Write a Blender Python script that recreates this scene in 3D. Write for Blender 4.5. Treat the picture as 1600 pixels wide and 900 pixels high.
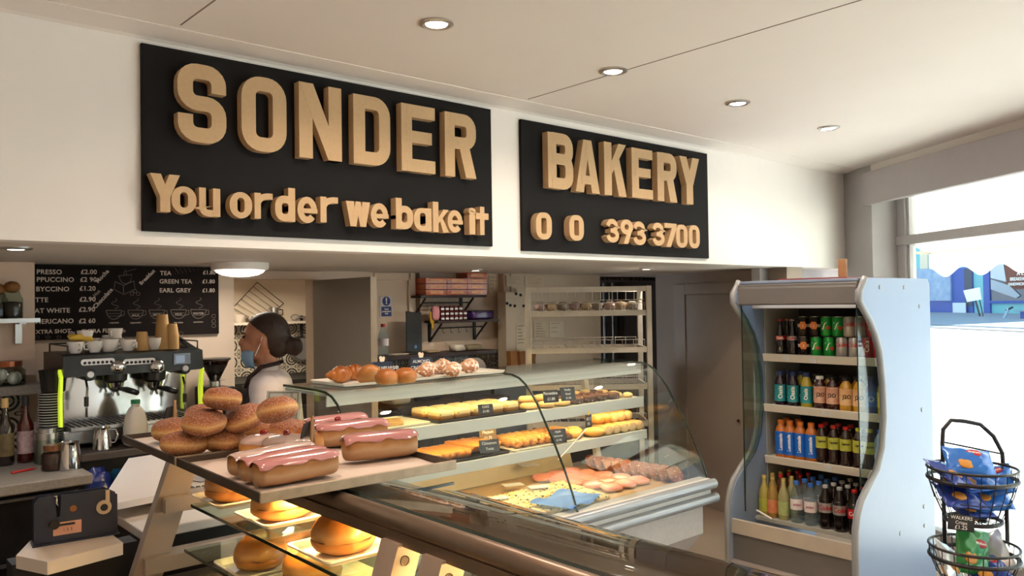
import bpy, bmesh, math, random
import numpy as np
from mathutils import Vector, Matrix
random.seed(7)
for o in list(bpy.data.objects): bpy.data.objects.remove(o)
SC = bpy.context.scene
COL = SC.collection
PI = math.pi
# ------------------------------------------------------------------ camera
FPX, EYE = 1265.0, 1.75
YAW, PITCH, ROLL = [math.radians(a) for a in (48.5, 1.0, -0.85)]
_f = np.array([math.cos(YAW), math.sin(YAW), 0]); _r = np.array([math.sin(YAW), -math.cos(YAW), 0]); _u = np.array([0, 0, 1.0])
_f2 = _f*math.cos(PITCH)+_u*math.sin(PITCH); _u2 = -_f*math.sin(PITCH)+_u*math.cos(PITCH)
_r3 = _r*math.cos(ROLL)+_u2*math.sin(ROLL); _u3 = -_r*math.sin(ROLL)+_u2*math.cos(ROLL)
EYEP = np.array([0, 0, EYE])
def ray(x, y): return _f2+_r3*(x-800)/FPX-_u3*(y-450)/FPX
def onZ(x, y, z): d = ray(x, y); return EYEP+d*(z-EYE)/d[2]
def onY(x, y, Y): d = ray(x, y); return EYEP+d*Y/d[1]
def onX(x, y, X): d = ray(x, y); return EYEP+d*X/d[0]
def onD(x, y, D): return EYEP+ray(x, y)*D
def onP(x, y, P, n):
    d = ray(x, y); return EYEP+d*(np.dot(np.array(P)-EYEP, n)/np.dot(d, n))
cam = bpy.data.cameras.new('camera'); camo = bpy.data.objects.new('camera', cam); COL.objects.link(camo)
camo.matrix_world = Matrix(((_r3[0], _u3[0], -_f2[0], 0), (_r3[1], _u3[1], -_f2[1], 0), (_r3[2], _u3[2], -_f2[2], EYE), (0, 0, 0, 1)))
cam.sensor_width = 36; cam.lens = FPX/1600*36; cam.clip_start = 0.02; cam.clip_end = 300
SC.camera = camo
# ------------------------------------------------------------------ world, sun, exposure
SC.view_settings.view_transform = 'Standard'; SC.view_settings.look = 'None'
SC.view_settings.exposure = 0.18; SC.view_settings.gamma = 1; SC.view_settings.use_curve_mapping = False
SKY_STRENGTH = 2.1
wd = bpy.data.worlds.new('sky'); SC.world = wd; wd.use_nodes = True
nt = wd.node_tree; bg = nt.nodes['Background']
tc = nt.nodes.new('ShaderNodeTexCoord'); sep = nt.nodes.new('ShaderNodeSeparateXYZ'); cr = nt.nodes.new('ShaderNodeValToRGB')
nt.links.new(tc.outputs['Generated'], sep.inputs[0]); nt.links.new(sep.outputs['Z'], cr.inputs[0]); nt.links.new(cr.outputs[0], bg.inputs[0])
cr.color_ramp.elements[0].color = (0.80, 0.90, 1, 1); cr.color_ramp.elements[0].position = 0.0
cr.color_ramp.elements[1].color = (0.55, 0.74, 1, 1); cr.color_ramp.elements[1].position = 0.9
bg.inputs[1].default_value = SKY_STRENGTH
SC.cycles.max_bounces = 14; SC.cycles.diffuse_bounces = 7; SC.cycles.transparent_max_bounces = 24
sun = bpy.data.lights.new('sun', 'SUN'); suno = bpy.data.objects.new('sun', sun); COL.objects.link(suno)
sun.energy = 24; sun.angle = 0.01; sun.color = (1, 0.96, 0.9)
suno.rotation_euler = Vector((-0.38, 0.50, -0.90)).to_track_quat('-Z', 'Y').to_euler()
SPOT_W, SOFFIT_W, ROUND_W = 8.5, 3.5, 4.0
CASE_EMIT, COOLER_EMIT = 150.0, 42.0
WARM = (1.0, 0.80, 0.62)
# ------------------------------------------------------------------ helpers
def lin(h):
    h = h.lstrip('#'); v = [int(h[i:i+2], 16)/255 for i in (0, 2, 4)]
    return tuple(c/12.92 if c <= .04045 else ((c+.055)/1.055)**2.4 for c in v)+(1,)
MATS = {}
def pm(name, hexc, rough=.5, metal=0, var=.08, vs=12, bump=0, bs=60, emit=0, coat=0, spec=None, alpha=None, sub=0, hex2=None):
    """plain procedural material: noise-varied colour, optional bump"""
    if name in MATS: return MATS[name]
    m = bpy.data.materials.new(name); m.use_nodes = True; n = m.node_tree.nodes; l = m.node_tree.links; p = n['Principled BSDF']
    c = lin(hexc); t = n.new('ShaderNodeTexCoord'); no = n.new('ShaderNodeTexNoise'); no.inputs['Scale'].default_value = vs; no.inputs['Detail'].default_value = 3
    l.new(t.outputs['Object'], no.inputs['Vector'])
    mx = n.new('ShaderNodeMix'); mx.data_type = 'RGBA'
    c2 = lin(hex2) if hex2 else tuple(max(0, v*(1-2*var)) for v in c[:3])+(1,)
    c1 = c if hex2 else tuple(min(1, v*(1+var)) for v in c[:3])+(1,)
    mx.inputs['A'].default_value = c1; mx.inputs['B'].default_value = c2
    l.new(no.outputs['Fac'], mx.inputs['Factor']); l.new(mx.outputs['Result'], p.inputs['Base Color'])
    p.inputs['Roughness'].default_value = rough; p.inputs['Metallic'].default_value = metal
    if coat: p.inputs['Coat Weight'].default_value = coat; p.inputs['Coat Roughness'].default_value = .08
    if spec is not None: p.inputs['Specular IOR Level'].default_value = spec
    if sub: p.inputs['Subsurface Weight'].default_value = sub; p.inputs['Subsurface Radius'].default_value = (.02, .01, .006); p.inputs['Subsurface Scale'].default_value = .5
    if emit:
        p.inputs['Emission Color'].default_value = c; p.inputs['Emission Strength'].default_value = emit
    if bump:
        b = n.new('ShaderNodeBump'); b.inputs['Strength'].default_value = bump; b.inputs['Distance'].default_value = .01
        n2 = n.new('ShaderNodeTexNoise'); n2.inputs['Scale'].default_value = bs; l.new(t.outputs['Object'], n2.inputs['Vector'])
        l.new(n2.outputs['Fac'], b.inputs['Height']); l.new(b.outputs[0], p.inputs['Normal'])
    MATS[name] = m; return m
def glassm(name, tint='#eef6f2', ior=1.45, rough=0.0, solid=0.0, solidhex='#ffffff'):
    """thin clear pane: Fresnel mix of see-through and mirror"""
    if name in MATS: return MATS[name]
    m = bpy.data.materials.new(name); m.use_nodes = True; n = m.node_tree.nodes; l = m.node_tree.links; n.remove(n['Principled BSDF']); out = n['Material Output']
    tr = n.new('ShaderNodeBsdfTransparent'); tr.inputs[0].default_value = lin(tint)
    gl = n.new('ShaderNodeBsdfGlossy'); gl.inputs['Roughness'].default_value = rough
    lw = n.new('ShaderNodeLayerWeight'); lw.inputs[0].default_value = .5; r0 = ((ior-1)/(ior+1))**2
    pw = n.new('ShaderNodeMath'); pw.operation = 'POWER'; pw.inputs[1].default_value = 5; l.new(lw.outputs['Facing'], pw.inputs[0])
    fr = n.new('ShaderNodeMath'); fr.operation = 'MULTIPLY_ADD'; fr.inputs[1].default_value = 1-r0; fr.inputs[2].default_value = r0; l.new(pw.outputs[0], fr.inputs[0])
    mx = n.new('ShaderNodeMixShader'); l.new(fr.outputs[0], mx.inputs[0]); l.new(tr.outputs[0], mx.inputs[1]); l.new(gl.outputs[0], mx.inputs[2])
    last = mx
    if solid:
        df = n.new('ShaderNodeBsdfDiffuse'); no = n.new('ShaderNodeTexNoise'); no.inputs['Scale'].default_value = 30
        df.inputs[0].default_value = lin(solidhex); m2 = n.new('ShaderNodeMixShader'); m2.inputs[0].default_value = solid
        l.new(mx.outputs[0], m2.inputs[1]); l.new(df.outputs[0], m2.inputs[2]); last = m2
    l.new(last.outputs[0], out.inputs[0]); MATS[name] = m; return m
def bread(name, stops, rough=.55, nscale=18, namt=.12, sugar=0, bump=.25, coat=0, axis='Z', speck=None):
    """baked crust: colour bands by height within the piece, mottled by noise, optional sugar grains"""
    if name in MATS: return MATS[name]
    m = bpy.data.materials.new(name); m.use_nodes = True; n = m.node_tree.nodes; l = m.node_tree.links; p = n['Principled BSDF']
    t = n.new('ShaderNodeTexCoord'); s = n.new('ShaderNodeSeparateXYZ'); l.new(t.outputs['Generated'], s.inputs[0])
    oi = n.new('ShaderNodeObjectInfo'); no = n.new('ShaderNodeTexNoise'); no.noise_dimensions = '4D'; no.inputs['Scale'].default_value = nscale; no.inputs['Detail'].default_value = 5
    l.new(t.outputs['Object'], no.inputs['Vector']); mw = n.new('ShaderNodeMath'); mw.operation = 'MULTIPLY'; mw.inputs[1].default_value = 37; l.new(oi.outputs['Random'], mw.inputs[0]); l.new(mw.outputs[0], no.inputs['W'])
    a = n.new('ShaderNodeMath'); a.operation = 'MULTIPLY_ADD'; a.inputs[1].default_value = namt*2; l.new(no.outputs['Fac'], a.inputs[0]); l.new(s.outputs[axis], a.inputs[2])
    b = n.new('ShaderNodeMath'); b.operation = 'SUBTRACT'; b.inputs[1].default_value = namt; l.new(a.outputs[0], b.inputs[0])
    cr = n.new('ShaderNodeValToRGB'); l.new(b.outputs[0], cr.inputs[0]); e = cr.color_ramp.elements
    while len(e) < len(stops): e.new(.5)
    for i, (q, h) in enumerate(stops): e[i].position = q; e[i].color = lin(h)
    colr = cr.outputs[0]
    def over(scale, lo, hi, hx, amount):
        nonlocal colr
        n2 = n.new('ShaderNodeTexNoise'); n2.inputs['Scale'].default_value = scale; n2.inputs['Detail'].default_value = 4; l.new(t.outputs['Object'], n2.inputs['Vector'])
        r2 = n.new('ShaderNodeValToRGB'); r2.color_ramp.elements[0].position = lo; r2.color_ramp.elements[1].position = hi; r2.color_ramp.elements[1].color = (amount,)*3+(1,)
        l.new(n2.outputs['Fac'], r2.inputs[0]); mx = n.new('ShaderNodeMix'); mx.data_type = 'RGBA'; l.new(r2.outputs[0], mx.inputs['Factor']); l.new(colr, mx.inputs['A']); mx.inputs['B'].default_value = lin(hx); colr = mx.outputs['Result']
    if sugar: over(330, .48, .68, '#dcc9ba', sugar)
    if speck: over(speck[0], speck[1], speck[1]+.05, speck[2], 1)
    l.new(colr, p.inputs['Base Color']); p.inputs['Roughness'].default_value = rough
    if coat: p.inputs['Coat Weight'].default_value = coat
    if bump:
        bp = n.new('ShaderNodeBump'); bp.inputs['Strength'].default_value = bump; bp.inputs['Distance'].default_value = .004; l.new(no.outputs['Fac'], bp.inputs['Height']); l.new(bp.outputs[0], p.inputs['Normal'])
    MATS[name] = m; return m
def tilem(name, s=.13, c1='#b9b1a2', c2='#1d1c1c', axes='XZ', rough=.35):
    """patterned encaustic tiles with rings, petals and grout"""
    if name in MATS: return MATS[name]
    m = bpy.data.materials.new(name); m.use_nodes = True; n = m.node_tree.nodes; l = m.node_tree.links; p = n['Principled BSDF']
    t = n.new('ShaderNodeTexCoord'); sp = n.new('ShaderNodeSeparateXYZ'); l.new(t.outputs['Object'], sp.inputs[0])
    def M(op, a, b=None, c=None):
        q = n.new('ShaderNodeMath'); q.operation = op
        for i, v in enumerate((a, b, c)):
            if v is None: continue
            if isinstance(v, (int, float)): q.inputs[i].default_value = v
            else: l.new(v, q.inputs[i])
        return q.outputs[0]
    U = M('SUBTRACT', M('FRACT', M('DIVIDE', sp.outputs[axes[0]], s)), .5); V = M('SUBTRACT', M('FRACT', M('DIVIDE', sp.outputs[axes[1]], s)), .5)
    r = M('SQRT', M('ADD', M('MULTIPLY', U, U), M('MULTIPLY', V, V)))
    au = M('SUBTRACT', .5, M('ABSOLUTE', U)); av = M('SUBTRACT', .5, M('ABSOLUTE', V))
    rc = M('SQRT', M('ADD', M('MULTIPLY', au, au), M('MULTIPLY', av, av)))
    th = M('ARCTAN2', V, U); pet = M('MULTIPLY_ADD', M('COSINE', M('MULTIPLY', th, 4)), .09, .17)
    d1 = M('LESS_THAN', M('ABSOLUTE', M('SUBTRACT', rc, .36)), .045)
    d2 = M('LESS_THAN', M('ABSOLUTE', M('SUBTRACT', rc, .20)), .04)
    d3 = M('LESS_THAN', M('ABSOLUTE', M('SUBTRACT', r, pet)), .035)
    d4 = M('LESS_THAN', r, .05); d5 = M('LESS_THAN', rc, .07)
    g = M('LESS_THAN', M('MINIMUM', au, av), .012)
    k = M('MAXIMUM', M('MAXIMUM', d1, d2), M('MAXIMUM', d3, M('MAXIMUM', d4, d5)))
    mx = n.new('ShaderNodeMix'); mx.data_type = 'RGBA'; l.new(k, mx.inputs['Factor']); mx.inputs['A'].default_value = lin(c1); mx.inputs['B'].default_value = lin(c2)
    m2 = n.new('ShaderNodeMix'); m2.data_type = 'RGBA'; l.new(g, m2.inputs['Factor']); l.new(mx.outputs['Result'], m2.inputs['A']); m2.inputs['B'].default_value = lin('#8d867b')
    l.new(m2.outputs['Result'], p.inputs['Base Color']); p.inputs['Roughness'].default_value = rough
    MATS[name] = m; return m

class B:
    """collects shapes into one mesh"""
    def __init__(s): s.v = []; s.f = []; s.mi = []; s.cur = 0
    def add(s, vs, fs):
        k = len(s.v); s.v += [tuple(map(float, q)) for q in vs]; s.f += [tuple(k+i for i in f) for f in fs]; s.mi += [s.cur]*len(fs); return s
    def box(s, c, d, bev=0, rz=0, ry=0, rx=0):
        bm = bmesh.new(); bmesh.ops.create_cube(bm, size=1)
        for v in bm.verts: v.co = Vector((v.co.x*d[0], v.co.y*d[1], v.co.z*d[2]))
        if bev: bmesh.ops.bevel(bm, geom=bm.edges[:], offset=min(bev, min(d)*.49), segments=2, affect='EDGES', profile=.5)
        return s._bm(bm, Matrix.Translation(c) @ Matrix.Rotation(rz, 4, 'Z') @ Matrix.Rotation(ry, 4, 'Y') @ Matrix.Rotation(rx, 4, 'X'))
    def bb(s, a, b, bev=0):
        return s.box([(a[i]+b[i])/2 for i in range(3)], [abs(b[i]-a[i]) for i in range(3)], bev)
    def _bm(s, bm, mat):
        bm.verts.ensure_lookup_table(); bm.verts.index_update()
        s.add([mat @ v.co for v in bm.verts], [[q.index for q in f.verts] for f in bm.faces]); bm.free(); return s
    def lathe(s, prof, seg=24, c=(0, 0, 0), M=None, cap=True):
        vs = []; fs = []; n = len(prof)
        for r, z in prof:
            for i in range(seg):
                a = 2*PI*i/seg; vs.append(Vector((r*math.cos(a), r*math.sin(a), z)))
        for j in range(n-1):
            for i in range(seg): fs.append((j*seg+i, j*seg+(i+1) % seg, (j+1)*seg+(i+1) % seg, (j+1)*seg+i))
        if cap:
            if prof[0][0] > 1e-5: fs.append(tuple(range(seg-1, -1, -1)))
            if prof[-1][0] > 1e-5: fs.append(tuple((n-1)*seg+i for i in range(seg)))
        T = Matrix.Translation(c) @ (M or Matrix.Identity(4)); return s.add([T @ v for v in vs], fs)
    def cyl(s, p0, p1, r0, r1=None, seg=16):
        p0 = Vector(p0); p1 = Vector(p1); d = p1-p0; r1 = r0 if r1 is None else r1
        return s.lathe([(r0, 0), (r1, d.length)], seg, p0, d.to_track_quat('Z', 'Y').to_matrix().to_4x4())
    def tube(s, pts, r, seg=8, closed=False):
        pts = [Vector(p) for p in pts]; n = len(pts); vs = []; fs = []; up = None
        for i, p in enumerate(pts):
            t = (pts[(i+1) % n]-pts[i-1]) if closed else (pts[min(i+1, n-1)]-pts[max(i-1, 0)])
            t.normalize()
            if up is None: up = t.orthogonal().normalized()
            up = (up-t*up.dot(t)); up = up.normalized() if up.length > 1e-6 else t.orthogonal().normalized(); w = t.cross(up)
            rr = r[i] if isinstance(r, (list, tuple)) else r
            for k in range(seg):
                a = 2*PI*k/seg; vs.append(p+(up*math.cos(a)+w*math.sin(a))*rr)
        for i in range(n if closed else n-1):
            j = (i+1) % n
            for k in range(seg): fs.append((i*seg+k, i*seg+(k+1) % seg, j*seg+(k+1) % seg, j*seg+k))
        if not closed: fs += [tuple(range(seg-1, -1, -1)), tuple((n-1)*seg+k for k in range(seg))]
        return s.add(vs, fs)
    def prism(s, poly, a, b, axis='y'):
        """2-D outline extruded from a to b along an axis"""
        f = {'y': lambda p, t: (p[0], t, p[1]), 'x': lambda p, t: (t, p[0], p[1]), 'z': lambda p, t: (p[0], p[1], t)}[axis]; n = len(poly)
        vs = [f(p, a) for p in poly]+[f(p, b) for p in poly]
        fs = [tuple(range(n)), tuple(range(2*n-1, n-1, -1))]+[(i, i+n, (i+1) % n+n, (i+1) % n) for i in range(n)]
        return s.add(vs, fs)
    def strip(s, prof, a, b, th, axis='x'):
        """open 2-D profile given a thickness and extruded along an axis"""
        P = [Vector(p) for p in prof]; L = []; R = []
        for i, p in enumerate(P):
            t = (P[min(i+1, len(P)-1)]-P[max(i-1, 0)]).normalized(); q = Vector((-t.y, t.x))*th/2; L.append(p+q); R.append(p-q)
        k = len(P)
        f = {'y': lambda p, t: (p[0], t, p[1]), 'x': lambda p, t: (t, p[0], p[1])}[axis]
        vs = [f(p, a) for p in L]+[f(p, a) for p in R]+[f(p, b) for p in L]+[f(p, b) for p in R]; fs = []
        for i in range(k-1):
            fs += [(i, i+1, 2*k+i+1, 2*k+i), (k+i, 3*k+i, 3*k+i+1, k+i+1), (i, k+i, k+i+1, i+1), (2*k+i, 2*k+i+1, 3*k+i+1, 3*k+i)]
        fs += [(0, 2*k, 3*k, k), (k-1, 2*k-1, 4*k-1, 3*k-1)]
        return s.add(vs, fs)
    def blob(s, a, b, c, at=(0, 0, 0), p=2.0, flat=None, amp=0, seed=0, nu=24, nv=14, M=None, fz=None):
        """superellipsoid a,b,c with lumpy noise; flat = lowest z kept (fraction of c)"""
        rnd = random.Random(seed); ph = [(rnd.uniform(1, 3.5), rnd.uniform(1, 3.5), rnd.uniform(0, 6), rnd.uniform(0, 6)) for _ in range(4)]
        T = Matrix.Translation(at) @ (M or Matrix.Identity(4)); vs = []; fs = []
        sg = lambda v, e: math.copysign(abs(v)**e, v)
        for j in range(nv+1):
            ph_ = -PI/2+PI*j/nv
            for i in range(nu):
                th = 2*PI*i/nu; e = 2/p
                x = sg(math.cos(ph_), e)*sg(math.cos(th), e); y = sg(math.cos(ph_), e)*sg(math.sin(th), e); z = sg(math.sin(ph_), e)
                k = 1+amp*sum(math.sin(q[0]*3*x+q[2])*math.cos(q[1]*3*y+q[3]+z*2) for q in ph)/2
                z2 = z*k
                if flat is not None: z2 = max(z2, flat)
                if fz: z2 = fz(x, y, z2)
                vs.append(T @ Vector((x*a*k, y*b*k, z2*c)))
        for j in range(nv):
            for i in range(nu): fs.append((j*nu+i, j*nu+(i+1) % nu, (j+1)*nu+(i+1) % nu, (j+1)*nu+i))
        return s.add(vs, fs)
    def stroke(s, pts, t, y0, y1, closed=False):
        """flat-ended thick pen stroke in the XZ plane, extruded from y0 to y1"""
        P = [Vector(p) for p in pts]; n = len(P); L = []; R = []
        for i, p in enumerate(P):
            if closed: a = (p-P[i-1]).normalized(); b = (P[(i+1) % n]-p).normalized()
            else: a = (p-P[i-1]).normalized() if i else (P[1]-p).normalized(); b = (P[i+1]-p).normalized() if i < n-1 else a
            na = Vector((-a.y, a.x)); nb = Vector((-b.y, b.x)); m = (na+nb); m = m/max(.35, m.dot(na)) if m.length > 1e-6 else na
            L.append(p+m*t/2); R.append(p-m*t/2)
        vs = [(q.x, y0, q.y) for q in L]+[(q.x, y0, q.y) for q in R]+[(q.x, y1, q.y) for q in L]+[(q.x, y1, q.y) for q in R]; fs = []
        for i in range(n if closed else n-1):
            j = (i+1) % n; fs += [(i, j, n+j, n+i), (2*n+i, 3*n+i, 3*n+j, 2*n+j), (i, 2*n+i, 2*n+j, j), (n+i, n+j, 3*n+j, 3*n+i)]
        if not closed: fs += [(0, n, 3*n, 2*n), (n-1, 3*n-1, 4*n-1, 2*n-1)]
        return s.add(vs, fs)
    def build(s, name, m, parent=None, loc=(0, 0, 0), rot=(0, 0, 0), smooth=False, fix=True):
        me = bpy.data.meshes.new(name); me.from_pydata(s.v, [], s.f); me.update()
        if fix:
            bm = bmesh.new(); bm.from_mesh(me); bmesh.ops.recalc_face_normals(bm, faces=bm.faces[:]); bm.to_mesh(me); bm.free()
        for q in (m if isinstance(m, (list, tuple)) else [m]): me.materials.append(q)
        for p, k in zip(me.polygons, s.mi): p.material_index = k
        if smooth:
            for p in me.polygons: p.use_smooth = True
            if smooth != 'all':
                me.set_sharp_from_angle(angle=math.radians(smooth if smooth > 1 else 40))
        o = bpy.data.objects.new(name, me); COL.objects.link(o); o.parent = parent; o.location = loc; o.rotation_euler = rot
        return o
def tag(o, label=None, cat=None, group=None, kind=None):
    for k, v in (('label', label), ('category', cat), ('group', group), ('kind', kind)):
        if v: o[k] = v
    return o
def thing(name, label, cat, loc=(0, 0, 0), rz=0, group=None, rot=None):
    o = bpy.data.objects.new(name, None); COL.objects.link(o); o.location = loc; o.rotation_euler = rot or (0, 0, rz); o.empty_display_size = .02
    return tag(o, label, cat, group)
def struct(o): o['kind'] = 'structure'; return o
KIDS = {}
def clone(o, loc=None, rot=None, label=None, group=None, parent=None, scale=None, hide=()):
    """copy of a thing with copies of its parts and sub-parts (mesh data shared)"""
    if not KIDS.get('ok'): pass
    c = o.copy(); COL.objects.link(c)
    if parent is not None: c.parent = parent
    for ch in [x for x in o.children]: clone(ch, parent=c)
    if loc is not None: c.location = loc
    if rot is not None: c.rotation_euler = rot
    if scale is not None: c.scale = (scale,)*3 if isinstance(scale, (int, float)) else scale
    if label: c['label'] = label
    if group: c['group'] = group
    return c
def textmesh(body, size, ext=.0006, offset=0, align='CENTER', shear=0, space=1.0, line=1.0):
    cu = bpy.data.curves.new('writing', 'FONT'); cu.body = body; cu.size = size; cu.extrude = ext; cu.offset = offset; cu.align_x = align; cu.align_y = 'CENTER'; cu.resolution_u = 3
    cu.shear = shear; cu.space_character = space; cu.space_line = line
    o = bpy.data.objects.new('writing', cu); COL.objects.link(o); dg = bpy.context.evaluated_depsgraph_get(); me = bpy.data.meshes.new_from_object(o.evaluated_get(dg))
    bpy.data.objects.remove(o); bpy.data.curves.remove(cu); return me
def text(body, size, m, loc, rot=(PI/2, 0, 0), parent=None, name='writing', **k):
    me = textmesh(body, size, **k); me.materials.clear(); me.materials.append(m)
    o = bpy.data.objects.new(name, me); COL.objects.link(o); o.location = loc; o.rotation_euler = rot; o.parent = parent; return o
def wraptext(body, size, R, z, ang, m, parent, up=False, **k):
    """lettering wrapped round an upright cylinder of radius R; up = reads upward"""
    me = textmesh(body, size, ext=.0003, **k); me.materials.clear(); me.materials.append(m)
    for v in me.vertices:
        x, y, h = v.co
        if up: x, y = -y, x
        a = ang+x/R; rr = R+h+.0004; v.co = (rr*math.cos(a), rr*math.sin(a), z+y)
    o = bpy.data.objects.new('lettering', me); COL.objects.link(o); o.parent = parent; return o
def arc(cx, cy, r, a0, a1, n=6, ry=None):
    ry = r if ry is None else ry
    return [(cx+r*math.cos(math.radians(a0+(a1-a0)*i/n)), cy+ry*math.sin(math.radians(a0+(a1-a0)*i/n))) for i in range(n+1)]
def rrect(x0, y0, x1, y1, r, n=4):
    return arc(x1-r, y1-r, r, 0, 90, n)+arc(x0+r, y1-r, r, 90, 180, n)+arc(x0+r, y0+r, r, 180, 270, n)+arc(x1-r, y0+r, r, 270, 360, n)
def V3(p, **k):
    q = [float(p[0]), float(p[1]), float(p[2])]
    for a, v in k.items(): q['xyz'.index(a)] = v
    return tuple(q)
# ------------------------------------------------------------------ the room shell
YS, SOF, CEIL = 3.10, 1.98, 2.752
m_white = pm('wall paint white', '#ece7e2', .75, var=.03, vs=3, bump=.05, bs=25)
m_ceil = pm('ceiling paint', '#e9e2dc', .8, var=.025, vs=2)
m_cream = pm('wall paint cream', '#cdb9a6', .7, var=.05, vs=4)
m_taupe = pm('wall paint taupe', '#9a8b7e', .6, var=.05, vs=4)
m_taupe2 = pm('door paint taupe', '#9c8e82', .5, var=.04, vs=5)
m_floor = pm('floor boards warm brown', '#a08c7a', .5, var=.1, vs=3)
m_gap = pm('ceiling joint', '#8f8279', .9)
m_grey = pm('window paint grey', '#b4b1b2', .5, var=.04)
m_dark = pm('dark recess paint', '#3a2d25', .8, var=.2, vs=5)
glass = glassm('window glass', '#f4faf8')
WP = np.array([6.33, 3.10, 0]); WD = np.array([.5635, .826, 0]); WN = np.array([.826, -.5635, 0])
WROT = math.atan2(-.826, -.5635)
def onW(x, y, off=0): return onP(x, y, WP+WN*off, WN)
def wt(q): return float(-(np.array(q)-WP).dot(WD))
struct(B().prism([(-1.5, -2.5), (2.6, -2.5), (6.9, 3.3), (6.9, 7.2), (-1.5, 7.2)], -.1, 0, 'z').build('floor', m_floor))
struct(B().prism([(-1.5, -2.5), (2.5, -2.5), (6.36, 3.12), (-1.5, 3.12)], CEIL, CEIL+.08, 'z').build('ceiling', m_ceil))
struct(B().bb((-1.5, YS, SOF), (6.45, YS+.12, CEIL+.05)).build('wall_front', m_white))
struct(B().bb((-1.5, YS+.121, SOF), (6.9, 7.2, SOF+.1)).build('ceiling_soffit', pm('soffit paint', '#d8cfc6', .75, var=.03)))
g = B()
for p, q in (((282.5, 39), (336, 0)), ((825, 155), (1345, 0))):
    a = onZ(*p, CEIL); b = onZ(*q, CEIL); d = (b-a)/np.linalg.norm(b-a); b = b+d*1.5; n = np.array([-d[1], d[0], 0])*.0022
    g.prism([tuple((a-n)[:2]), tuple((a+n)[:2]), tuple((b+n)[:2]), tuple((b-n)[:2])], CEIL-.0015, CEIL+.001, 'z')
struct(g.build('trim_1', m_gap))
# cove where the bulkhead meets the ceiling
struct(B().strip([(3.1, 2.735), (3.08, 2.742), (2.95, 2.7505)], -1.5, 6.3, .003, 'x').build('trim_2', m_ceil))
struct(B().bb((-1.6, -2.5, 0), (-1.5, 7.2, CEIL+.05)).build('wall_left', m_white))
struct(B().bb((-1.6, -2.6, 0), (2.6, -2.5, CEIL+.05)).build('wall_rear', m_white))
# ---- back of the serving area
XP = float(onY(54, 410, 4.53)[0])
struct(B().bb((-1.5, 4.53, 1.43), (XP, 4.615, SOF)).build('wall_pier', pm('wall paint pink cream', '#d9c0ab', .7, var=.04)))
struct(B().bb((-1.5, 4.65, 0), (1.93, 4.75, SOF)).build('wall_back', m_cream))
tile = tilem('patterned tiles')
struct(B().bb((-1.5, 4.635, .9), (.86, 4.65, 1.43)).build('trim_3', tile))
YD = 4.95
xa, xb = float(onY(358, 437, YD)[0]), float(onY(488, 437, YD)[0]); zt = float(onY(420, 436.5, YD)[2])
xe = float(onY(646, 426, YD)[0])
w = B(); w.bb((1.80, YD, 0), (xa, YD+.1, SOF)); w.bb((xb, YD, 0), (xe, YD+.1, SOF)); w.bb((xa, YD, zt), (xb, YD+.1, SOF)); w.bb((1.85, 4.74, 0), (1.93, YD, SOF))
struct(w.build('wall_doorway', m_cream))
t = B()
for x0, x1, z0, z1 in ((xa-.075, xa, 0, zt+.05), (xb, xb+.03, 0, zt), (xa-.075, xb+.05, zt, zt+.055)): t.bb((x0, YD-.02, z0), (x1, YD, z1), .004)
x3, x4 = float(onY(583, 440, YD)[0]), float(onY(640, 440, YD)[0])
for x0, x1, z0, z1 in ((x4-.02, x4+.04, 0, zt+.055), (x3, x4, zt, zt+.055)): t.bb((x0, YD-.02, z0), (x1, YD, z1), .004)
struct(t.build('trim_4', m_cream))
# kitchen behind the doorway
struct(B().bb((1.2, 6.35, 0), (4.2, 6.45, SOF+.05)).build('wall_kitchen', pm('kitchen wall paint', '#e6d9c6', .7, var=.03)))
zk = float(onY(420, 503, 6.34)[2])
struct(B().bb((1.2, 6.335, .6), (4.2, 6.35, zk)).build('trim_5', tile))
struct(B().bb((1.1, 4.95, 0), (1.2, 6.45, SOF+.05)).build('wall_kitchen_side', m_cream))
# shelf wall, notice wall, recess behind the rack
YB = 4.97
xs0 = float(onY(656, 430, YB)[0]); xs1 = float(onY(782, 430, YB)[0])
struct(B().bb((xe, YB+.08, 0), (xs0, YB+.2, SOF)).bb((xs0, YB, 0), (xs1+.1, YB+.2, SOF)).build('wall_shelves', m_cream))
struct(B().bb((xs0, YB-.012, .9), (xs1-.05, YB, 1.37)).bb((float(onY(587, 556, YD)[0]), YD-.012, .9), (xe, YD, 1.37)).build('trim_6', tilem('patterned tiles dark', .11, '#6d6860', '#17161a')))
struct(B().bb((xs1-.02, YB-.06, 0), (xs1+.05, YB, SOF)).build('trim_7', pm('post paint pinkish', '#c5ab97', .6)))
YN = 4.9
xn1 = float(onY(938, 470, YN)[0])
struct(B().bb((xs1+.05, YN, 0), (xn1, YN+.1, SOF)).build('wall_notices', pm('wall paint oatmeal', '#bfae9a', .7, var=.04)))
struct(B().bb((xn1-.1, 6.6, 0), (9.0, 6.7, SOF+.1)).bb((6.75, 3.2, 0), (6.85, 6.7, SOF+.1)).build('wall_far', m_dark))
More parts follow.
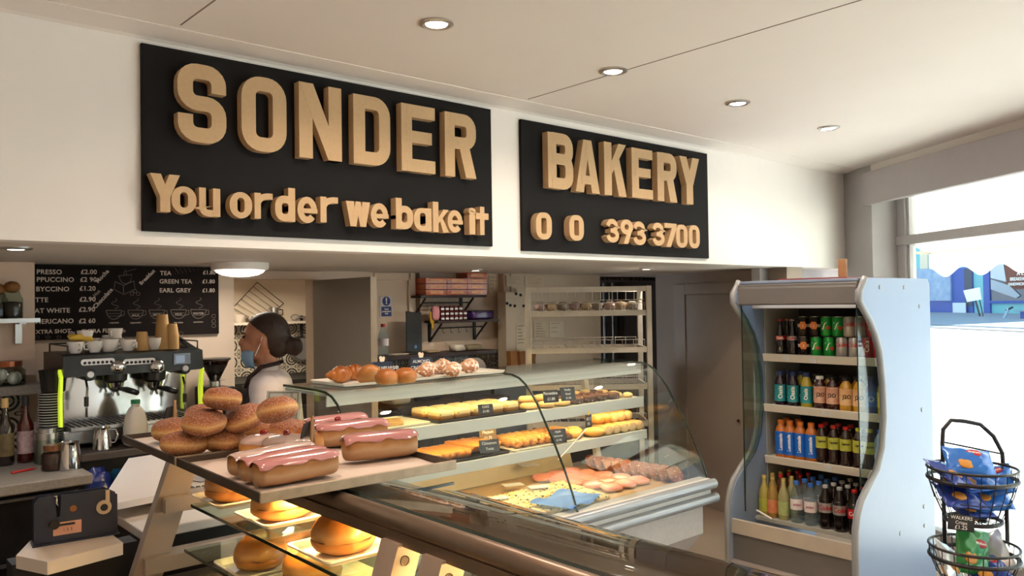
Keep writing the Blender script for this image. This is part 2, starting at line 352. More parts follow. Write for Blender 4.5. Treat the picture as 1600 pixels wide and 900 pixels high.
# taupe side wall with its door
TA = onZ(1024, 430, SOF); TB = onZ(1232, 417, SOF); td = (TB-TA)/np.linalg.norm(TB-TA); tn = np.array([td[1], -td[0], 0]); tn = tn if tn.dot(-TA) > 0 else -tn
TB2 = TA+td*1.70
def twall(x, y): return onP(x, y, TA, tn)
def tquad(s0, s1, th0, th1):
    c = [TA+td*s0-tn*th0, TA+td*s1-tn*th0, TA+td*s1-tn*th1, TA+td*s0-tn*th1]; return [tuple(p[:2]) for p in c]
tlen = float(np.linalg.norm((TB-TA)[:2]))
struct(B().prism(tquad(0, tlen-.02, 0, .15), 0, SOF, 'z').build('wall_right', m_taupe))
def ts(x, y): return float((twall(x, y)-TA).dot(td))
s0, s1 = ts(1056, 470), ts(1073, 470); zf, zd = float(twall(1056, 445)[2]), float(twall(1074, 461)[2])
dr = B(); dr.prism(tquad(s0, s1-.004, -.022, -.001), 0, zf, 'z'); dr.prism(tquad(s1, tlen-.03, -.022, -.001), zd+.004, zf, 'z'); dr.prism(tquad(s1, tlen-.03, -.012, -.001), 0, zd, 'z')
do = struct(dr.build('door_1', m_taupe2))
hp = twall(1158, 657)+tn*.03
B().blob(.012, .012, .012, V3(hp)).build('door_knob', pm('dark bronze', '#3b2a20', .4, .6), do, smooth='all')
struct(B().bb((float(TB[0])-.05, 3.33, 0), (6.9, 3.4, SOF)).build('wall_recess', pm('recess paint pale grey', '#b9b8ba', .7)))
# ---- shop window wall, built in its own frame (t along the wall, outward)
def wobj(b, name, m, parent=None): return b.build(name, m, parent, tuple(WP), (0, 0, WROT))
t0, rev = .39, .20
tw = 6.9
struct(wobj(B().bb((0, 0, 0), (t0, .3, CEIL+.05)), 'wall_window', pm('pillar paint', '#aca8a8', .6, var=.05, vs=6)))
struct(wobj(B().bb((t0, .0, 2.69), (tw, .3, CEIL+.05)), 'wall_lintel', m_ceil))
struct(wobj(B().bb((t0-.02, -.06, 2.444), (tw, .0, 2.689), .004), 'trim_8', pm('pelmet paint', '#a8a2a3', .55, var=.03)))
struct(wobj(B().bb((t0, .001, 2.66), (tw, .3, 2.689)), 'trim_9', m_grey))
fr = B()
for a, b in ((t0, t0+.10), (2.70, 2.82), (4.75, 4.87), (tw-.1, tw)): fr.bb((a, rev, 0), (b, rev+.08, 2.66), .006)
fr.bb((t0, rev-.01, 2.135), (tw, rev+.09, 2.205), .006); fr.bb((t0, rev, 2.60), (tw, rev+.08, 2.66)); fr.bb((t0, rev, 0), (tw, rev+.08, .09), .006)
fr.bb((t0+.1, rev+.02, 2.205), (t0+.125, rev+.07, 2.6)); fr.bb((t0+.1, rev+.02, 0.09), (t0+.125, rev+.07, 2.135))
win = struct(wobj(fr, 'window_1', m_grey))
gp = B()
for a, b in ((t0+.12, 2.70), (2.82, 4.75), (4.87, tw-.1)):
    for z0, z1 in ((.09, 2.135), (2.205, 2.6)): gp.bb((a, rev+.04, z0), (b, rev+.046, z1))
gp.build('window_pane', glass, win)
# lamps in the shop ceiling, plus added unseen fill lamps
m_chrome = pm('brushed steel', '#c9c6c2', .28, 1, var=.05, vs=40)
m_lamp = pm('lamp lens', '#fff0d6', .4, emit=14, var=0)
m_white_plastic = pm('white plastic', '#ece8e4', .35, var=.02)
def area(name, parent, loc, size, power, color, spread=150, shape='DISK', rot=(0, 0, 0), sy=None):
    l = bpy.data.lights.new(name, 'AREA'); l.shape = shape; l.size = size; l.energy = power; l.color = color; l.spread = math.radians(spread)
    if sy: l.size_y = sy
    o = bpy.data.objects.new(name, l); COL.objects.link(o); o.parent = parent; o.location = loc; o.rotation_euler = rot; return o
def downlight(loc, label, group, r, power, color, lens):
    t = thing('downlight', label, 'ceiling light', loc, 0, group)
    B().lathe([(r*.62, .004), (r*.62, -.004), (r*.8, -.011), (r, -.006), (r, .0)], 28, cap=False).build('bezel', m_chrome, t, smooth=50)
    B().lathe([(0, -.0105), (r*.45, -.010), (r*.62, -.006), (r*.62, .004)], 24).build('lens', lens, t)
    area('downlight_glow', t, (0, 0, -.014), r*1.1, power, color)
    return t
for i, (x, y) in enumerate([(682, 36), (958, 110), (1153, 160), (1295, 199)]):
    q = onZ(x, y, CEIL)
    downlight(V3(q, z=CEIL-.0005), ['lit recessed spotlight above the first big letters, largest in its row', 'lit recessed spotlight touching the long ceiling joint', 'lit recessed spotlight third along the row from the big sign letters', 'lit recessed spotlight nearest the shop window corner'][i], 'spotlights in a row along the shop ceiling', .062, SPOT_W, (1, .80, .64), m_lamp)
for x, y in ((.15, 1.0), (1.9, .6), (3.0, .7), (.72, 1.6), (.3, -.9), (1.8, -1.2)):
    l = area('shop_fill_lamp', None, (x, y, CEIL-.02), .1, SPOT_W*.5, (1, .66, .50))  # added fill lights out of view, no fixtures modelled
for i, (x, y) in enumerate([(25, 386), (743, 421), (1010, 419)]):
    q = onZ(x, y, SOF)
    downlight(V3(q, z=SOF-.0005), ['bluish white spotlight in the lowered ceiling over the corked jars', 'small lit spotlight in the lowered ceiling above the orange boxes', 'small lit spotlight in the lowered ceiling before the tray rack'][i], 'spotlights in the lowered ceiling', .055, SOFFIT_W, [(.8, .87, 1), (1, .85, .68), (1, .88, .74)][i], m_lamp)
q = onZ(375, 411, SOF)
rl = thing('round_ceiling_light', 'big round flush ceiling light glowing white beside the chalk menu', 'ceiling light', V3(q, z=SOF-.0005))
rr = .148
B().lathe([(rr, 0), (rr, -.028), (rr*.97, -.036), (rr*.86, -.040), (rr*.86, -.0)], 40, cap=False).build('housing', m_white_plastic, rl, smooth=40)
B().lathe([(rr*.86, -.036), (rr*.80, -.05), (rr*.6, -.064), (rr*.3, -.072), (0, -.074)], 40).build('diffuser', pm('lit diffuser', '#fff6e8', .4, emit=9, var=0), rl, smooth='all')
area('round_ceiling_light_glow', rl, (0, 0, -.085), .26, ROUND_W, (1, .9, .76), 170)
kl = area('kitchen_fill_lamp', None, (2.6, 5.6, SOF-.03), .3, 14, (1, .84, .62), 170)  # unseen light added to brighten the kitchen
# ------------------------------------------------------------------ the two signs
m_board = pm('sign board black', '#121011', .7, var=.1, vs=30, spec=.2)
m_mdf = pm('raw fibreboard', '#c2a27a', .75, var=.06, vs=60, bump=.05, bs=300)
LT = .042; YF = YS-.02-LT
def letter(ch, w, h, tx, tz):
    """stroke drawings of the cut-out letters in a w x h box; tx upright stroke width, tz bar height"""
    b = []; a = tx/2; e = tz/2; tm = (tx+tz)/2
    R = min(w, h)
    def S(p, t=None, c=False): b.append((p, t or tx, c))
    def ring(x0, y0, x1, y1, r): # flat-sided ring
        return ('ring', x0, y0, x1, y1, r)
    if ch in 'O0': b.append(ring(0, 0, w, h, w*.42))
    elif ch == 'D': b.append(('ringD', 0, 0, w, h, w*.42))
    elif ch == 'S':
        r = w*.40; mid = h/2
        o1 = [(w, h*.66)]+[(w, h-r)]+arc(w-r, h-r, r, 0, 90, 5)+arc(r, h-r, r, 90, 180, 5)+arc(r, mid-e+r, r, 180, 270, 5)
        S_path = [(w-a, h*.65), (w-a, h-r)]+arc(w-r, h-r, r-a, 0, 90, 5, r-e)[1:]+arc(r, h-r, r-a, 90, 180, 5, r-e)+arc(r, mid+r-e, r-a, 180, 270, 5, r-e)+arc(w-r, mid-r+e, r-a, 90, 0, 5, r-e)+arc(w-r, r, r-a, 0, -90, 5, r-e)+arc(r, r, r-a, 270, 180, 5, r-e)+[(a, h*.35)]
        S(S_path, tm)
    elif ch == 'N':
        S([(a, 0), (a, h)]); S([(w-a, 0), (w-a, h)]); b.append(('poly', [(0, h), (tx*1.05, h), (w, 0), (w-tx*1.05, 0)]))
    elif ch == 'E':
        S([(a, 0), (a, h)])
        for z in (e, h-e): S([(a, z), (w, z)], tz)
        S([(a, h*.52), (w*.9, h*.52)], tz*.95)
    elif ch in 'RPB':
        S([(a, 0), (a, h)]); zb = h*.44
        r = w*.38
        S([(a, h-e)]+arc(w-r, h-r, r-a, 90, 0, 5, r-e)+arc(w-r, zb+r, r-a, 0, -90, 5, r-e)+[(a, zb+e)], tm)
        if ch == 'R': b.append(('poly', [(w*.42, zb+tz*.6), (w*.42+tx*1.05, zb+tz*.6), (w, 0), (w-tx*1.1, 0)]))
        if ch == 'B': S([(a, zb+e)]+arc(w-r, zb+tz-r, r-a, 90, 0, 5, r-e)+arc(w-r, r, r-a, 0, -90, 5, r-e)+[(a, e)], tm)
    elif ch == 'A':
        b.append(('poly', [(0, 0), (tx, 0), (w*.5+tx*.28, h), (w*.5-tx*.5, h)])); b.append(('poly', [(w, 0), (w-tx, 0), (w*.5-tx*.28, h), (w*.5+tx*.5, h)]))
        S([(w*.25, h*.24), (w*.75, h*.24)], tz*.85)
    elif ch == 'K':
        S([(a, 0), (a, h)]); b.append(('poly', [(tx*.9, h*.38), (tx*.9, h*.62), (w-tx*1.05, h), (w, h)])); b.append(('poly', [(w*.38, h*.62), (w*.38+tx*.75, h*.80), (w, 0), (w-tx*1.1, 0)]))
    elif ch == 'Y':
        S([(w/2, 0), (w/2, h*.5)]); b.append(('poly', [(0, h), (tx*1.05, h), (w/2+a, h*.40), (w/2-a, h*.40)])); b.append(('poly', [(w, h), (w-tx*1.05, h), (w/2-a, h*.40), (w/2+a, h*.40)]))
    elif ch == '3':
        t = tm*.92; q = t/2; ry1 = h*.25+q*.5; ry = ry1-q
        S([(q*.9, h*.70)]+arc(w*.46, h-ry1, w*.46-q, 165, 0, 9, ry)+arc(w*.46, h-ry1, w*.46-q, 0, -80, 5, ry), t)
        S(arc(w*.5, ry1, w*.5-q, 80, 0, 5, ry)+arc(w*.5, ry1, w*.5-q, 0, -165, 9, ry)[1:]+[(q*.9, h*.30)], t)
        S([(w*.32, h*.5), (w*.62, h*.5)], t*.8)
    elif ch == '9':
        b.append(('ring', 0, h*.38, w, h, w*.48)); b.append(('poly', [(w-tx, h*.70), (w, h*.70), (w*.58, 0), (w*.58-tx*1.05, 0)]))
    elif ch == '7':
        S([(0, h-e), (w, h-e)], tz); b.append(('poly', [(w-tx*1.2, h-tz), (w, h-tz), (w*.5, 0), (w*.12, 0)]))
    elif ch in 'oe':
        rx, rz = w/2-a, h/2-e
        if ch == 'o': b.append(('ring', 0, 0, w, h, w*.5))
        else:
            S(arc(w/2, h/2, rx, -42, 0, 3, rz)[0:1] and arc(w/2, h/2, rx, 5, 320, 18, rz), tm*.95); S([(tx*.6, h*.47), (w-.0, h*.47)], tz*.8)
    elif ch == 'u':
        r = w*.42; S([(a, h), (a, r)]+arc(r, r, r-a, 180, 270, 5, r-e)+[(w-tx, e)], tm); S([(w-a, 0), (w-a, h)])
    elif ch == 'r':
        S([(a, 0), (a, h)]); S([(a, h*.52)]+arc(w*.78, h*.55, w*.78-a, 170, 95, 5, h*.45-e)+[(w, h-e)], tm)
    elif ch in 'db':
        xh = h*.76; k = -1 if ch == 'd' else 1; X = (lambda v: w-v) if ch == 'd' else (lambda v: v)
        S([(X(a), 0), (X(a), h)]); b.append(('ring', 0, 0, w, xh, w*.46))
    elif ch == 'a':
        S([(w-a, 0), (w-a, h)]); b.append(('ring', 0, 0, w, h, w*.46))
    elif ch == 'w':
        for p in ([(0, h), (tx*.95, h), (w*.42, 0), (w*.18, 0)], [(w*.42, 0), (w*.18, 0), (w*.40, h), (w*.60, h)], [(w*.40, h), (w*.60, h), (w*.82, 0), (w*.58, 0)], [(w*.58, 0), (w*.82, 0), (w, h), (w-tx*.95, h)]): b.append(('poly', p))
    elif ch == 'k':
        S([(a, 0), (a, h)]); b.append(('poly', [(tx*.9, h*.26), (tx*.9, h*.46), (w-tx*1.0, h*.76), (w, h*.76)])); b.append(('poly', [(w*.42, h*.40), (w*.52, h*.56), (w, 0), (w-tx*1.1, 0)]))
    elif ch == 'i':
        S([(w/2, 0), (w/2, h*.76)], w*.86); S(arc(w/2, h*.89, w*.26, 0, 340, 9, h*.06), w*.5, True)
    elif ch == 't':
        S([(w/2, 0), (w/2, h)], tx); S([(0, h*.66), (w, h*.66)], tz)
    return b
def make_letter(ch, parent, x0, x1, z0, z1, tx, tz):
    w, h = x1-x0, z1-z0; b = B()
    for k, it in enumerate(letter(ch, w, h, tx, tz)):
        dy = -.0004*k
        if it[0] == 'ring' or it[0] == 'ringD':
            _, ax, ay, bx, by, r = it; rz = min(r, (by-ay)/2)
            def rr_(x0, y0, x1, y1, rx, ry, d=False):
                L = (lambda cx, cy, a0, a1: arc(cx, cy, rx, a0, a1, 6, ry))
                left = [(x0, y1), (x0, y0)] if d else L(x0+rx, y1-ry, 90, 180)+L(x0+rx, y0+ry, 180, 270)
                return L(x1-rx, y1-ry, 0, 90)+left+L(x1-rx, y0+ry, 270, 360)
            o = rr_(ax, ay, bx, by, r, min(r*1.05, (by-ay)/2), it[0] == 'ringD'); ir = max(r-tx, w*.05)
            i = rr_(ax+tx, ay+tz, bx-tx, by-tz, min(ir*1.0+.0001, (bx-ax-2*tx)/2), min(max(ir, .004), (by-ay-2*tz)/2), it[0] == 'ringD')
            n = len(o); vs = [(p[0], dy, p[1]) for p in o]+[(p[0], dy, p[1]) for p in i]+[(p[0], LT, p[1]) for p in o]+[(p[0], LT, p[1]) for p in i]; fs = []
            for q in range(n):
                j = (q+1) % n; fs += [(q, j, n+j, n+q), (q, 2*n+q, 2*n+j, j), (n+q, n+j, 3*n+j, 3*n+q), (2*n+q, 3*n+q, 3*n+j, 2*n+j)]
            b.add(vs, fs)
        elif it[0] == 'poly': b.prism(it[1], dy, LT, 'y')
        else: b.stroke(it[0], it[1], dy, LT, it[2])
    return b.build('letter', m_mdf, parent, (x0, 0, z0))
def sign(name, label, x0, x1, z0, z1, rows, tilt=0):
    t = thing(name, label, 'sign', (x0, YF, z0), rot=(0, -tilt, 0))
    B().bb((0, LT, 0), (x1-x0, LT+.0195, z1-z0), .002).build('board', m_board, t)
    for items, fx, fz in rows:
        for ch, px0, px1, py0, py1 in items:
            a = onY(px0, py1, YF); c = onY(px1, py0, YF); mz0 = onY((px0+px1)/2, py1, YF)[2]; mz1 = onY((px0+px1)/2, py0, YF)[2]
            ca, sa = math.cos(-tilt), math.sin(-tilt)
            X0, X1 = a[0]-x0, c[0]-x0
            dz = -(X0+X1)/2*math.sin(tilt)*1.0
            make_letter(ch, t, X0, X1, mz0-z0-dz*0+ (X0+X1)/2*math.tan(-tilt)*-1*0, mz1-z0, (X1-X0)*fx, (mz1-mz0)*fz)
    return t
A = onY(221, 62, YS-.02); A2 = onY(219, 357, YS-.02); A3 = onY(767, 174, YS-.02); A4 = onY(767, 387.5, YS-.02)
sign('bakery_sign', 'big black sign board with large cut-out letters and a slogan below', A[0], A3[0], (A2[2]+A4[2])/2, (A[2]+A3[2])/2, [
    ([('S', 278, 353, 101, 223), ('O', 378, 447, 121, 237), ('N', 468, 533, 133, 249), ('D', 553, 609, 151, 258), ('E', 628, 679, 165, 269), ('R', 696, 743, 178, 277)], .31, .19),
    ([('Y', 235, 281, 272, 331), ('o', 268, 307, 291, 334), ('u', 311, 344, 294, 338), ('o', 359, 394, 300, 341), ('r', 398, 426, 302, 342), ('d', 430, 461, 293, 346), ('e', 464, 496, 308, 348), ('r', 501, 528, 308, 348), ('w', 541, 578, 315, 354), ('e', 579, 607, 318, 355), ('b', 619, 645, 310, 358), ('a', 647, 674, 325, 361), ('k', 677, 701, 316, 363), ('e', 699, 723, 329, 363), ('i', 733, 743, 326, 366), ('t', 744, 763, 323, 367)], .34, .22)])
A = onY(814, 186, YS-.02); A2 = onY(813, 391.5, YS-.02); A3 = onY(1105, 240, YS-.02); A4 = onY(1103, 403.5, YS-.02)
sign('phone_sign', 'smaller black sign board with a telephone number under its top word', A[0], A3[0], (A2[2]+A4[2])/2, (A[2]+A3[2])/2, [
    ([('B', 857, 895, 209, 295), ('A', 900, 936, 219, 301), ('K', 945, 978, 224, 306), ('E', 988, 1019, 233, 310), ('R', 1028, 1057, 240, 315), ('Y', 1063, 1092, 246, 319)], .33, .19),
    ([('0', 838, 862, 332, 374), ('0', 890, 912, 336, 376), ('3', 948, 967, 342, 379), ('9', 970, 989, 343, 381), ('3', 990, 1009, 346, 383), ('3', 1020, 1038, 348, 384), ('7', 1039, 1057, 349, 386), ('0', 1057, 1074, 351, 387), ('0', 1077, 1093, 352, 388)], .33, .2)])
# ------------------------------------------------------------------ chalk menu
YM = 4.645
a = onY(20, 411, YM); b = onY(340, 521, YM)
m_slate = pm('blackboard', '#150d0b', .8, var=.15, vs=20, spec=.2); m_chalk = pm('chalk', '#cbbcb0', .9, var=.1); m_chalk2 = pm('faint chalk', '#8d8077', .9)
menu = thing('chalk_menu', 'long black chalkboard drinks menu above the coffee machine', 'menu board', (0, 0, 0))
B().bb((a[0], YM-.02, b[2]), (b[0], YM, SOF-.004)).build('slate', m_slate, menu)
yc = YM-.0215
def chalk(s, x, y, size, al='LEFT', rot=0, m=None, off=.0006):
    q = onY(x, y, yc); text(s, size, m or m_chalk, V3(q, y=yc), (PI/2, rot, 0), menu, 'chalk_writing', align=al, ext=.0003, offset=off, space=1.05)
for s, x, y in (('PRESSO', 57, 425), ('PPUCCINO', 57, 437), ('BYCCINO', 56, 452), ('TTE', 55, 469), ('AT WHITE', 54, 486), ('MERICANO', 55, 503), ('XTRA SHOT', 56, 519)): chalk(s, x, y, .033 if y < 510 else .028)
chalk('50p', 106, 520, .022); chalk('EXTRA FLAVOR', 128, 518, .028); chalk('50p', 188, 517, .018, m=m_chalk2)
for s, x, y in (('£2.00', 126, 425), ('£2 90', 125, 437), ('£1.20', 124, 451), ('£2.90', 124, 468), ('£2.90', 123, 484), ('£2 60', 123, 502)): chalk(s, x, y, .033)
for s, x, y in (('TEA', 250, 427), ('GREEN TEA', 249, 440), ('EARL GREY', 249, 454)): chalk(s, x, y, .033)
for s, x, y in (('£1.80', 317, 426), ('£1.80', 316, 440), ('£1.80', 316, 454)): chalk(s, x, y, .031)
chalk('Mocha', 151, 441, .03, rot=-.85); chalk('Hot', 147, 463, .024, rot=-.85, m=m_chalk2); chalk('Chocolate', 147, 481, .03, rot=-.85); chalk('Breakfast', 219, 444, .027, rot=-.8)
ln = B()
def P(x, y): return V3(onY(x, y, yc))
def line(pts, r=.0011): ln.tube([P(*p) for p in pts], r, 5)
for cx in (178, 212, 245, 279, 310):
    ln = B()
    y0 = 485-(cx-178)*.01
    line([(cx-12, y0)]+[(cx+12*math.cos(t), y0+14*math.sin(t)) for t in np.linspace(PI*.95, .15, 9)]+[(cx+12, y0), (cx-12, y0)])
    line([(cx+12, y0+1), (cx+16, y0+1), (cx+16, y0+7), (cx+10, y0+9)])
    line([(cx+1, y0-2)]+[(cx+1+(7-4*k/12)*math.sin(k*.75), y0-3-k*1.3) for k in range(1, 13)], .0008)
    line([(cx-8, y0+9), (cx+8, y0+9)], .0007); line([(cx-9, y0+5), (cx+9, y0+5)], .0007); line([(cx-8, y0+20), (cx+7, y0+20)], .0009); ln.build('chalk_cup', m_chalk2, menu)
ln = B()
line([(185, 431), (206, 429), (204, 440), (197, 444), (190, 441), (185, 431)]); line([(180, 440), (178, 452), (193, 460), (211, 452), (209, 439)]); line([(180, 440), (193, 446), (209, 439)]); line([(193, 446), (193, 458)])
line([(193, 429), (196, 421), (198, 429)]); line([(198, 424), (206, 422), (213, 420)], .0008)
ln.build('chalk_coffee_mill', m_chalk2, menu); ln = B()
for k in range(3): line([(206+k*5+3*math.cos(t), 459-(k == 1)*4+2.6*math.sin(t)) for t in np.linspace(0, 6.3, 10)], .0008)
for k in range(6): line([(273+k*7, 418), (280+k*6, 428-k)], .0007)
for k in range(4): line([(58+k*17+3.5*math.cos(t), 527+2.3*math.sin(t)) for t in np.linspace(0, 6.3, 9)], .0008)
for x, y in ((216, 522), (228, 522), (283, 521), (334, 494), (334, 502), (334, 509)): line([(x+3*math.cos(t), y+3*math.sin(t)) for t in np.linspace(0, 6.3, 10)], .0008)
ln.build('chalk_scribbles', m_chalk2, menu)
for s, x, y in (('MILK', 279, 491), ('MILK', 245, 492), ('MILK', 212, 493), ('WATER', 310, 490), ('espresso', 179, 504), ('cappuccino', 212, 504), ('latte', 246, 504), ('flat white', 279, 504), ('americano', 310, 503)): chalk(s, x, y, .017 if y < 500 else .012, 'CENTER', m=m_chalk2)
# ------------------------------------------------------------------ the display case the trays stand on
m_bronze = pm('case rail metal', '#8d7a69', .32, .85, var=.06, vs=30)
m_frame = pm('case frame paint', '#a29284', .4, var=.04)
m_case = pm('case panel beige', '#c9b494', .5, var=.05)
m_edge = pm('glass edge green', '#26352d', .2, var=.1)
m_cglass = glassm('case glass', '#e2dfd8', 2.1)
m_shelfglass = glassm('shelf glass', '#e6efe6', 1.45)
m_tube = pm('yellow lamp tube', '#ffd890', .4, emit=CASE_EMIT, var=0)
ZR = 1.325; Y0C, Y1C = -.25, 2.60
RX = float((onZ(465, 768, ZR)[0]+onZ(895, 898, ZR)[0])/2)
case = thing('display_case', 'low glass display case of filled rolls under the bun trays', 'display case', (0, 0, 0))
SL = .34
sx = lambda z: RX-.02-SL*(ZR-z)
b = B(); b.tube([(RX, Y0C, ZR), (RX, Y1C, ZR)], .021, 16); b.bb((RX-.021, Y0C, ZR-.035), (RX+.02, Y1C, ZR-.012)); b.build('top_rail', m_bronze, case, smooth=50)
# top glass: nearly flat, then curving down on the customer side
prof = [(RX+.035, ZR+.012), (RX+.12, ZR+.004), (RX+.23, ZR-.013), (RX+.33, ZR-.034)]
px, pz = prof[-1]; ang = -14
while pz > .86:
    ang = max(ang-(5.5 if ang > -70 else 1.2), -78); px += .028*math.cos(math.radians(ang)); pz += .028*math.sin(math.radians(ang)); prof.append((px, pz))
XF = px
m_reflect = pm('case reflection grey brown', '#a89a8c', .25, var=.03)  # brownish reflection in the top glass, put into a panel colour
def zat(x):
    for (a, c), (a2, c2) in zip(prof, prof[1:]):
        if a <= x <= a2: return c+(c2-c)*(x-a)/(a2-a)
b = B()
b.strip(prof, Y0C, 1.555, .006, 'y'); b.strip(prof[:3], 1.56, Y1C, .006, 'y'); b.prism([(RX+.34, .86)]+[(x, z) for x, z in prof[4:]]+[(XF-.01, .86)], 1.548, 1.554, 'y')
b.build('curved_glass', m_cglass, case, smooth=35)
fl = [(x, z-.009) for x, z in prof[:5]]
B().strip(fl, Y0C, 1.553, .004, 'y').strip(fl[:3], 1.561, Y1C, .004, 'y').build('top_panel', m_reflect, case, smooth=35)  # added panel under the glass, coloured like its reflections
B().strip([(RX+.024, ZR+.005), (RX+.034, ZR+.012)], Y0C, Y1C, .008, 'y').bb((RX+.035, 1.5545, ZR-.01), (RX+.30, 1.5605, ZR-.004)).build('glass_edge', m_edge, case)
B().bb((RX+.10, Y0C, .80), (XF+.02, Y1C, .86), .01).build('front_rail', m_bronze, case)
B().bb((sx(.5)-.02, Y0C, 0), (XF-.05, Y1C, .48), .01).bb((sx(.62), Y0C, .48), (XF-.03, Y1C, .80)).build('base', m_case, case)
# end frames and the sliding door stiles on the sloping serving side
def stile(yc, wy, dx, name, m, hole=False, zlo=.5, parent=case):
    b = B(); z1 = ZR-.03
    b.add([(sx(z)+x_, yc+dy, z) for x_ in (0, dx) for dy in (-wy/2, wy/2) for z in (zlo, z1)], [(0, 1, 3, 2), (4, 6, 7, 5), (0, 4, 5, 1), (2, 3, 7, 6), (0, 2, 6, 4), (1, 5, 7, 3)])
    o = b.build(name, m, parent)
    if hole:
        zc = ZR-.062
        B().lathe([(0, .0005), (.0075, .0005), (.0095, .002), (.010, -.001)], 20, (sx(zc)+dx*.42, yc-wy/2-.0004, zc), Matrix.Rotation(PI/2, 4, 'X'), cap=False).build('screw_cap', pm('screw cap brown', '#5a4a3c', .6), o)
    return o
stile(2.545, .035, .09, 'end_stile', m_frame)
for (xp, yp) in ((600, 835), (668, 866)):
    q = onX(xp+12, yp+8, RX-.045); stile(float(q[1])+.03, .06, .058, 'door_stile', m_frame, True)
Z1, Z2, Z3 = 1.185, 1.035, .82
b = B()
for z in (Z1-.03, Z2-.05, .9): b.bb((sx(z)+.02, 2.50, z-.02), (RX+.38, 2.585, z+.025))
b.build('end_rail', m_frame, case)
for z, w in ((Z1, .36), (Z2, .36)):
    xx = onZ(322, 799, Z1)[0] if z == Z1 else onZ(305, 868, Z2)[0]
    sh = B().bb((xx, .2, z-.008), (xx+w, 2.36 if z == Z1 else 2.45, z)).build('glass_shelf', m_shelfglass, case)
    B().bb((xx-.0015, .2, z-.008), (xx, 2.36 if z == Z1 else 2.45, z)).build('shelf_edge', m_edge, sh)
B().bb((sx(Z3)+.03, .0, Z3-.02), (XF-.05, 2.5, Z3)).build('deck', m_case, case)
B().bb((RX+.13, .0, Z3), (RX+.145, 2.5, Z2-.06)).build('inner_panel', m_case, case)
lb = B(); lb.bb((RX+.03, .2, ZR-.036), (RX+.13, 2.45, ZR-.031)); lb.build('lamp_housing', m_bronze, case)
B().cyl((RX+.105, .3, ZR-.044), (RX+.105, 2.4, ZR-.044), .006, seg=12).build('lamp_tube', m_tube, case)
for y_, p_ in ((2.30, 7), (1.92, 3), (1.62, 3), (1.2, 2)): area('case_fill_light', case, (RX+.085, y_, ZR-.05), .03, p_, (1, .60, .22), 170)  # added warm lights for an orange glow on end stile and rolls
# rolls on their little white plates
m_bap = bread('soft bap crust', [(.0, '#b37a3a'), (.25, '#c9924e'), (.40, '#b97a36'), (.62, '#a86424'), (1, '#96551e')], .4, 22, .16, coat=.2, bump=.4)
m_plate = pm('white plate plastic', '#e8e0d0', .35, var=.02)
m_fill = pm('roll filling', '#4a2612', .6, var=.4, vs=40)
def plate(name, label, cx, cy, z, wx, wy, rz, group):
    o = thing(name, label, 'plate', (cx, cy, z), rz, group)
    b = B(); b.prism(rrect(-wx/2+.012, -wy/2+.012, wx/2-.012, wy/2-.012, .012), 0, .003, 'z'); b.build('plate_base', m_plate, o)
    b = B(); lo = rrect(-wx/2+.012, -wy/2+.012, wx/2-.012, wy/2-.012, .012); hi = rrect(-wx/2, -wy/2, wx/2, wy/2, .014); hi2 = rrect(-wx/2-.006, -wy/2-.006, wx/2+.006, wy/2+.006, .016); n = len(lo)
    vs = [(p[0], p[1], .001) for p in lo]+[(p[0], p[1], .016) for p in hi]+[(p[0], p[1], .017) for p in hi2]+[(p[0], p[1], .013) for p in hi2]
    fs = [(k*n+i, k*n+(i+1) % n, (k+1)*n+(i+1) % n, (k+1)*n+i) for k in range(3) for i in range(n)]; b.add(vs, fs); b.build('plate_rim', m_plate, o, smooth=60)
    return o
def bap(label, cx, cy, z, r, h, rz, seed, group):
    o = thing('filled_roll', label, 'bread roll', (cx, cy, z), rz, group)
    B().blob(r, r*.92, h*.34, (0, 0, h*.30), 2.3, -.88, .03, seed, 28, 12).build('bottom_half', m_bap, o, smooth='all')
    B().blob(r*1.0, r*.93, h*.62, (-.002, 0, h*.40), 2.1, -.05, .03, seed+1, 28, 16, Matrix.Rotation(-.06, 4, 'Y')).build('top_half', m_bap, o, smooth='all')
    B().blob(r*1.008, r*.935, h*.035, (-.002, 0, h*.36), 2, None, .06, seed+2, 28, 6).build('filling', m_fill, o, smooth='all')
    return o
specs = [(358, 783, Z1, 'glazed filled roll on the far end plate of the upper glass shelf', 42), (432, 812, Z1, 'split filled roll on the middle plate of the upper glass shelf', 45), (527, 865, Z1, 'large split roll beside the sliding door stiles, upper glass shelf', 49),
         (397, 890, Z2, 'shiny split roll on the far plate of the lower glass shelf', 40), (478, 918, Z2, 'filled roll cut off by the picture edge, lower glass shelf', 46)]
for i, (x, y, z, lab, hw) in enumerate(specs):
    q = onZ(x, y, z+.006); dep = float((q-EYEP) @ _f2); r = hw*dep/FPX*1.08
    cx = float(q[0])+.028; cy = float(q[1])+.02
    plate('roll_plate', ['white plate at the far end of the upper glass shelf', 'white plate in the middle of the upper glass shelf', 'white plate by the sliding door stiles, upper glass shelf', 'white plate at the far end of the lower glass shelf', 'white plate cut off by the picture edge, lower glass shelf'][i], cx+.03, cy, z+.001, .24, .185, 0, 'white plates on the glass shelves')
    bap(lab, cx, cy, z+.0045, r, r*1.25, .3*i, 11*i, 'filled rolls in the low display case')
for i, (x, y) in enumerate([(470, 800), (590, 830)]):
    q = onZ(x, y, Z1); bap(['dark filled roll half hidden behind the middle upper plate', 'pale filled roll hidden behind the large split roll'][i], float(q[0])+.085, float(q[1])+.02, Z1+.001, .05, .075, i, 70+i, 'filled rolls in the low display case')
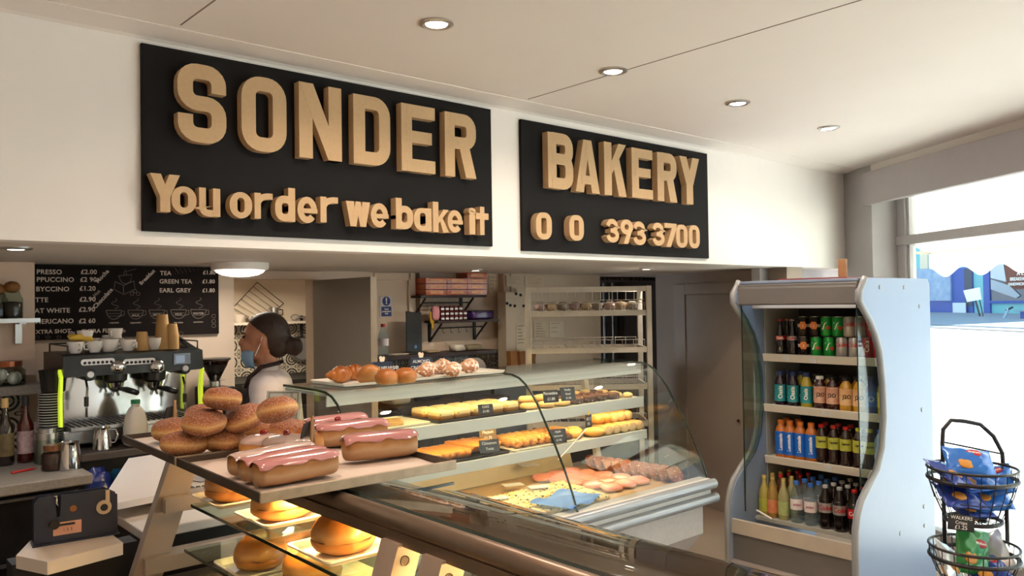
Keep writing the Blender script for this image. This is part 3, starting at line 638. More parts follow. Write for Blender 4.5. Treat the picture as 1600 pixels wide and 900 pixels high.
# leafy filled roll seen past the second stile
q = onZ(705, 905, Z1); sr = bap('leafy salad roll beyond the second capped stile', float(q[0])+.06, float(q[1])+.05, Z1+.001, .055, .08, 1, 90, 'filled rolls in the low display case')
m_leaf = pm('salad leaf', '#4e7a24', .4, var=.3, vs=30)
b = B(); rnd = random.Random(3)
for k in range(16):
    a = k*.8; b.blob(.022, .014, .004, (math.cos(a)*.045, math.sin(a)*.045, .04+.012*rnd.random()), 2, None, .3, k, 10, 6, Matrix.Rotation(a, 4, 'Z') @ Matrix.Rotation(rnd.uniform(-.9, .9), 4, 'X'))
b.build('salad', m_leaf, sr, smooth='all')
# ------------------------------------------------------------------ bun trays with their paper
m_traymetal = pm('tray rim dark metal', '#5a5149', .45, .6, var=.1, vs=30); m_traypale = pm('tray rim worn pale', '#b9a990', .55, .2, var=.15, vs=40)
m_paper = pm('baking paper', '#d9cdc0', .6, var=.03, vs=5)
ZT = 1.352
c0 = onZ(408, 772, ZT+.02); c1 = onZ(190, 680, ZT+.02); c2 = onZ(682, 714, ZT+.02)
ex = (c2-c0)/np.linalg.norm(c2-c0); ey = (c1-c0)/np.linalg.norm(c1-c0); TL = float(np.linalg.norm(c1-c0)); TW = float(np.linalg.norm(c2-c0))
trz = math.atan2(-ey[0], ey[1])
def tray(label, y0, y1):
    o = c0+ey*y0; t = thing('bakery_tray', label, 'tray', V3(o, z=ZT), trz, 'bakery trays on the display case'); L = y1-y0
    B().bb((.004, .004, 0), (TW-.004, L-.004, .004)).build('tray_base', m_traymetal, t)
    B().bb((0, 0, 0), (.006, L, .021), .001).bb((TW-.006, 0, 0), (TW, L, .021), .001).bb((0, L-.006, 0), (TW, L, .02), .001).build('side_rim', m_traymetal, t)
    B().bb((-.001, -.001, 0), (TW, .007, .022), .0015).build('front_rim', m_traypale, t)
    b = B(); nx, ny = 12, 12; vs = []; rnd = random.Random(int(y0*100))
    for j in range(ny+1):
        for i in range(nx+1): vs.append((.008+(TW-.016)*i/nx, .009+(L-.017)*j/ny, .0065+.0035*math.sin(i*.9+y0*9)*math.sin(j*.7+1)*rnd.uniform(.4, 1)))
    b.add(vs, [(j*(nx+1)+i, j*(nx+1)+i+1, (j+1)*(nx+1)+i+1, (j+1)*(nx+1)+i) for j in range(ny) for i in range(nx)]); b.build('paper_liner', m_paper, t, smooth='all')
    return t
half = TL*.515
tray('front bakery tray holding pink iced finger buns on white paper', 0, half-.003)
tray('far bakery tray holding the pile of sugared doughnuts', half+.003, TL)
# doughnuts
m_dough = bread('sugared doughnut', [(0, '#6b3415'), (.28, '#99571f'), (.42, '#c28a48'), (.50, '#d9ad68'), (.58, '#c08340'), (.70, '#96521d'), (1, '#7a3c14')], .7, 14, .09, sugar=.55, bump=.3)
m_jam = pm('raspberry jam', '#7a1710', .2, coat=.5)
def doughnut(label, x, y, zc, hw, tilt, seed, hh=.60, dz=0):
    q = onZ(x, y, zc); dep = float((q-EYEP) @ _f2); r = hw*dep/FPX
    o = B().blob(r, r*.97, r*hh, (0, 0, 0), 2.25, None, .035, seed, 32, 18, fz=lambda X, Y, Z: Z*(1-.10*math.exp(-abs(Z)*9))).build('sugared_doughnut', m_dough, None, V3(q), tilt, smooth='all')
    return tag(o, label, 'doughnut', 'sugared doughnuts piled on the far tray')
ZB = ZT+.010
dz1, dz2, dz3 = ZB+.033, ZB+.090, ZB+.148
doughnut('frosty sugared doughnut lowest at the front corner of the pile', 288, 693, dz1, 34, (0, .05, .3), 1)
doughnut('doughnut on the paper in front, beside the white iced buns', 351, 687, dz1, 33, (.05, 0, 1), 2)
doughnut('mostly hidden doughnut behind the frosty corner one', 272, 672, dz1, 32, (0, 0, 2), 3)
doughnut('doughnut with a pale waist directly above the frosty corner one', 319, 660, dz2, 33, (.08, -.1, .6), 4)
doughnut('tilted doughnut with a jam spot in the middle of the pile', 381, 653, dz2, 32, (-.1, -.35, .2), 5)
doughnut('topmost doughnut of the pile with a red jam dot', 348, 623, dz3, 30, (.15, .1, 1.4), 6)
doughnut('smooth golden doughnut high in the pile by the framed notice', 433, 640, dz3-.02, 31, (.1, .25, 2.2), 7, .64)
doughnut('dark doughnut low in the pile behind the iced buns', 408, 672, dz1+.005, 30, (0, .1, .9), 8)
doughnut('dark doughnut under the smooth golden one, near the dark card', 452, 672, dz1+.015, 30, (0, -.1, 1.9), 9)
doughnut('doughnut at the back of the pile beside the wooden easel', 318, 648, dz2-.02, 28, (0, 0, 2.9), 10)
# iced buns
m_bun = bread('soft bun', [(0, '#b37a3a'), (.25, '#d3a565'), (.5, '#c48a45'), (.75, '#9c5a20'), (1, '#8a4a1a')], .5, 10, .14, coat=.1)
m_fing = bread('finger bun', [(0, '#7d5230'), (.15, '#a87f5a'), (.45, '#b8946e'), (.62, '#a3733f'), (.8, '#8f5a26'), (1, '#8a4a1a')], .7, 22, .2, bump=.4)
m_icep = pm('pink icing', '#bf8583', .18, var=.1, vs=9, coat=.6, sub=.2); m_icew = pm('white icing', '#c9b3aa', .14, var=.05, vs=9, coat=.7, sub=.2)
m_cherry = pm('glace cherry', '#8e1210', .12, coat=.8)
def loaf(b, L, W, H, p, a0, a1, u0, u1, nu, nv, off=0, wave=0, seed=0, drop=0):
    rnd = random.Random(seed); ph = [rnd.uniform(0, 6) for _ in range(4)]; vs = []
    for i in range(nu+1):
        u = u0+(u1-u0)*i/nu; s = max(0, 1-abs(2*u-1)**p)**(1/p)
        for j in range(nv+1):
            f = j/nv; w = wave*(math.sin(u*17+ph[0])+.6*math.sin(u*31+ph[1])) if wave else 0
            a = (a0-w)+(a1+w-a0+w)*f; a = math.radians(a)
            cy, cz = math.cos(a), math.sin(a); k = (abs(cy)**2.5+abs(cz)**2.5)**(-1/2.5); k *= 1+.02*math.sin(u*9+ph[2])*math.sin(3*a+ph[3])
            vs.append(((u-.5)*L*(1 if off == 0 else 1+2*off/L), cy*k*W/2*s*(1+off*2/W)+0, H*.5+cz*k*H/2*(.35+.65*s)*(1+off*2/H)))
    fs = [(i*(nv+1)+j, i*(nv+1)+j+1, (i+1)*(nv+1)+j+1, (i+1)*(nv+1)+j) for i in range(nu) for j in range(nv)]
    return b.add(vs, fs)
def finger(label, p0, p1, W, H, seed, ice, zb=None):
    a = onZ(*p0, ZB); c = onZ(*p1, ZB); L = float(np.linalg.norm(c-a)); rz = math.atan2(c[1]-a[1], c[0]-a[0])
    t = thing('iced_finger_bun', label, 'iced bun', V3((a+c)/2+np.array([-math.sin(rz), math.cos(rz), 0])*W*.5, z=ZB+.001), rz, 'iced finger buns on the front tray')
    loaf(B(), L, W, H, 5, 0, 360, 0, 1, 28, 24, seed=seed).build('bun', m_fing, t, smooth='all')
    loaf(B(), L, W, H, 5, 28, 152, .015, .985, 40, 16, .0022, 5, seed).build('icing', ice, t, smooth='all')
    return t
finger('pink iced finger bun nearest the tray corner, in front of its trio', (410, 768), (537, 743), .068, .058, 1, m_icep)
finger('pink iced finger bun in the middle of the trio at the tray corner', (390, 760), (519, 734), .068, .056, 2, m_icep)
finger('white iced finger bun behind the trio at the tray corner', (373, 750), (500, 724), .066, .053, 3, m_icew)
finger('bright pink iced finger bun at the end of the tray rim', (542, 727), (659, 714), .078, .066, 4, m_icep)
finger('pink iced finger bun just behind the bright pink one', (498, 705), (612, 692), .075, .066, 5, m_icep)
finger('pink iced finger bun behind two others near the pastry cabinet', (486, 690), (580, 676), .07, .06, 6, m_icep)
def icedbun(label, x, y, hw, seed, h, ice, cherry=(0, 0), name='cherry_iced_bun'):
    q = onZ(x, y, ZB+.03); dep = float((q-EYEP) @ _f2); r = hw*dep/FPX
    t = thing(name, label, 'iced bun', V3(q, z=ZB+.001), seed, 'round iced buns with cherries')
    B().blob(r, r, h, (0, 0, h*.72), 2.5, -.72, .03, seed, 28, 14).build('bun', m_bun, t, smooth='all')
    B().blob(r*.99, r*.99, h*.62, (0, 0, h*1.13), 2.2, -.15, .04, seed, 28, 14).build('icing', ice, t, smooth='all')
    B().blob(.010, .010, .009, (cherry[0]*r, cherry[1]*r, h*1.74+.004), 2, None, .05, seed, 14, 8).build('cherry', m_cherry, t, smooth='all')
    return t
icedbun('white iced round bun with cherry touching the doughnuts', 412, 692, 37, 1, .030, m_icew)
icedbun('white iced round bun with cherry in front of the raisin bun', 448, 694, 38, 2, .031, m_icew)
icedbun('pink iced round bun with cherry behind the dark easel card', 528, 674, 33, 3, .034, m_icep)
q = onZ(483, 690, ZB+.02); rb = thing('raisin_bun', 'golden raisin bun squeezed between doughnuts and easel card', 'bun', V3(q, z=ZB+.001), 0)
B().blob(.05, .05, .033, (0, 0, .024), 2.3, -.7, .04, 5, 26, 14).build('bun', m_bun, rb, smooth='all')
b = B(); rnd = random.Random(5)
for k in range(9):
    a = rnd.uniform(0, 6.3); r = rnd.uniform(0, .035); b.blob(.005, .004, .004, (r*math.cos(a), r*math.sin(a), .0235+.033*math.sqrt(max(0, 1-(r/.05)**2))), 2, None, .1, k, 8, 6)
b.build('raisins', pm('raisin', '#2a1410', .4), rb, smooth='all')
# small wooden easels with dark cards
m_wood = pm('easel wood', '#a5825a', .6, var=.15, vs=25); m_card = pm('dark price card', '#1d1918', .6)
def easel(label, x, y, h, rz):
    q = onZ(x, y, ZB); t = thing('wooden_easel', label, 'sign holder', V3(q, z=ZB+.0005), rz)
    B().cyl((0, -.016, .002), (0, .004, h), .0042, seg=8).build('leg', m_wood, t); B().cyl((-.004, .024, .002), (0, .002, h), .0042, seg=8).build('leg', m_wood, t)
    B().box((.014, .008, h*.52), (.003, .075, .07), rz=0, ry=-.25).build('card', m_card, t)
    return t
easel('small wooden easel with a dark card behind the doughnut pile', 274, 680, .105, 2.4)
easel('wooden easel and black card between buns and iced fingers', 489, 710, .100, 2.3)
# framed acrylic notice
def notice():
    a = onZ(440, 668, ZB+.0); t = thing('framed_notice', 'clear acrylic notice standing behind the golden doughnut', 'notice', V3(a, z=ZB+.001), math.radians(-49))
    m = glassm('acrylic', '#e8eef0', 1.49, solid=.35, solidhex='#b9bcb8')
    R = Matrix.Rotation(-.2, 4, 'X')
    W, H = .115, .115
    B()._bm_box(R, (0, 0, H/2), (W, .004, H)).build('acrylic_sheet', m, t)
    bo = B()
    for c, d in (((0, 0, H-.006), (W-.016, .0012, .0015)), ((0, 0, .008), (W-.016, .0012, .0015)), ((W/2-.009, 0, H/2), (.0015, .0012, H-.016)), ((-W/2+.009, 0, H/2), (.0015, .0012, H-.016))): bo._bm_box(R, (c[0], -.0026, c[2]), d)
    bo.build('border', m_card, t)
    w = text('ALLERGY', .021, m_card, (0, -.015, H*.72), (PI/2-.2, 0, 0), t); w.location = (.0, -.004+H*.72*math.sin(.2), H*.72*math.cos(.2)); 
    return t
def _bmb(s, R, c, d):
    bm = bmesh.new(); bmesh.ops.create_cube(bm, size=1)
    for v in bm.verts: v.co = Vector((v.co.x*d[0]+c[0], v.co.y*d[1]+c[1], v.co.z*d[2]+c[2]))
    return s._bm(bm, R)
B._bm_box = _bmb
notice()
# ------------------------------------------------------------------ the pastry cabinet under the signs
ORD = ['first', 'second', 'third', 'fourth', 'fifth', 'sixth', 'seventh', 'eighth', 'ninth', 'tenth', 'eleventh', 'twelfth', 'thirteenth', 'fourteenth', 'fifteenth', 'sixteenth', 'seventeenth', 'eighteenth', 'nineteenth', 'twentieth']
m_cab = pm('cabinet shelf paint', '#c3cbca', .4, var=.03); m_cabgrey = pm('cabinet body grey', '#b3b0ae', .5, var=.08, vs=40)
m_rail = pm('cabinet bumper grey', '#9aa0a6', .25, .35, var=.03); m_trayw = pm('white serving board', '#e6e0d2', .4, var=.04); m_trayk = pm('black serving tray', '#1b1a19', .35)
m_cabglass = glassm('cabinet glass', '#f6f7f5', 1.45)
m_strip = pm('cabinet light strip', '#ffd995', .4, emit=COOLER_EMIT, var=0)
CX0, CX1 = 1.55, 3.47
cab = thing('pastry_cabinet', 'long curved-glass pastry cabinet with three shelves under the signs', 'pastry cabinet', (0, 0, 0))
gprof = [(3.22, 1.412), (2.95, 1.412), (2.86, 1.409), (2.81, 1.396), (2.765, 1.368), (2.73, 1.333), (2.69, 1.287), (2.638, 1.205), (2.58, 1.115), (2.521, 1.010), (2.475, .915), (2.446, .838)]
b = B(); b.strip(gprof, CX0, 2.519, .006, 'x'); b.strip(gprof, 2.525, CX1, .006, 'x'); b.build('curved_front_glass', m_cabglass, cab, smooth=40)
for x in (CX0-.002, 2.5225, CX1+.002): B().strip(gprof, x-.0025, x+.0025, .009, 'x').build('glass_edge', m_edge, cab)
side = gprof[1:]+[(2.50, .838), (3.22, .838), (3.22, 1.412)]
for x in (CX0-.006, CX1+.001): B().prism(side, x, x+.005, 'x').build('end_glass', m_cabglass, cab)
S1, S2, S3, DK = 1.408, 1.222, 1.045, .80
ls = B()
def shelf(name, z, y0, y1, lip, x0=CX0+.005, x1=CX1-.005):
    s_ = B(); s_.bb((x0, y0, z-.012), (x1, y1, z)); o = s_.build(name, m_cab, cab)
    B().bb((x0, y0-.004, z-lip), (x1, y0+.006, z+.004), .002).build('shelf_lip', m_cab, o)
    B().cyl((x0+.05, y0+.035, z-.020), (x1-.05, y0+.035, z-.020), .005, seg=10).build('light_strip', m_strip, o)
    return o
shelf('top_shelf', S1-.006, 2.865, 3.22, .052); shelf('middle_shelf', S2, 2.85, 3.22, .052); shelf('lower_shelf', S3, 2.83, 3.20, .045)
br = B()
for x in (CX0+.04, CX1-.10):
    br.add([(x+dx, y+dy, z) for dx in (0, .035) for (y, z) in ((3.22, S1-.02), (3.10, .84)) for dy in (0, .03)], [(0, 1, 3, 2), (4, 6, 7, 5), (0, 4, 5, 1), (2, 3, 7, 6), (0, 2, 6, 4), (1, 5, 7, 3)])
br.build('shelf_bracket', m_cabgrey, cab)
b = B(); b.bb((CX0, 2.47, DK-.02), (CX1, 3.35, DK)); b.build('deck', pm('deck steel', '#8f8a80', .4, .3), cab)
b = B(); b.add([(x, y, z) for x in (CX0, CX1-.12) for (y, z) in ((3.28, DK), (3.33, DK), (3.38, .975), (3.33, .975))], [(0, 1, 2, 3), (7, 6, 5, 4), (0, 4, 5, 1), (1, 5, 6, 2), (2, 6, 7, 3), (3, 7, 4, 0)])
b.build('rear_panel', pm('rear panel cream', '#b8ab93', .5), cab)
b = B(); b.tube([(CX0-.02, 2.425, .815), (CX1+.025, 2.425, .815)], .026, 18); b.tube([(CX0-.02, 2.418, .745), (CX1+.03, 2.418, .745)], .025, 18)
b.build('bumper_rail', m_rail, cab, smooth=50)
B().bb((CX0-.01, 2.428, .715), (CX1+.005, 2.50, .842), .004).build('bumper_backing', pm('bumper backing', '#c9c8c4', .4), cab)
b = B(); b.prism([(2.47, .725), (2.47, .56), (2.56, .46), (3.38, .46), (3.38, .775), (2.52, .775)], CX0+.0, CX1-.01, 'x'); b.build('body_panel', m_cabgrey, cab)
B().bb((CX0+.05, 2.60, 0), (CX1-.08, 3.35, .46)).build('plinth', pm('plinth grey', '#a9a5a1', .5, var=.06, vs=30), cab)
# --- pastries
m_cake = bread('pistachio sponge', [(0, '#8a5a1e'), (.45, '#b07a30'), (.55, '#d8c68c'), (1, '#e8dcae')], .6, 30, .08, speck=(70, .63, '#71862a'))
m_cookie = bread('pale cookie', [(0, '#b98b4e'), (.5, '#dcbb80'), (1, '#ead4a4')], .7, 26, .25)
m_rocky = bread('chocolate rice slice', [(0, '#1d0d08'), (.6, '#3a1a10'), (1, '#52261a')], .5, 40, .3, speck=(80, .6, '#c9a58c'))
m_flap = bread('golden flapjack', [(0, '#8a4a12'), (.5, '#c47a28'), (1, '#d99643')], .55, 45, .3, speck=(60, .66, '#6e3a12'))
m_twist = bread('pastry twist', [(0, '#7a4312'), (.5, '#c0853c'), (1, '#d9a95c')], .5, 30, .3)
m_twistd = bread('chocolate dipped twist', [(0, '#2a130a'), (.6, '#7a4a1e'), (1, '#c08a48')], .4, 14, .35)
m_turn = bread('turnover pastry', [(0, '#a8691f'), (.5, '#dba452'), (1, '#ecc27a')], .45, 20, .2)
m_bag = bread('pale baguette', [(0, '#c9a878'), (.5, '#ddc497'), (1, '#cfa468')], .6, 12, .15)
m_pinkb = bread('pink iced biscuit', [(0, '#c98a50'), (.55, '#d39a66'), (.66, '#d07f70'), (1, '#d68f80')], .3, 12, .1, coat=.3)
m_chocb = bread('chocolate iced biscuit', [(0, '#b0712f'), (.5, '#8a4a18'), (.7, '#6b300f'), (1, '#8d4a1c')], .35, 18, .2, speck=(110, .62, '#f0e4cc'))
m_pizza = bread('cheese slice', [(0, '#b98a48'), (.5, '#d8b870'), (1, '#e6d090')], .55, 30, .2, speck=(48, .56, '#3a3a16'))
m_crois = bread('croissant crust', [(0, '#b87a3a'), (.4, '#b06a26'), (1, '#8a4514')], .35, 16, .25, coat=.2)
m_rollc = bread('crusty roll', [(0, '#c08a4c'), (.4, '#b27234'), (1, '#9a5620')], .4, 8, .2)
m_almond = bread('sugared almond croissant', [(0, '#8a4a20'), (.45, '#b0713e'), (1, '#c99a72')], .7, 20, .3, sugar=.5, speck=(75, .50, '#e6dcd2'))
def put(name, label, cat, group, bb, m, loc, rz=0, smooth='all', rot=None):
    o = bb.build(name, m, None, loc, rot or (0, 0, rz), smooth=smooth); return tag(o, label, cat, group)
def tray2(name, label, x0, x1, y0, y1, z, m, h=.012, rz=0, ry=0):
    t = B(); t.prism(rrect(x0+.004, y0+.004, x1-.004, y1-.004, .012), 0, .004, 'z'); lo = rrect(x0+.004, y0+.004, x1-.004, y1-.004, .012); hi = rrect(x0, y0, x1, y1, .014); hi2 = rrect(x0-.004, y0-.004, x1+.004, y1+.004, .016); n = len(lo)
    t.add([(p[0], p[1], .002) for p in lo]+[(p[0], p[1], h) for p in hi]+[(p[0], p[1], h) for p in hi2]+[(p[0], p[1], .0) for p in lo], [(k*n+i, k*n+(i+1) % n, (k+1)*n+(i+1) % n, (k+1)*n+i) for k in range(3) for i in range(n)])
    return tag(t.build(name, m, None, (0, 0, z), (0, 0, 0)), label, 'tray', None)
ZS = S1+.0085
tray2('serving_board', 'long pale serving board of croissants on top of the cabinet', 1.66, 2.52, 2.905, 3.20, ZS, m_trayw, .012)
zt_ = ZS+.0045
def onS(x, y, z): return onZ(x, y, z)
# croissants and rolls on the top board
def croissant(label, x, y, L, m, rz, seed, group, z=zt_):
    q = onZ(x, y, z); b = B(); rnd = random.Random(seed)
    N = 9; pts = []; rad = []
    for i in range(N*6+1):
        u = i/(N*6)*2-1; seg = (u+1)/2*7; pts.append((u*L/2, -.022*(1-u*u)+.012, .0)); rad.append((.031*(1-abs(u)**1.7)+.007)*(1+.045*math.cos(seg*2*PI)+.05*math.sin(seed*3+u*7)))
    b.tube(pts, rad, 14); zs = min(v[2] for v in b.v); b.v = [(v[0], v[1], max((v[2]-zs)*.95, .004)-.003) for v in b.v]
    return put('croissant', label, 'croissant', group, b, m, V3(q, z=z), rz)
croissant('glossy brown croissant at the end of the serving board', 530, 598, .135, m_crois, .3, 1, 'croissants on top of the cabinet')
croissant('glossy croissant half behind the end one on the board', 552, 594, .12, m_crois, -.4, 2, 'croissants on top of the cabinet')
def roundroll(label, x, y, r, h, tilt, seed):
    q = onZ(x, y, zt_+h); dep = float((q-EYEP) @ _f2)
    return put('crusty_roll', label, 'bread roll', 'round rolls on the serving board', B().blob(r, r*.92, h, (0, 0, 0), 2.2, -.7 if not tilt[0] and not tilt[1] else None, .03, seed, 26, 14), m_rollc, V3(q), rot=tilt)
roundroll('pale round roll leaning up on its edge beside the croissants', 577, 586, .055, .034, (-.75, .35, .2), 3)
roundroll('brown round roll in shade behind the upright roll', 604, 590, .048, .036, (.0, 0, .2), 4)
roundroll('round roll lying flat beside the sugared croissants', 633, 588, .052, .036, (0, 0, 1), 5)
for i, (x, y, rz) in enumerate([(666, 583, .2), (690, 578, -.2), (705, 583, .5), (732, 578, .1)]):
    croissant(['sugar dusted almond croissant by the round roll', 'sugar dusted almond croissant second from the round roll', 'sugar dusted almond croissant third from the round roll', 'sugar dusted almond croissant at the grey towel end'][i], x, y+6, .115, m_almond, rz, 10+i, 'almond croissants on the serving board')
# price cards
m_cardb = pm('price card slate', '#20242b', .5, var=.1); m_cardink = pm('price card chalk', '#cfd3d6', .8, emit=0)
def card(label, x, y, lines, w=.075, h=.05, z=None, Y=2.9, tilt=-.25, rz=-.25, m=None, name='price_card', rabbit=False):
    q = onY(x, y, Y); t = thing(name, label, 'price card', V3(q), rot=(tilt, 0, rz), group='price cards in the pastry cabinet')
    B().bb((-w/2, 0, 0), (w/2, .003, h), .001).build('card', m or m_cardb, t)
    n = len(lines)
    for k, s in enumerate(lines): text(s, h*.62/n, m_cardink, (0, -.0006, h*(1-(k+.62)/(n+.25))), (PI/2, 0, 0), t, 'chalk_writing', ext=.0003, offset=.0004)
    if rabbit: B().blob(.012, .002, .010, (0, .001, h+.009), 2.5).blob(.008, .002, .008, (-.006, .001, h+.018), 2).blob(.006, .002, .008, (.008, .001, h+.016), 2).build('paper_cutout', pm('cream card', '#e2d6bd', .7), t)
    return t
m_navy = pm('navy card', '#1c2c47', .5)
card('navy card with cream cut-out standing behind the round rolls', 598, 584, ['Portuguese'], .10, .055, Y=3.18, tilt=-.1, m=m_navy, rabbit=True)
card('navy card with cream cut-out behind the almond croissants', 659, 580, ['ALMOND', 'CROISSANT'], .11, .065, Y=3.19, tilt=-.1, m=m_navy, rabbit=True)
# middle shelf
z2 = S2+.001
tray2('serving_tray', 'white tray holding a nut slice, middle shelf by the end glass', 1.72, 2.08, 2.90, 3.16, z2, m_trayw, .010)
def block(w, d, h, seed, amp=.03):
    b = B(); b.blob(w/2, d/2, h/2, (0, 0, h/2), 6, None, amp, seed, 24, 10); return b
for i in range(2):
    put('nut_slice', ['nut topped slice in front on the white tray', 'nut topped slice behind on the white tray'][i], 'cake slice', 'nut slices on the white tray', block(.16, .05, .022, 5+i), bread('nut slice', [(0, '#9a7a48'), (.5, '#c8a468'), (1, '#8a6a38')], .6, 50, .3), (1.88+.03*i, 2.945+.06*i, z2+.0045), .02)
tray2('serving_tray', 'black tray of pistachio cake slices on the middle shelf', 2.10, 2.62, 2.86, 3.16, z2, m_trayk, .014)
k = 0
for r in range(2):
    for i in range(5):
        put('pistachio_slice', f'{ORD[i]} pistachio sponge slice from the white tray, {"front" if r == 0 else "rear"} row of the black tray', 'cake slice', 'pistachio slices on the black tray', block(.088, .10, .045, i*3+r), m_cake, (2.165+i*.098, 2.945+r*.125, z2+.0045), .0)
def cookie(w, d, h, seed): b = B(); b.blob(w/2, d/2, h/2, (0, 0, h/2), 2.4, -.9, .07, seed, 20, 10); return b
for i, (x, y, zz) in enumerate([(2.70, 2.94, 0), (2.80, 2.92, 0), (2.71, 3.05, 0), (2.81, 3.03, 0), (2.72, 2.98, .028), (2.82, 2.97, .028), (2.90, 3.00, 0), (2.90, 2.91, 0)]):
    put('oat_cookie', f'{ORD[i]} pale lumpy cookie in the heap between black tray and dark slices', 'cookie', 'pale cookies heaped on the middle shelf', cookie(.092, .085, .032, i), m_cookie, (x, y, z2+zz), i)
for i in range(8):
    put('chocolate_slice', f'{ORD[i]} dark crunchy chocolate slice behind the two middle shelf cards', 'cake slice', 'dark chocolate slices on the middle shelf', block(.085, .075, .034, 20+i, .09), m_rocky, (3.0+.095*(i % 4)-.02*(i//4), 2.925+.085*(i//4), z2+(.0 if i < 7 else .0)), .1*i)
for i in range(9):
    put('shortbread', f'{ORD[i]} golden shortbread finger after the dark chocolate slices', 'biscuit', 'golden shortbread at the end of the middle shelf', cookie(.10, .055, .030, 40+i), m_cookie, (3.20+.075*(i % 3)+.04*(i//3 == 2), 3.04+.05*(i//3)-.06*(i % 3 == 2), z2+.0), .4+.1*i)
for i in range(5):
    put('shortbread', f'{ORD[i]} golden shortbread finger in front, near the cabinet end glass', 'biscuit', 'golden shortbread at the end of the middle shelf', cookie(.085, .05, .028, 60+i), m_cookie, (3.385+.004*i-.03*(i % 2), 2.89+.052*i, z2+.0), .9)
card('small slate card in front of the pistachio slices', 760, 647, ['CAKE', '£1.95'], .075, .045, Y=2.852)
card('slate card leaning before the dark slices, pale cookie side', 862, 629, ['Florentine', '£1.80'], .085, .062, Y=2.852)
card('slate card leaning on the dark slices, shortbread side', 889, 626, ['Rocky', 'Road', '£1.95'], .085, .068, Y=2.855)
# lower shelf
z3 = S3+.001
tray2('serving_tray', 'dark tray of golden flapjacks on the lower shelf', 2.08, 2.50, 2.85, 3.15, z3, m_trayk, .012)
for i in range(9):
    put('flapjack', f'{ORD[i]} golden flapjack bar from the iced buns end of the lower shelf', 'cake slice', 'flapjacks on the lower shelf', block(.05, .21, .036, 30+i, .07), m_flap, (2.115+i*.043, 3.0, z3+.0045+(.012 if i > 4 else 0)), .05*(i % 2))
tray2('serving_tray', 'pale tray in front of the pastry twists on the lower shelf', 2.52, 2.94, 2.85, 3.15, z3, m_trayw, .010)
for i in range(8):
    b = B(); N = 26; pts = [((u/N-.5)*.24, .008*math.sin(u*.9), .022+.006*math.cos(u*.9)) for u in range(N+1)]; b.tube(pts, [.019*(1-abs(2*u/N-1)**4)+.003 for u in range(N+1)], 10)
    for sgn in (1, -1): b.tube([((u/N-.5)*.21, sgn*.011*math.cos(u*.75), .024+.010*math.sin(u*.75)*sgn) for u in range(N+1)], .012, 8)
    put('pastry_twist', f'{ORD[i]} {"chocolate dipped" if i > 4 else "golden"} pastry twist from the flapjacks', 'pastry', 'pastry twists on the lower shelf', b, m_twistd if i > 4 else m_twist, (2.585+.049*i, 2.99, z3+.0045), PI/2)
def turnover(seed, w=.12):
    b = B(); b.blob(w/2, w*.36, .026, (0, 0, .022), 2.2, -.82, .04, seed, 24, 12, fz=lambda x, y, z: z*(1-.25*abs(x))); return b
for i, (x, y, zz) in enumerate([(2.99, 2.92, 0), (3.06, 2.99, 0), (3.11, 2.89, 0)]):
    put('turnover', ['plump golden turnover behind the slate card with the glass joint', 'golden turnover behind the plump one, lower shelf', 'golden turnover beside the diagonal white stick'][i], 'pastry', 'turnovers on the lower shelf', turnover(i), m_turn, (x, y, z3+zz), .5+i)
def baguette(L, seed):
    b = B(); loaf(b, L, .062, .05, 6, 0, 360, 0, 1, 20, 16, seed=seed); return b
for i in range(6):
    put('filled_baguette', f'{ORD[i]} cut baguette piece of the lower layer, counting from the turnovers', 'baguette', 'cut baguettes at the end of the lower shelf', baguette(.115, i), m_bag, (3.19+.063*(i % 5)-(.0 if i < 5 else .2), 2.905+.03*(i % 2)*0+(.13 if i >= 5 else 0), z3), PI/2)
for i in range(5):
    put('filled_baguette', f'{ORD[i]} cut baguette piece of the upper layer, counting from the turnovers', 'baguette', 'cut baguettes at the end of the lower shelf', baguette(.115, 9+i), m_turn if i < 2 else m_bag, (3.20+.058*i, 2.97, z3+.049), PI/2-.2)
card('brown card standing up behind the flapjacks', 763, 690, ['Fruit', 'Flapjack', '£1.75'], .09, .09, Y=3.0, m=pm('card brown', '#6a5638', .6), tilt=-.1)
card('slate card leaning in front of the pastry twists', 766, 707, ['Cinnamon', 'Twist'], .10, .058, Y=2.835, m=pm('card grey slate', '#3a4046', .5))
card('slate card beside the glass joint in front of the turnovers', 874, 692, ['Apple', 'turnover', '£1.95'], .09, .068, Y=2.835)
cst = thing('stick_card', 'little brown card clipped on a long white stick, cabinet middle', 'price card', V3(onY(920, 668, 2.815)), rot=(0, -.2, 0))
B().bb((-.022, 0, 0), (.022, .003, .065), .001).build('card', pm('card dark brown', '#35241a', .5), cst); text('BLT', .02, m_cardink, (0, -.0006, .043), (PI/2, 0, 0), cst, 'chalk_writing'); text('95', .02, m_cardink, (0, -.0006, .018), (PI/2, 0, 0), cst, 'chalk_writing')
B().cyl((0, .0015, .063), (0, .0015, .082), .007, .004, seg=10).build('clip', pm('yellow clip', '#e8c35a', .4), cst)
a = np.array(cst.location); pth = onY(872, 718, 2.66)-a
B().tube([(-.016, .001, -.004), tuple(Vector(pth)*.5), tuple(pth)], .0032, 6).build('stick', m_white_plastic, cst, rot=(0, 0, 0))
cst.rotation_euler = (0, 0, 0)
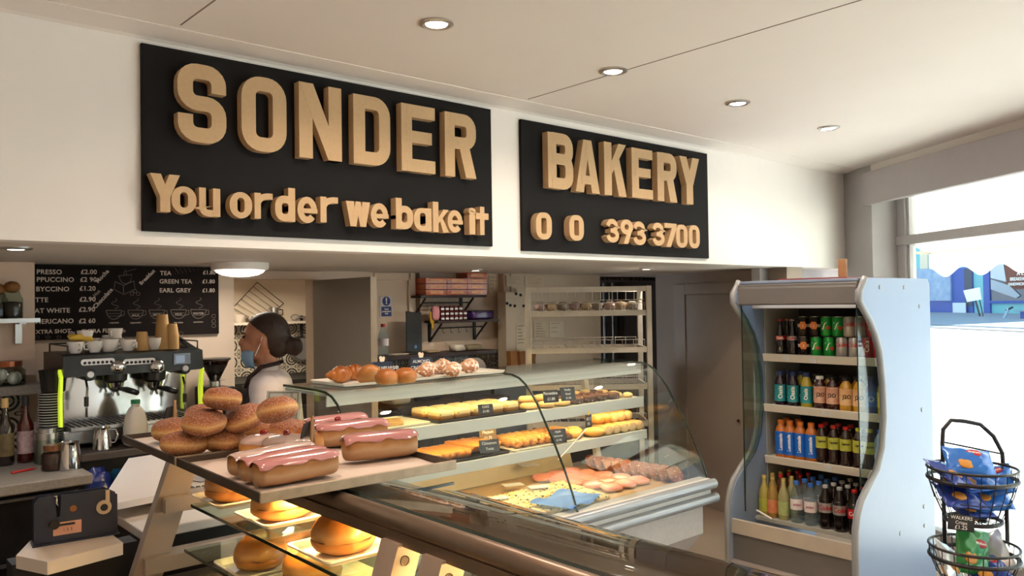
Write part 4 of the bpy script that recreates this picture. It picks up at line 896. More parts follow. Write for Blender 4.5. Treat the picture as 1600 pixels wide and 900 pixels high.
# deck
zd_ = DK+.001
tag(B().bb((2.30, 2.50, 0), (3.42, 3.20, .018), .006).build('deck_tray', pm('tan tray paper', '#b89a72', .6), None, (0, 0, zd_)), 'broad tan tray of biscuits on the cabinet deck', 'tray')
zd2 = zd_+.0185
def gman(seed, w=.10):
    b = B(); b.blob(w/2, w*.40, .012, (0, 0, .011), 2.6, -.9, .05, seed, 24, 8); return b
k = 0
for r in range(3):
    for i in range(5):
        put('pink_biscuit', f'{ORD[i]} pink iced biscuit from the rear panel, {["inner", "middle", "outer"][r]} row beside the chocolate biscuits', 'biscuit', 'pink iced biscuits on the cabinet deck', gman(k, .115), m_pinkb, (2.90+.105*r+.022*i, 3.06-.098*i, zd2+.010), rot=(.20, 0, -.25+.2*((k*7) % 3-1))); k += 1
def chocdisc(i): b = B(); b.blob(.052, .052, .010, (0, 0, 0), 2.6, None, .04, i, 24, 8); return b
m_chocb = bread('chocolate iced biscuit', [(0, '#9a5f2a'), (.5, '#6b330f'), (1, '#5a260c')], .35, 18, .2, speck=(52, .60, '#f0e4cc'))if False else m_chocb
for i in range(10):
    put('chocolate_biscuit', f'{ORD[i]} chocolate biscuit with white dots, counting from the rear panel', 'biscuit', 'chocolate biscuits leaning in a row', chocdisc(i), m_chocb, (3.29+.007*i, 3.06-.056*i, zd2+.040), rot=(.85, 0, -.15))
for i in range(20):
    c, r = i % 5, i//5
    put('cheese_slice', f'{ORD[i]} olive topped cheese slice of the slab around the blue paper', 'savoury slice', 'olive topped slices on the cabinet deck', block(.098, .09, .024, 70+i, .05), m_pizza, (2.40+.103*c+.02*r, 2.60+.098*r, zd2), .06*(i % 3-1))
b = B(); vs = []; nx, ny = 10, 8
for j in range(ny+1):
    for i in range(nx+1): vs.append((.30*(i/nx-.5), .22*(j/ny-.5), .006+.010*math.sin(i*.9)*math.cos(j*.8)))
b.add(vs, [(j*(nx+1)+i, j*(nx+1)+i+1, (j+1)*(nx+1)+i+1, (j+1)*(nx+1)+i) for j in range(ny) for i in range(nx)])
q = onZ(887, 780, zd2+.04)
put('blue_paper', 'crumpled bright blue paper sheet lying over the savoury slices', 'paper', None, b, pm('blue paper', '#2f74d0', .5, hex2='#4f95e2', vs=14), V3(q, z=zd2+.036), .25)
m_wcard = pm('white ticket', '#cfd2d6', .5)
for i, (x, y) in enumerate([(776, 772), (801, 752), (841, 755), (826, 727)]):
    q = onZ(x, y, zd2+.05); put('white_ticket', ['white ticket at the near corner of the deck, furthest from the blue paper', 'white ticket between the near corner one and the sandwich slices', 'white ticket on the slices just behind the blue paper', 'white ticket at the back of the deck under the lower shelf'][i], 'ticket', 'white tickets on the cabinet deck', B().bb((-.05, -.03, 0), (.05, .03, .003)), m_wcard, V3(q, z=zd2+.032+.02*(i == 3)), -.35, False)
# ------------------------------------------------------------------ the open drinks cooler
FX, FY, FW = 4.20, 1.93, .775
m_fridge = pm('cooler side panel', '#8797b2', .35, var=.02); m_fgrey = pm('cooler front grey', '#6c6b6b', .4, var=.04); m_ftrim = pm('cooler edge trim', '#93969a', .3, var=.03)
m_finn = pm('cooler inner panel', '#a9aaa4', .5, var=.05); m_lip = pm('cooler shelf rail', '#cfcac0', .4, var=.03); m_blackin = pm('cooler dark back', '#2b2a2a', .6)
m_fglass = glassm('cooler wing glass', '#dfe8e2', 1.5)
fz = thing('drinks_cooler', 'tall grey open-front drinks cooler beside the shop window', 'drinks cooler', (FX, FY, 0))
pxprof = [(1352, 441), (1346, 455), (1346, 470), (1352, 482), (1362, 500), (1371, 522), (1378, 550), (1383, 600), (1385, 650), (1382, 700), (1374, 735), (1360, 762), (1349, 785), (1344, 805), (1341, 830), (1341, 870)]
pr = [(float(onY(x, y, FY)[0])-FX, float(onY(x, y, FY)[2])) for x, y in pxprof]
ztop = float(onY(1370, 434, FY)[2]); zb_ = pr[-1][1]
xb_ = .77
front = [(pr[0][0]+.02, ztop)]+pr+[(pr[-1][0]+.005, .10), (pr[-1][0]+.04, .02)]
outline = front+[(xb_, .02), (xb_, ztop-.03), (xb_-.03, ztop)]
def off(pl, d): return [(x+d, z) for x, z in pl]
b = B(); b.prism(outline, 0, .035, 'y'); b.prism(outline, FW-.035, FW, 'y'); b.build('side_panel', m_fridge, fz)
ed = B()
for y in (.010, FW-.012):
    ed.tube([(x-.004, y, z) for x, z in front], .017, 10)
ed.build('edge_trim', m_ftrim, fz, smooth='all')
for (x, z) in ((.12, ztop-.05), (.42, ztop-.05), (.62, ztop-.16), (.62, ztop-.75), (.62, ztop-1.3), (.30, zb_+.02), (.62, zb_+.0)):
    B().lathe([(0, .004), (.010, .004), (.013, 0)], 14, (x, 0, z), Matrix.Rotation(PI/2, 4, 'X'), cap=False).build('screw_cap', m_ftrim, fz)
hx = pr[1][0]
B().bb((hx+.03, .035, ztop-.016), (xb_, FW-.035, ztop), .003).build('top_panel', m_fridge, fz)
hz0 = float(onX(1345, 476, FX+hx+.02)[2])
B().bb((hx+.012, .03, hz0), (hx+.10, FW-.03, ztop-.035), .01).bb((hx+.02, .03, ztop-.045), (hx+.09, FW-.03, ztop-.018), .008).build('header_panel', m_fgrey, fz)
B().bb((hx+.16, .036, hz0-.02), (.58, FW-.036, hz0+.0), .003).build('canopy_underside', m_lip, fz)
B().cyl((hx+.13, .08, hz0+.03), (hx+.13, FW-.08, hz0+.03), .006).build('cooler_lamp', pm('cool white tube', '#f2f4ff', .4, emit=6, var=0), fz)
B().bb((.60, .035, .3), (.62, FW-.035, ztop-.02)).build('back_panel', m_blackin, fz)
for y in (.0355, FW-.039): B().bb((.20, y, .5), (.60, y+.0035, ztop-.1)).build('inner_panel', m_finn, fz)
sh = []
for (x0, y0) in ((1290, 559), (1290, 642), (1290, 727)):
    sh.append(float(onX(x0, y0, FX+.175)[2]))
def fshelf(z, x0):
    b = B().bb((x0, .04, z-.014), (.60, FW-.04, z)); o = b.build('shelf', m_lip, fz)
    B().box((x0-.004, FW/2, z-.012), (.012, FW-.085, .046), .002, ry=-.2).build('price_rail', m_lip, o)
    return o
sob = [fshelf(z, .175) for z in sh]
for i, (x, y) in enumerate(((1228, 558), (1271, 563), (1290, 644), (1294, 731))):
    q = onX(x, y+1, FX+.166); B().box((float(q[0])-FX-.002, float(q[1])-FY, float(q[2])), (.003, .042, .026), ry=-.2).build('price_ticket', m_wcard, fz)
zdk = float(onX(1230, 818, FX+.04)[2])
B().bb((.06, .036, zdk-.02), (.60, FW-.036, zdk)).build('bottom_deck', m_finn, fz)
xf = pr[-1][0]
b = B()
b.prism([(xf+.005, zdk+.028), (xf+.025, zdk+.03), (xf+.045, zdk), (xf+.045, zdk-.05), (xf+.005, zdk-.05)], .03, FW-.03, 'y'); b.build('deck_lip', pm('deck lip beige grey', '#b7b0a6', .4), fz)
b = B(); b.bb((xf+.02, .03, zdk-.21), (xf+.06, FW-.03, zdk-.05)); b.bb((xf+.03, .03, .05), (xf+.07, FW-.03, zdk-.25)); b.build('kick_panel', m_fgrey, fz)
B().tube([(xf+.012, .03, zdk-.225), (xf+.012, FW-.03, zdk-.225)], .026, 12).build('bumper', pm('cooler bumper mauve grey', '#8d8583', .4), fz, smooth=50)
xg = hx+.035
wing = [(xg, hz0)]+[(xg, zdk+.05)]+[p for p in reversed(pr[3:13]) if p[0] > xg]
for y in (.042, FW-.046):
    B().prism(wing, y, y+.004, 'y').build('wing_glass', m_fglass, fz)
for y in (.041, FW-.047): B().bb((xg-.002, y, zdk+.05), (xg+.002, y+.006, hz0)).build('wing_glass_edge', m_edge, fz)
q = onX(1182, 797, FX+.03); q2 = onX(1206, 811, FX+.03)
B().tube([V3(q-np.array([FX, FY, 0])), V3(q2-np.array([FX, FY, 0]))], .006, 6).build('loose_strip', m_white_plastic, fz)
tag(B().bb((0, 0, 0), (.5, .42, .012), .003).build('red_folder', pm('red folder', '#7a1c22', .5), None, (FX+.16, FY+.20, ztop+.001)), 'flat dark red folder lying on top of the drinks cooler', 'folder')
qa = onX(1317, 431, FX+.45); 
tag(B().bb((0, 0, 0), (.02, .05, .125), .002).build('wood_offcut', m_wood, None, (FX+.45, float(qa[1])-.02, ztop+.001)), 'pale wood offcut standing upright on the drinks cooler', 'wood block')
# --- drinks: one of each kind, then copies
m_cola = pm('dark cola', '#150a08', .08, coat=1, var=.2); m_alu = pm('can aluminium', '#c8c8c8', .25, 1, var=.03)
def liq(name, h, r=.1): return pm(name, h, r, coat=1, var=.1)
m_clear = glassm('clear bottle plastic', '#dfe9ee', 1.5, solid=.10, solidhex='#c9d6dc')
m_capr = pm('red cap', '#b81a18', .35); m_capb = pm('blue cap', '#3668c0', .35); m_caps = pm('grey cap', '#a7a9ab', .35); m_capo = pm('orange cap', '#d3742a', .4); m_capg = pm('gold foil cap', '#d8bd6a', .3, .5); m_capn = pm('navy cap', '#182a5c', .4); m_capw = pm('white cap', '#e3e3e0', .4); m_capk = pm('black cap', '#1c1b1b', .4); m_capy = pm('lime cap', '#c2c437', .4)
PROTO = {}
FACE = PI+.42
def can(key, body, inks, letters, size, up=False, off_=0, z=.058):
    t = thing('drink_can', 'x', 'drink can'); r, h = .033, .115
    B().lathe([(.022, 0), (.027, .002), (r, .010), (r, h-.012), (r*.84, h-.002)], 22, cap=False).build('can_body', pm('can '+key, body, .25, .4, var=.05, coat=.5), t, smooth=50)
    B().lathe([(r*.84, h-.003), (r*.85, h), (r*.80, h), (r*.78, h-.004), (0, h-.004)], 22, cap=False).build('can_lid', m_alu, t, smooth=50)
    for s, ink, sz, zz, da in letters: wraptext(s, sz, r, zz, FACE+da, ink, t, up, offset=.0012)
    PROTO[key] = t
m_iw = pm('white print', '#eee8e2', .5); m_ir = pm('red print', '#b5121b', .5); m_io = pm('orange print', '#d97a2a', .5); m_iblk = pm('black print', '#141414', .5)
can('dark orange', '#241410', None, [('TANGO', m_iw, .022, .062, 0)], 0)
o = B(); o.blob(.02, .006, .026, (0, 0, 0), 2, None, .05, 1, 14, 8)
ob = o.build('orange_patch', m_io, PROTO['dark orange'], (.0315*math.cos(FACE), .0315*math.sin(FACE), .064), (0, 0, FACE-PI/2)); ob.scale = (1, .35, 1)
can('green', '#129a3a', None, [('7', m_iw, .062, .060, -.25), ('up', m_ir, .030, .055, .45)], 0)
can('silver', '#b9b6b4', None, [('Coke', m_ir, .040, .074, 0)], 0)
can('red', '#b3131b', None, [('Cola', m_iw, .034, .070, 0)], 0, True)
def bottle(key, name, h, r, prof, liquid, cap, caph, capr, label=None, letters=(), lab=None, smooth=40):
    t = thing(name, 'x', 'bottle')
    B().lathe([(0, 0)]+[(p*r, z*h) for p, z in prof], 20, cap=False).build('bottle_body', liquid, t, smooth=smooth)
    z1 = prof[-1][1]*h
    B().lathe([(capr, z1-.004), (capr, z1+caph-.002), (capr*.85, z1+caph), (0, z1+caph)], 16).build('cap', cap, t, smooth=40)
    if lab:
        for z0, zz1, m in lab: B().lathe([(r+.0006, z0*h), (r+.0006, zz1*h)], 22, cap=False).build('label_band', m, t, smooth='all')
    for s, ink, sz, z, da, up in letters: wraptext(s, sz, r+.0007, z*h, FACE+da, ink, t, up, offset=.0008)
    PROTO[key] = t
P_glass = [(.95, 0), (1, .03), (1, .34), (.88, .42), (.86, .52), (.62, .70), (.42, .82), (.40, .97)]
P_str = [(.9, 0), (1, .03), (1, .66), (.85, .78), (.5, .88), (.48, .93)]
P_pet = [(.85, 0), (1, .04), (1, .2), (.94, .24), (1, .28), (1, .62), (.92, .70), (.45, .88), (.42, .93)]
P_tall = [(.92, 0), (1, .03), (.92, .2), (1, .34), (1, .70), (.7, .84), (.44, .9), (.44, .94)]
m_labr = pm('red label', '#b8141c', .4); m_labs = pm('silver label', '#a9a7a6', .3, .4); m_labw = pm('white pink label', '#d9cbd2', .5, hex2='#e8e4e4'); m_teal = pm('teal label', '#2f9aa0', .4, hex2='#1f7f8c', vs=30)
m_labc = pm('cream fruit label', '#d9c8ae', .5, hex2='#b5533a', vs=35); m_laby = pm('cream orange label', '#e2d2ac', .5, hex2='#d98a3a', vs=35); m_labyel = pm('yellow label', '#d2c24a', .5, hex2='#7f9a3a', vs=30); m_labblu = pm('blue sleeve', '#1c58b8', .3, hex2='#1a6fd0', vs=20); m_laborg = pm('orange label', '#c8502a', .5, hex2='#d9a070', vs=40)
bottle('cola glass', 'glass_bottle', .215, .029, P_glass, m_cola, m_capr, .006, .0135, lab=[(.43, .54, m_labr)], letters=[('Cola', m_iw, .022, .485, 0, False)])
bottle('diet glass', 'glass_bottle', .215, .029, P_glass, m_cola, m_caps, .006, .0135, lab=[(.43, .54, m_labs)], letters=[('Coke', m_ir, .020, .485, 0, False)])
PO = [(.92, 0), (1, .03), (1, .62), (.9, .72), (.55, .86), (.53, .9)]
bottle('berry juice', 'juice_bottle', .205, .034, PO, liq('berry juice', '#1c0b22'), m_capn, .022, .020, lab=[(.14, .62, m_teal)], letters=[('Oasis', m_iw, .034, .40, 0, True)])
bottle('citrus juice', 'juice_bottle', .205, .034, PO, liq('citrus juice', '#a99a26'), m_capn, .022, .020, lab=[(.14, .62, m_teal)], letters=[('Oasis', m_iw, .030, .40, 0, True)])
bottle('dark fruit', 'juice_bottle', .190, .036, P_str, liq('dark fruit juice', '#3a0f0c'), m_capw, .014, .022, lab=[(.20, .70, m_labc)], letters=[('J2O', m_iblk, .030, .45, 0, False)])
bottle('dark fruit black cap', 'juice_bottle', .190, .036, P_str, liq('dark fruit juice', '#3a0f0c'), m_capk, .014, .022, lab=[(.20, .70, m_labc)], letters=[('J2O', m_iblk, .030, .45, 0, False)])
bottle('orange juice', 'juice_bottle', .190, .037, P_str, liq('orange juice', '#c8952a'), m_capk, .014, .022, lab=[(.20, .68, m_laby)], letters=[('J2O', m_iblk, .030, .44, 0, False)])
bottle('blue juice', 'juice_bottle', .205, .033, PO, liq('blue juice', '#1f3f8a'), m_capn, .022, .020, lab=[(.2, .6, m_labblu)], letters=[('O', m_iw, .04, .40, 0, False)])
bottle('green juice', 'juice_bottle', .205, .033, PO, liq('green juice', '#8b8a3a'), m_capk, .022, .020, lab=[(.2, .6, m_labyel)], letters=[('p', m_iw, .04, .40, 0, False)])
bottle('sports', 'sports_bottle', .225, .035, [(.92, 0), (1, .03), (1, .70), (.82, .80), (.55, .86), (.55, .88)], liq('orange sports drink', '#b5661c'), m_capo, .026, .019, lab=[(.10, .70, m_labblu)], letters=[('Lucozade', m_iw, .026, .42, 0, True)])
bottle('iced tea', 'iced_tea_bottle', .222, .033, P_tall, liq('iced tea', '#26100a'), m_capr, .014, .017, lab=[(.40, .70, m_labyel)], letters=[('Lipton', m_iblk, .018, .58, 0, False)])
bottle('lemon tea', 'iced_tea_bottle', .222, .033, P_tall, liq('iced tea', '#26100a'), m_capy, .014, .017, lab=[(.40, .70, m_labyel)], letters=[('Lipton', m_iblk, .018, .58, 0, False)])
bottle('sparkling', 'water_bottle', .225, .033, P_tall, pm('frosted blue bottle', '#56779a', .3, hex2='#a9c3d6', vs=90), m_capb, .014, .017)
PG = [(.95, 0), (1, .02), (1, .55), (.75, .68), (.42, .80), (.38, .94)]
bottle('yellow glass', 'glass_bottle', .24, .033, PG, liq('yellow pressé', '#a89b4a'), m_capg, .012, .013, lab=[(.12, .44, m_labyel)])
bottle('orange glass', 'glass_bottle', .24, .033, PG, liq('orange pressé', '#9a7a3c'), m_capg, .012, .013, lab=[(.12, .44, m_laborg)])
bottle('pale glass', 'glass_bottle', .24, .033, PG, liq('pale pressé', '#9c9a6a'), m_capg, .012, .013, lab=[(.12, .44, pm('pale green label', '#c5c98a', .5, hex2='#8aa05a', vs=40))])
bottle('red glass', 'glass_bottle', .24, .033, PG, liq('red pressé', '#5a2018'), m_capr, .012, .013, lab=[(.12, .44, m_laborg)])
bottle('water', 'water_bottle', .235, .036, P_pet, m_clear, m_capb, .016, .016, lab=[(.32, .58, m_labw)], letters=[('evian', pm('pink print', '#b5708c', .5), .022, .45, 0, False)])
bottle('diet cola', 'cola_bottle', .24, .036, P_pet, m_cola, m_caps, .016, .015, lab=[(.38, .60, m_labs)], letters=[('Coke', m_ir, .036, .49, 0, False)])
bottle('cola', 'cola_bottle', .24, .036, P_pet, m_cola, m_capr, .016, .015, lab=[(.36, .58, m_labr)], letters=[('Cola', m_iw, .030, .47, 0, False)])
used = set()
def drink(key, label, y, x, z, group, rz=0):
    p = PROTO[key]; loc = (FX+x, FY+y, z+.0008)
    if key not in used: used.add(key); p.location = loc; p.rotation_euler = (0, 0, rz); o = p
    else: o = clone(p, loc, (0, 0, rz))
    o['label'] = label; o['group'] = group; return o
def yat(px, x): 
    d = ray(px, 600); return float(d[1]*(FX+x)/d[0])-FY
def row(items, x, z, group, where, back=(), dx=.075, rname='front'):
    seen = {}
    for px, key, desc in items:
        n = seen.get(key, 0); seen[key] = n+1
        tot = sum(1 for it in items if it[1] == key)
        lab = f'{desc} {where}' if tot == 1 else f'{ORD[n]} {desc} from the door {where}'
        drink(key, lab, yat(px, x), x, z, group, random.uniform(-.15, .15))
z1_, z2_, z3_, z4_ = sh[0], sh[1], sh[2], zdk
xr = .225
row([(1221, 'cola glass', 'cola glass bottle with red label'), (1240, 'diet glass', 'cola glass bottle with silver label'), (1257, 'dark orange', 'black and orange can'), (1277, 'green', 'green lemonade can'), (1297, 'green', 'green lemonade can'), (1317, 'silver', 'silver diet cola can'), (1337, 'silver', 'silver diet cola can'), (1356, 'red', 'red cola can'), (1375, 'red', 'red cola can')], xr, z1_, 'drinks on the top cooler shelf', 'in lower top shelf layer')
row([(1257, 'dark orange', 'black and orange can'), (1275, 'dark orange', 'black and orange can'), (1293, 'green', 'green lemonade can'), (1311, 'green', 'green lemonade can'), (1329, 'silver', 'silver diet cola can'), (1347, 'silver', 'silver diet cola can'), (1364, 'red', 'red cola can')], xr+.008, z1_+.1165, 'drinks on the top cooler shelf', 'in the upper can layer')
row([(1232, 'cola glass', 'cola glass bottle with red label')], xr+.075, z1_, 'drinks on the top cooler shelf', 'behind the two front glass bottles')
row([(1219, 'berry juice', 'dark berry juice with teal label'), (1239, 'berry juice', 'dark berry juice with teal label'), (1260, 'citrus juice', 'yellow juice with teal label'), (1281, 'dark fruit', 'dark fruit juice with white cap'), (1301, 'dark fruit black cap', 'dark fruit juice with black cap'), (1322, 'orange juice', 'orange juice with fruit label'), (1343, 'orange juice', 'orange juice with fruit label'), (1362, 'blue juice', 'blue bottle marked with a ring letter'), (1380, 'green juice', 'olive green bottle')], xr, z2_, 'drinks on the second cooler shelf', 'on the second shelf')
row([(1230, 'berry juice', 'dark berry juice with teal label'), (1252, 'citrus juice', 'yellow juice with teal label'), (1275, 'dark fruit black cap', 'dark fruit juice with black cap'), (1296, 'orange juice', 'orange juice with fruit label'), (1318, 'dark fruit black cap', 'dark fruit juice with black cap'), (1340, 'orange juice', 'orange juice with fruit label')], xr+.09, z2_, 'drinks on the second cooler shelf', 'in the second shelf rear row')
row([(1219, 'sports', 'blue sleeved sports drink'), (1233, 'sports', 'blue sleeved sports drink'), (1249, 'sports', 'blue sleeved sports drink'), (1266, 'sports', 'blue sleeved sports drink'), (1282, 'iced tea', 'red capped iced tea'), (1301, 'iced tea', 'red capped iced tea'), (1320, 'iced tea', 'red capped iced tea'), (1340, 'lemon tea', 'lime capped iced tea'), (1357, 'lemon tea', 'lime capped iced tea'), (1374, 'sparkling', 'frosted blue bottle')], xr, z3_, 'drinks on the third cooler shelf', 'on the third shelf')
row([(1228, 'sports', 'blue sleeved sports drink'), (1246, 'sports', 'blue sleeved sports drink'), (1288, 'iced tea', 'red capped iced tea'), (1308, 'iced tea', 'red capped iced tea'), (1328, 'iced tea', 'red capped iced tea')], xr+.085, z3_, 'drinks on the third cooler shelf', 'in the third shelf rear row')
for k, xx in enumerate((.11, .192, .274, .356)):
    it = []
    rn = ['front', 'second', 'third', 'rearmost'][k]
    base = [(1191, 'yellow glass', 'yellow drink in glass bottle'), (1204, 'orange glass', 'orange labelled glass bottle'), (1221, 'pale glass', 'pale green glass bottle'), (1241, 'water', 'clear water bottle with blue cap'), (1263, 'water', 'clear water bottle with blue cap'), (1286, 'diet cola', 'silver labelled diet cola bottle'), (1308, 'diet cola', 'silver labelled diet cola bottle'), (1331, 'cola', 'red capped cola bottle'), (1349, 'cola', 'red capped cola bottle')]
    if k >= 1: base[1] = (1204, 'red glass', 'red capped glass bottle')
    if k >= 2: base[2] = (1221, 'red glass', 'red capped glass bottle')
    for px, key, d in base: it.append((px+k*13, key, d))
    if k == 3: it = it[:8]
    row(it, xx, z4_, 'drinks on the bottom cooler deck', f'in the bottom {rn} row')
# ------------------------------------------------------------------ coffee corner behind the counter
m_stone = pm('speckled stone worktop', '#8d8375', .45, var=.2, vs=90); m_black = pm('black enamel', '#141313', .3, var=.1); m_blackm = pm('matt black', '#1a1918', .6)
m_steel = pm('mirror steel', '#cfcfd0', .12, 1, var=.03); m_steel2 = pm('satin steel', '#c4c6c8', .3, 1, var=.05); m_neon = pm('neon yellow panel', '#d8f03a', .4, emit=.5, var=0)
m_cup = pm('white porcelain', '#ded5cc', .2, coat=.4, var=.02); m_kraft = pm('kraft paper cup', '#b78f58', .7, var=.08)
m_cupb = pm('cupboard front dark', '#171514', .35, var=.1); m_jarglass = glassm('jar glass', '#dce4de', 1.5); m_cork = pm('cork', '#8a5a30', .8, var=.2, vs=60)
WZ = 1.05
wtop = thing('stone_worktop', 'speckled stone worktop carrying the syrup bottles', 'worktop', (0, 0, 0))
B().bb((-1.0, 3.77, WZ-.045), (.945, 4.62, WZ), .006).build('worktop_slab', m_stone, wtop)
base = thing('base_cupboard', 'black base cupboard under the stone worktop', 'cupboard', (0, 0, 0))
B().bb((-1.0, 3.84, 0), (.93, 4.60, WZ-.046)).build('cupboard_body', m_cupb, base)
for z in (.98, .72, .46): B().bb((.30, 3.825, z-.235), (.92, 3.84, z)).build('drawer', m_cupb, base); B().bb((.32, 3.805, z-.008), (.90, 3.825, z+.004)).build('drawer_handle', m_steel2, base)
mc = thing('machine_counter', 'dark counter under the coffee machine', 'counter', (0, 0, 0))
B().bb((.95, 3.98, 1.065), (1.45, 4.64, 1.10), .004).bb((1.45, 4.28, 1.065), (1.92, 4.64, 1.10), .004).build('counter_top', pm('dark counter top', '#4a4038', .4, var=.15), mc)
B().bb((.96, 4.04, 0), (1.44, 4.63, 1.064)).bb((1.44, 4.32, 0), (1.91, 4.63, 1.064)).build('counter_front', m_blackm, mc)
for k, (x, z, s) in enumerate(((1.00, .86, .07), (1.15, .80, .075), (1.30, .9, .07))):
    tag(B().blob(s, .05, s*1.6, (0, 0, s*1.6), 2.5, None, .2, k, 18, 12).build('rubbish_bag', pm('blue rubbish bag %d' % k, ['#1d2c6a', '#1b4a5e', '#242a4a'][k], .25, coat=.4), None, (x, 3.965, 1.03-s*3.2), smooth='all'), ['dark blue bin bag hanging under the coffee machine counter', 'teal bin bag beside the dark blue one', 'slate blue bin bag nearest the doughnut tray'][k], 'bag', 'bin bags under the machine counter')
# ledge and shelf on the pier
tag(B().bb((-1.0, 4.40, 1.345), (.905, 4.529, 1.393), .004).build('stone_ledge', m_stone, None), 'short speckled stone ledge holding the egg jar', 'ledge')
shf = thing('wall_shelf', 'thin dark shelf with jars below the lowered ceiling', 'shelf', (0, 0, 0))
B().bb((-.9, 4.36, 1.690), (.865, 4.525, 1.706)).build('shelf_board', m_blackm, shf); B().bb((-.9, 4.352, 1.688), (.867, 4.36, 1.708)).build('shelf_edge', m_steel2, shf)
B().bb((.79, 4.50, 1.585), (.818, 4.527, 1.689)).bb((.79, 4.40, 1.68), (.818, 4.527, 1.689)).build('bracket', m_steel2, shf)
def jar(name, label, x, y, Y, z, r, h, fill, lid, hfill, group=None):
    q = onY(x, y, Y); t = thing(name, label, 'jar', (float(q[0]), Y, z), 0, group)
    B().lathe([(0, .002), (r*.95, 0), (r, .01), (r, h*.72), (r*.8, h*.86), (r*.72, h)], 22, cap=False).build('jar_glass', m_jarglass, t, smooth='all')
    B().lathe([(0, .004), (r*.92, .004), (r*.92, h*hfill), (0, h*hfill*1.05)], 18).build('contents', fill, t, smooth=40)
    if lid == 'cork': B().blob(r*.75, r*.75, r*.62, (0, 0, h+r*.42), 2.2, None, .03, 1, 18, 12).build('cork_stopper', m_cork, t, smooth='all')
    else: B().lathe([(0, h+.018), (r*.8, h+.018), (r*.8, h-.006)], 20).build('lid', lid, t)
    return t
m_tea = pm('dark dried leaves', '#2c241c', .8, var=.4, vs=80)
jar('cork_jar', 'glass jar with a ball cork on the thin dark shelf', 19, 497, 4.44, 1.707, .045, .13, m_tea, 'cork', .6); jar('cork_jar', 'glass jar cut off by the picture edge on the thin shelf', -4, 497, 4.46, 1.707, .045, .12, m_tea, 'cork', .6)
ej = jar('egg_jar', 'squat jar of eggs with copper lid on the stone ledge', 12, 600, 4.45, 1.394, .075, .095, m_jarglass, pm('copper lid', '#9a5a3c', .3, .8), .05)
for k in range(5): B().blob(.024, .024, .030, (.036*math.cos(k*1.3), .036*math.sin(k*1.3), .032+.02*(k % 2)), 2).build('egg', m_cup, ej, smooth='all')
# bottles on the worktop
def syrup(label, x, y, liq_, lab, capm, r=.036, h=.30):
    q = onZ(x, y, WZ); t = thing('syrup_bottle', label, 'bottle', V3(q, z=WZ+.001), 0, 'syrup bottles on the stone worktop')
    B().lathe([(0, 0), (r*.95, 0), (r, .012), (r, h*.56), (r*.55, h*.68), (r*.36, h*.78), (r*.36, h*.95)], 22, cap=False).build('bottle_body', liq_, t, smooth='all')
    B().lathe([(r+.0006, h*.14), (r+.0006, h*.48)], 22, cap=False).build('label_band', lab, t, smooth='all')
    B().lathe([(r*.42, h*.86), (r*.42, h), (0, h)], 16).build('cap', capm, t, smooth=40); return t
syrup('dark syrup bottle with cream neck band beside the picture edge', 8, 727, pm('dark syrup', '#1a0d08', .1, coat=1), pm('dark gold label', '#2a211a', .5, hex2='#8a7448', vs=40), pm('cream foil', '#c8a468', .4))
syrup('red syrup bottle with a white and red label', 40, 722, pm('red syrup', '#4a140c', .1, coat=.8), pm('white red label', '#d8cfc8', .5, hex2='#8a1a1a', vs=45), m_blackm, .034, .30)
jar('metal_canister', 'brushed metal canister behind the milk jug', 74, 714, 4.18, WZ+.001, .055, .14, m_steel2, m_steel2, .98)
jar('cocoa_jar', 'glass jar of brown cocoa touching the milk jug', 83, 726, 3.98, WZ+.001, .048, .09, pm('cocoa', '#4a2414', .8, var=.2), pm('amber lid', '#8a5a3a', .3, .5), .8)
def jug(label, x, y, z, r, h, rz, Y=None):
    q = onZ(x, y, z); t = thing('milk_jug', label, 'jug', V3(q, z=z+.001), rz, 'steel milk jugs')
    B().lathe([(0, 0), (r, 0), (r, .006), (r*.88, h*.6), (r*.78, h*.9), (r*.82, h), (r*.77, h-.002), (r*.7, h*.6), (r*.8, .01), (0, .008)], 28).build('jug_body', m_steel, t, smooth=50)
    B().tube([(r*.8, 0, h*.9), (r*1.25, 0, h*.86), (r*1.45, 0, h*.6), (r*1.25, 0, h*.3), (r*.9, 0, h*.25)], .005, 8).build('handle', m_steel, t, smooth='all')
    return t
jug('tapered steel milk jug at the corner of the stone worktop', 109, 733, WZ, .048, .118, 2.2)
tag(B().cyl((0, 0, .005), (.085, 0, .005), .005, seg=10).cyl((.085, 0, .005), (.112, 0, .006), .0045, .001, seg=10).build('red_pen', m_capr, None, V3(onZ(18, 741, WZ), z=WZ+.001), (0, 0, .35), smooth=50), 'red pen lying on the stone worktop', 'pen')
# stack of dark lids with pale rims
q = onY(80, 690, 4.22); t = thing('lid_stack', 'tall stack of dark cup lids with pale rims', 'lid stack', (float(q[0]), 4.22, 1.101))
b = B(); b2 = B()
for k in range(22):
    z = .012*k; b.lathe([(.048, z), (.052, z+.009), (.0, z+.010)], 22); b2.lathe([(.0535, z+.0075), (.0545, z+.0095), (.050, z+.0105)], 22, cap=False)
b.build('dark_lids', m_blackm, t, smooth=40); b2.build('lid_rims', m_cup, t, smooth=40)
tag(B().lathe([(0, 0), (.05, 0), (.058, .085), (.062, .10), (.0, .11)], 24).build('black_tub', m_black, None, (float(q[0])+.01, 4.22, 1.101+.268), smooth=40), 'black lidded tub on top of the lid stack', 'tub')
tag(B().bb((-.05, -.05, 0), (.05, .05, .13), .012).build('black_caddy', m_blackm, None, (.96, 4.5, 1.40)), 'black box behind the coffee machine, touching the pier', 'box') if False else None
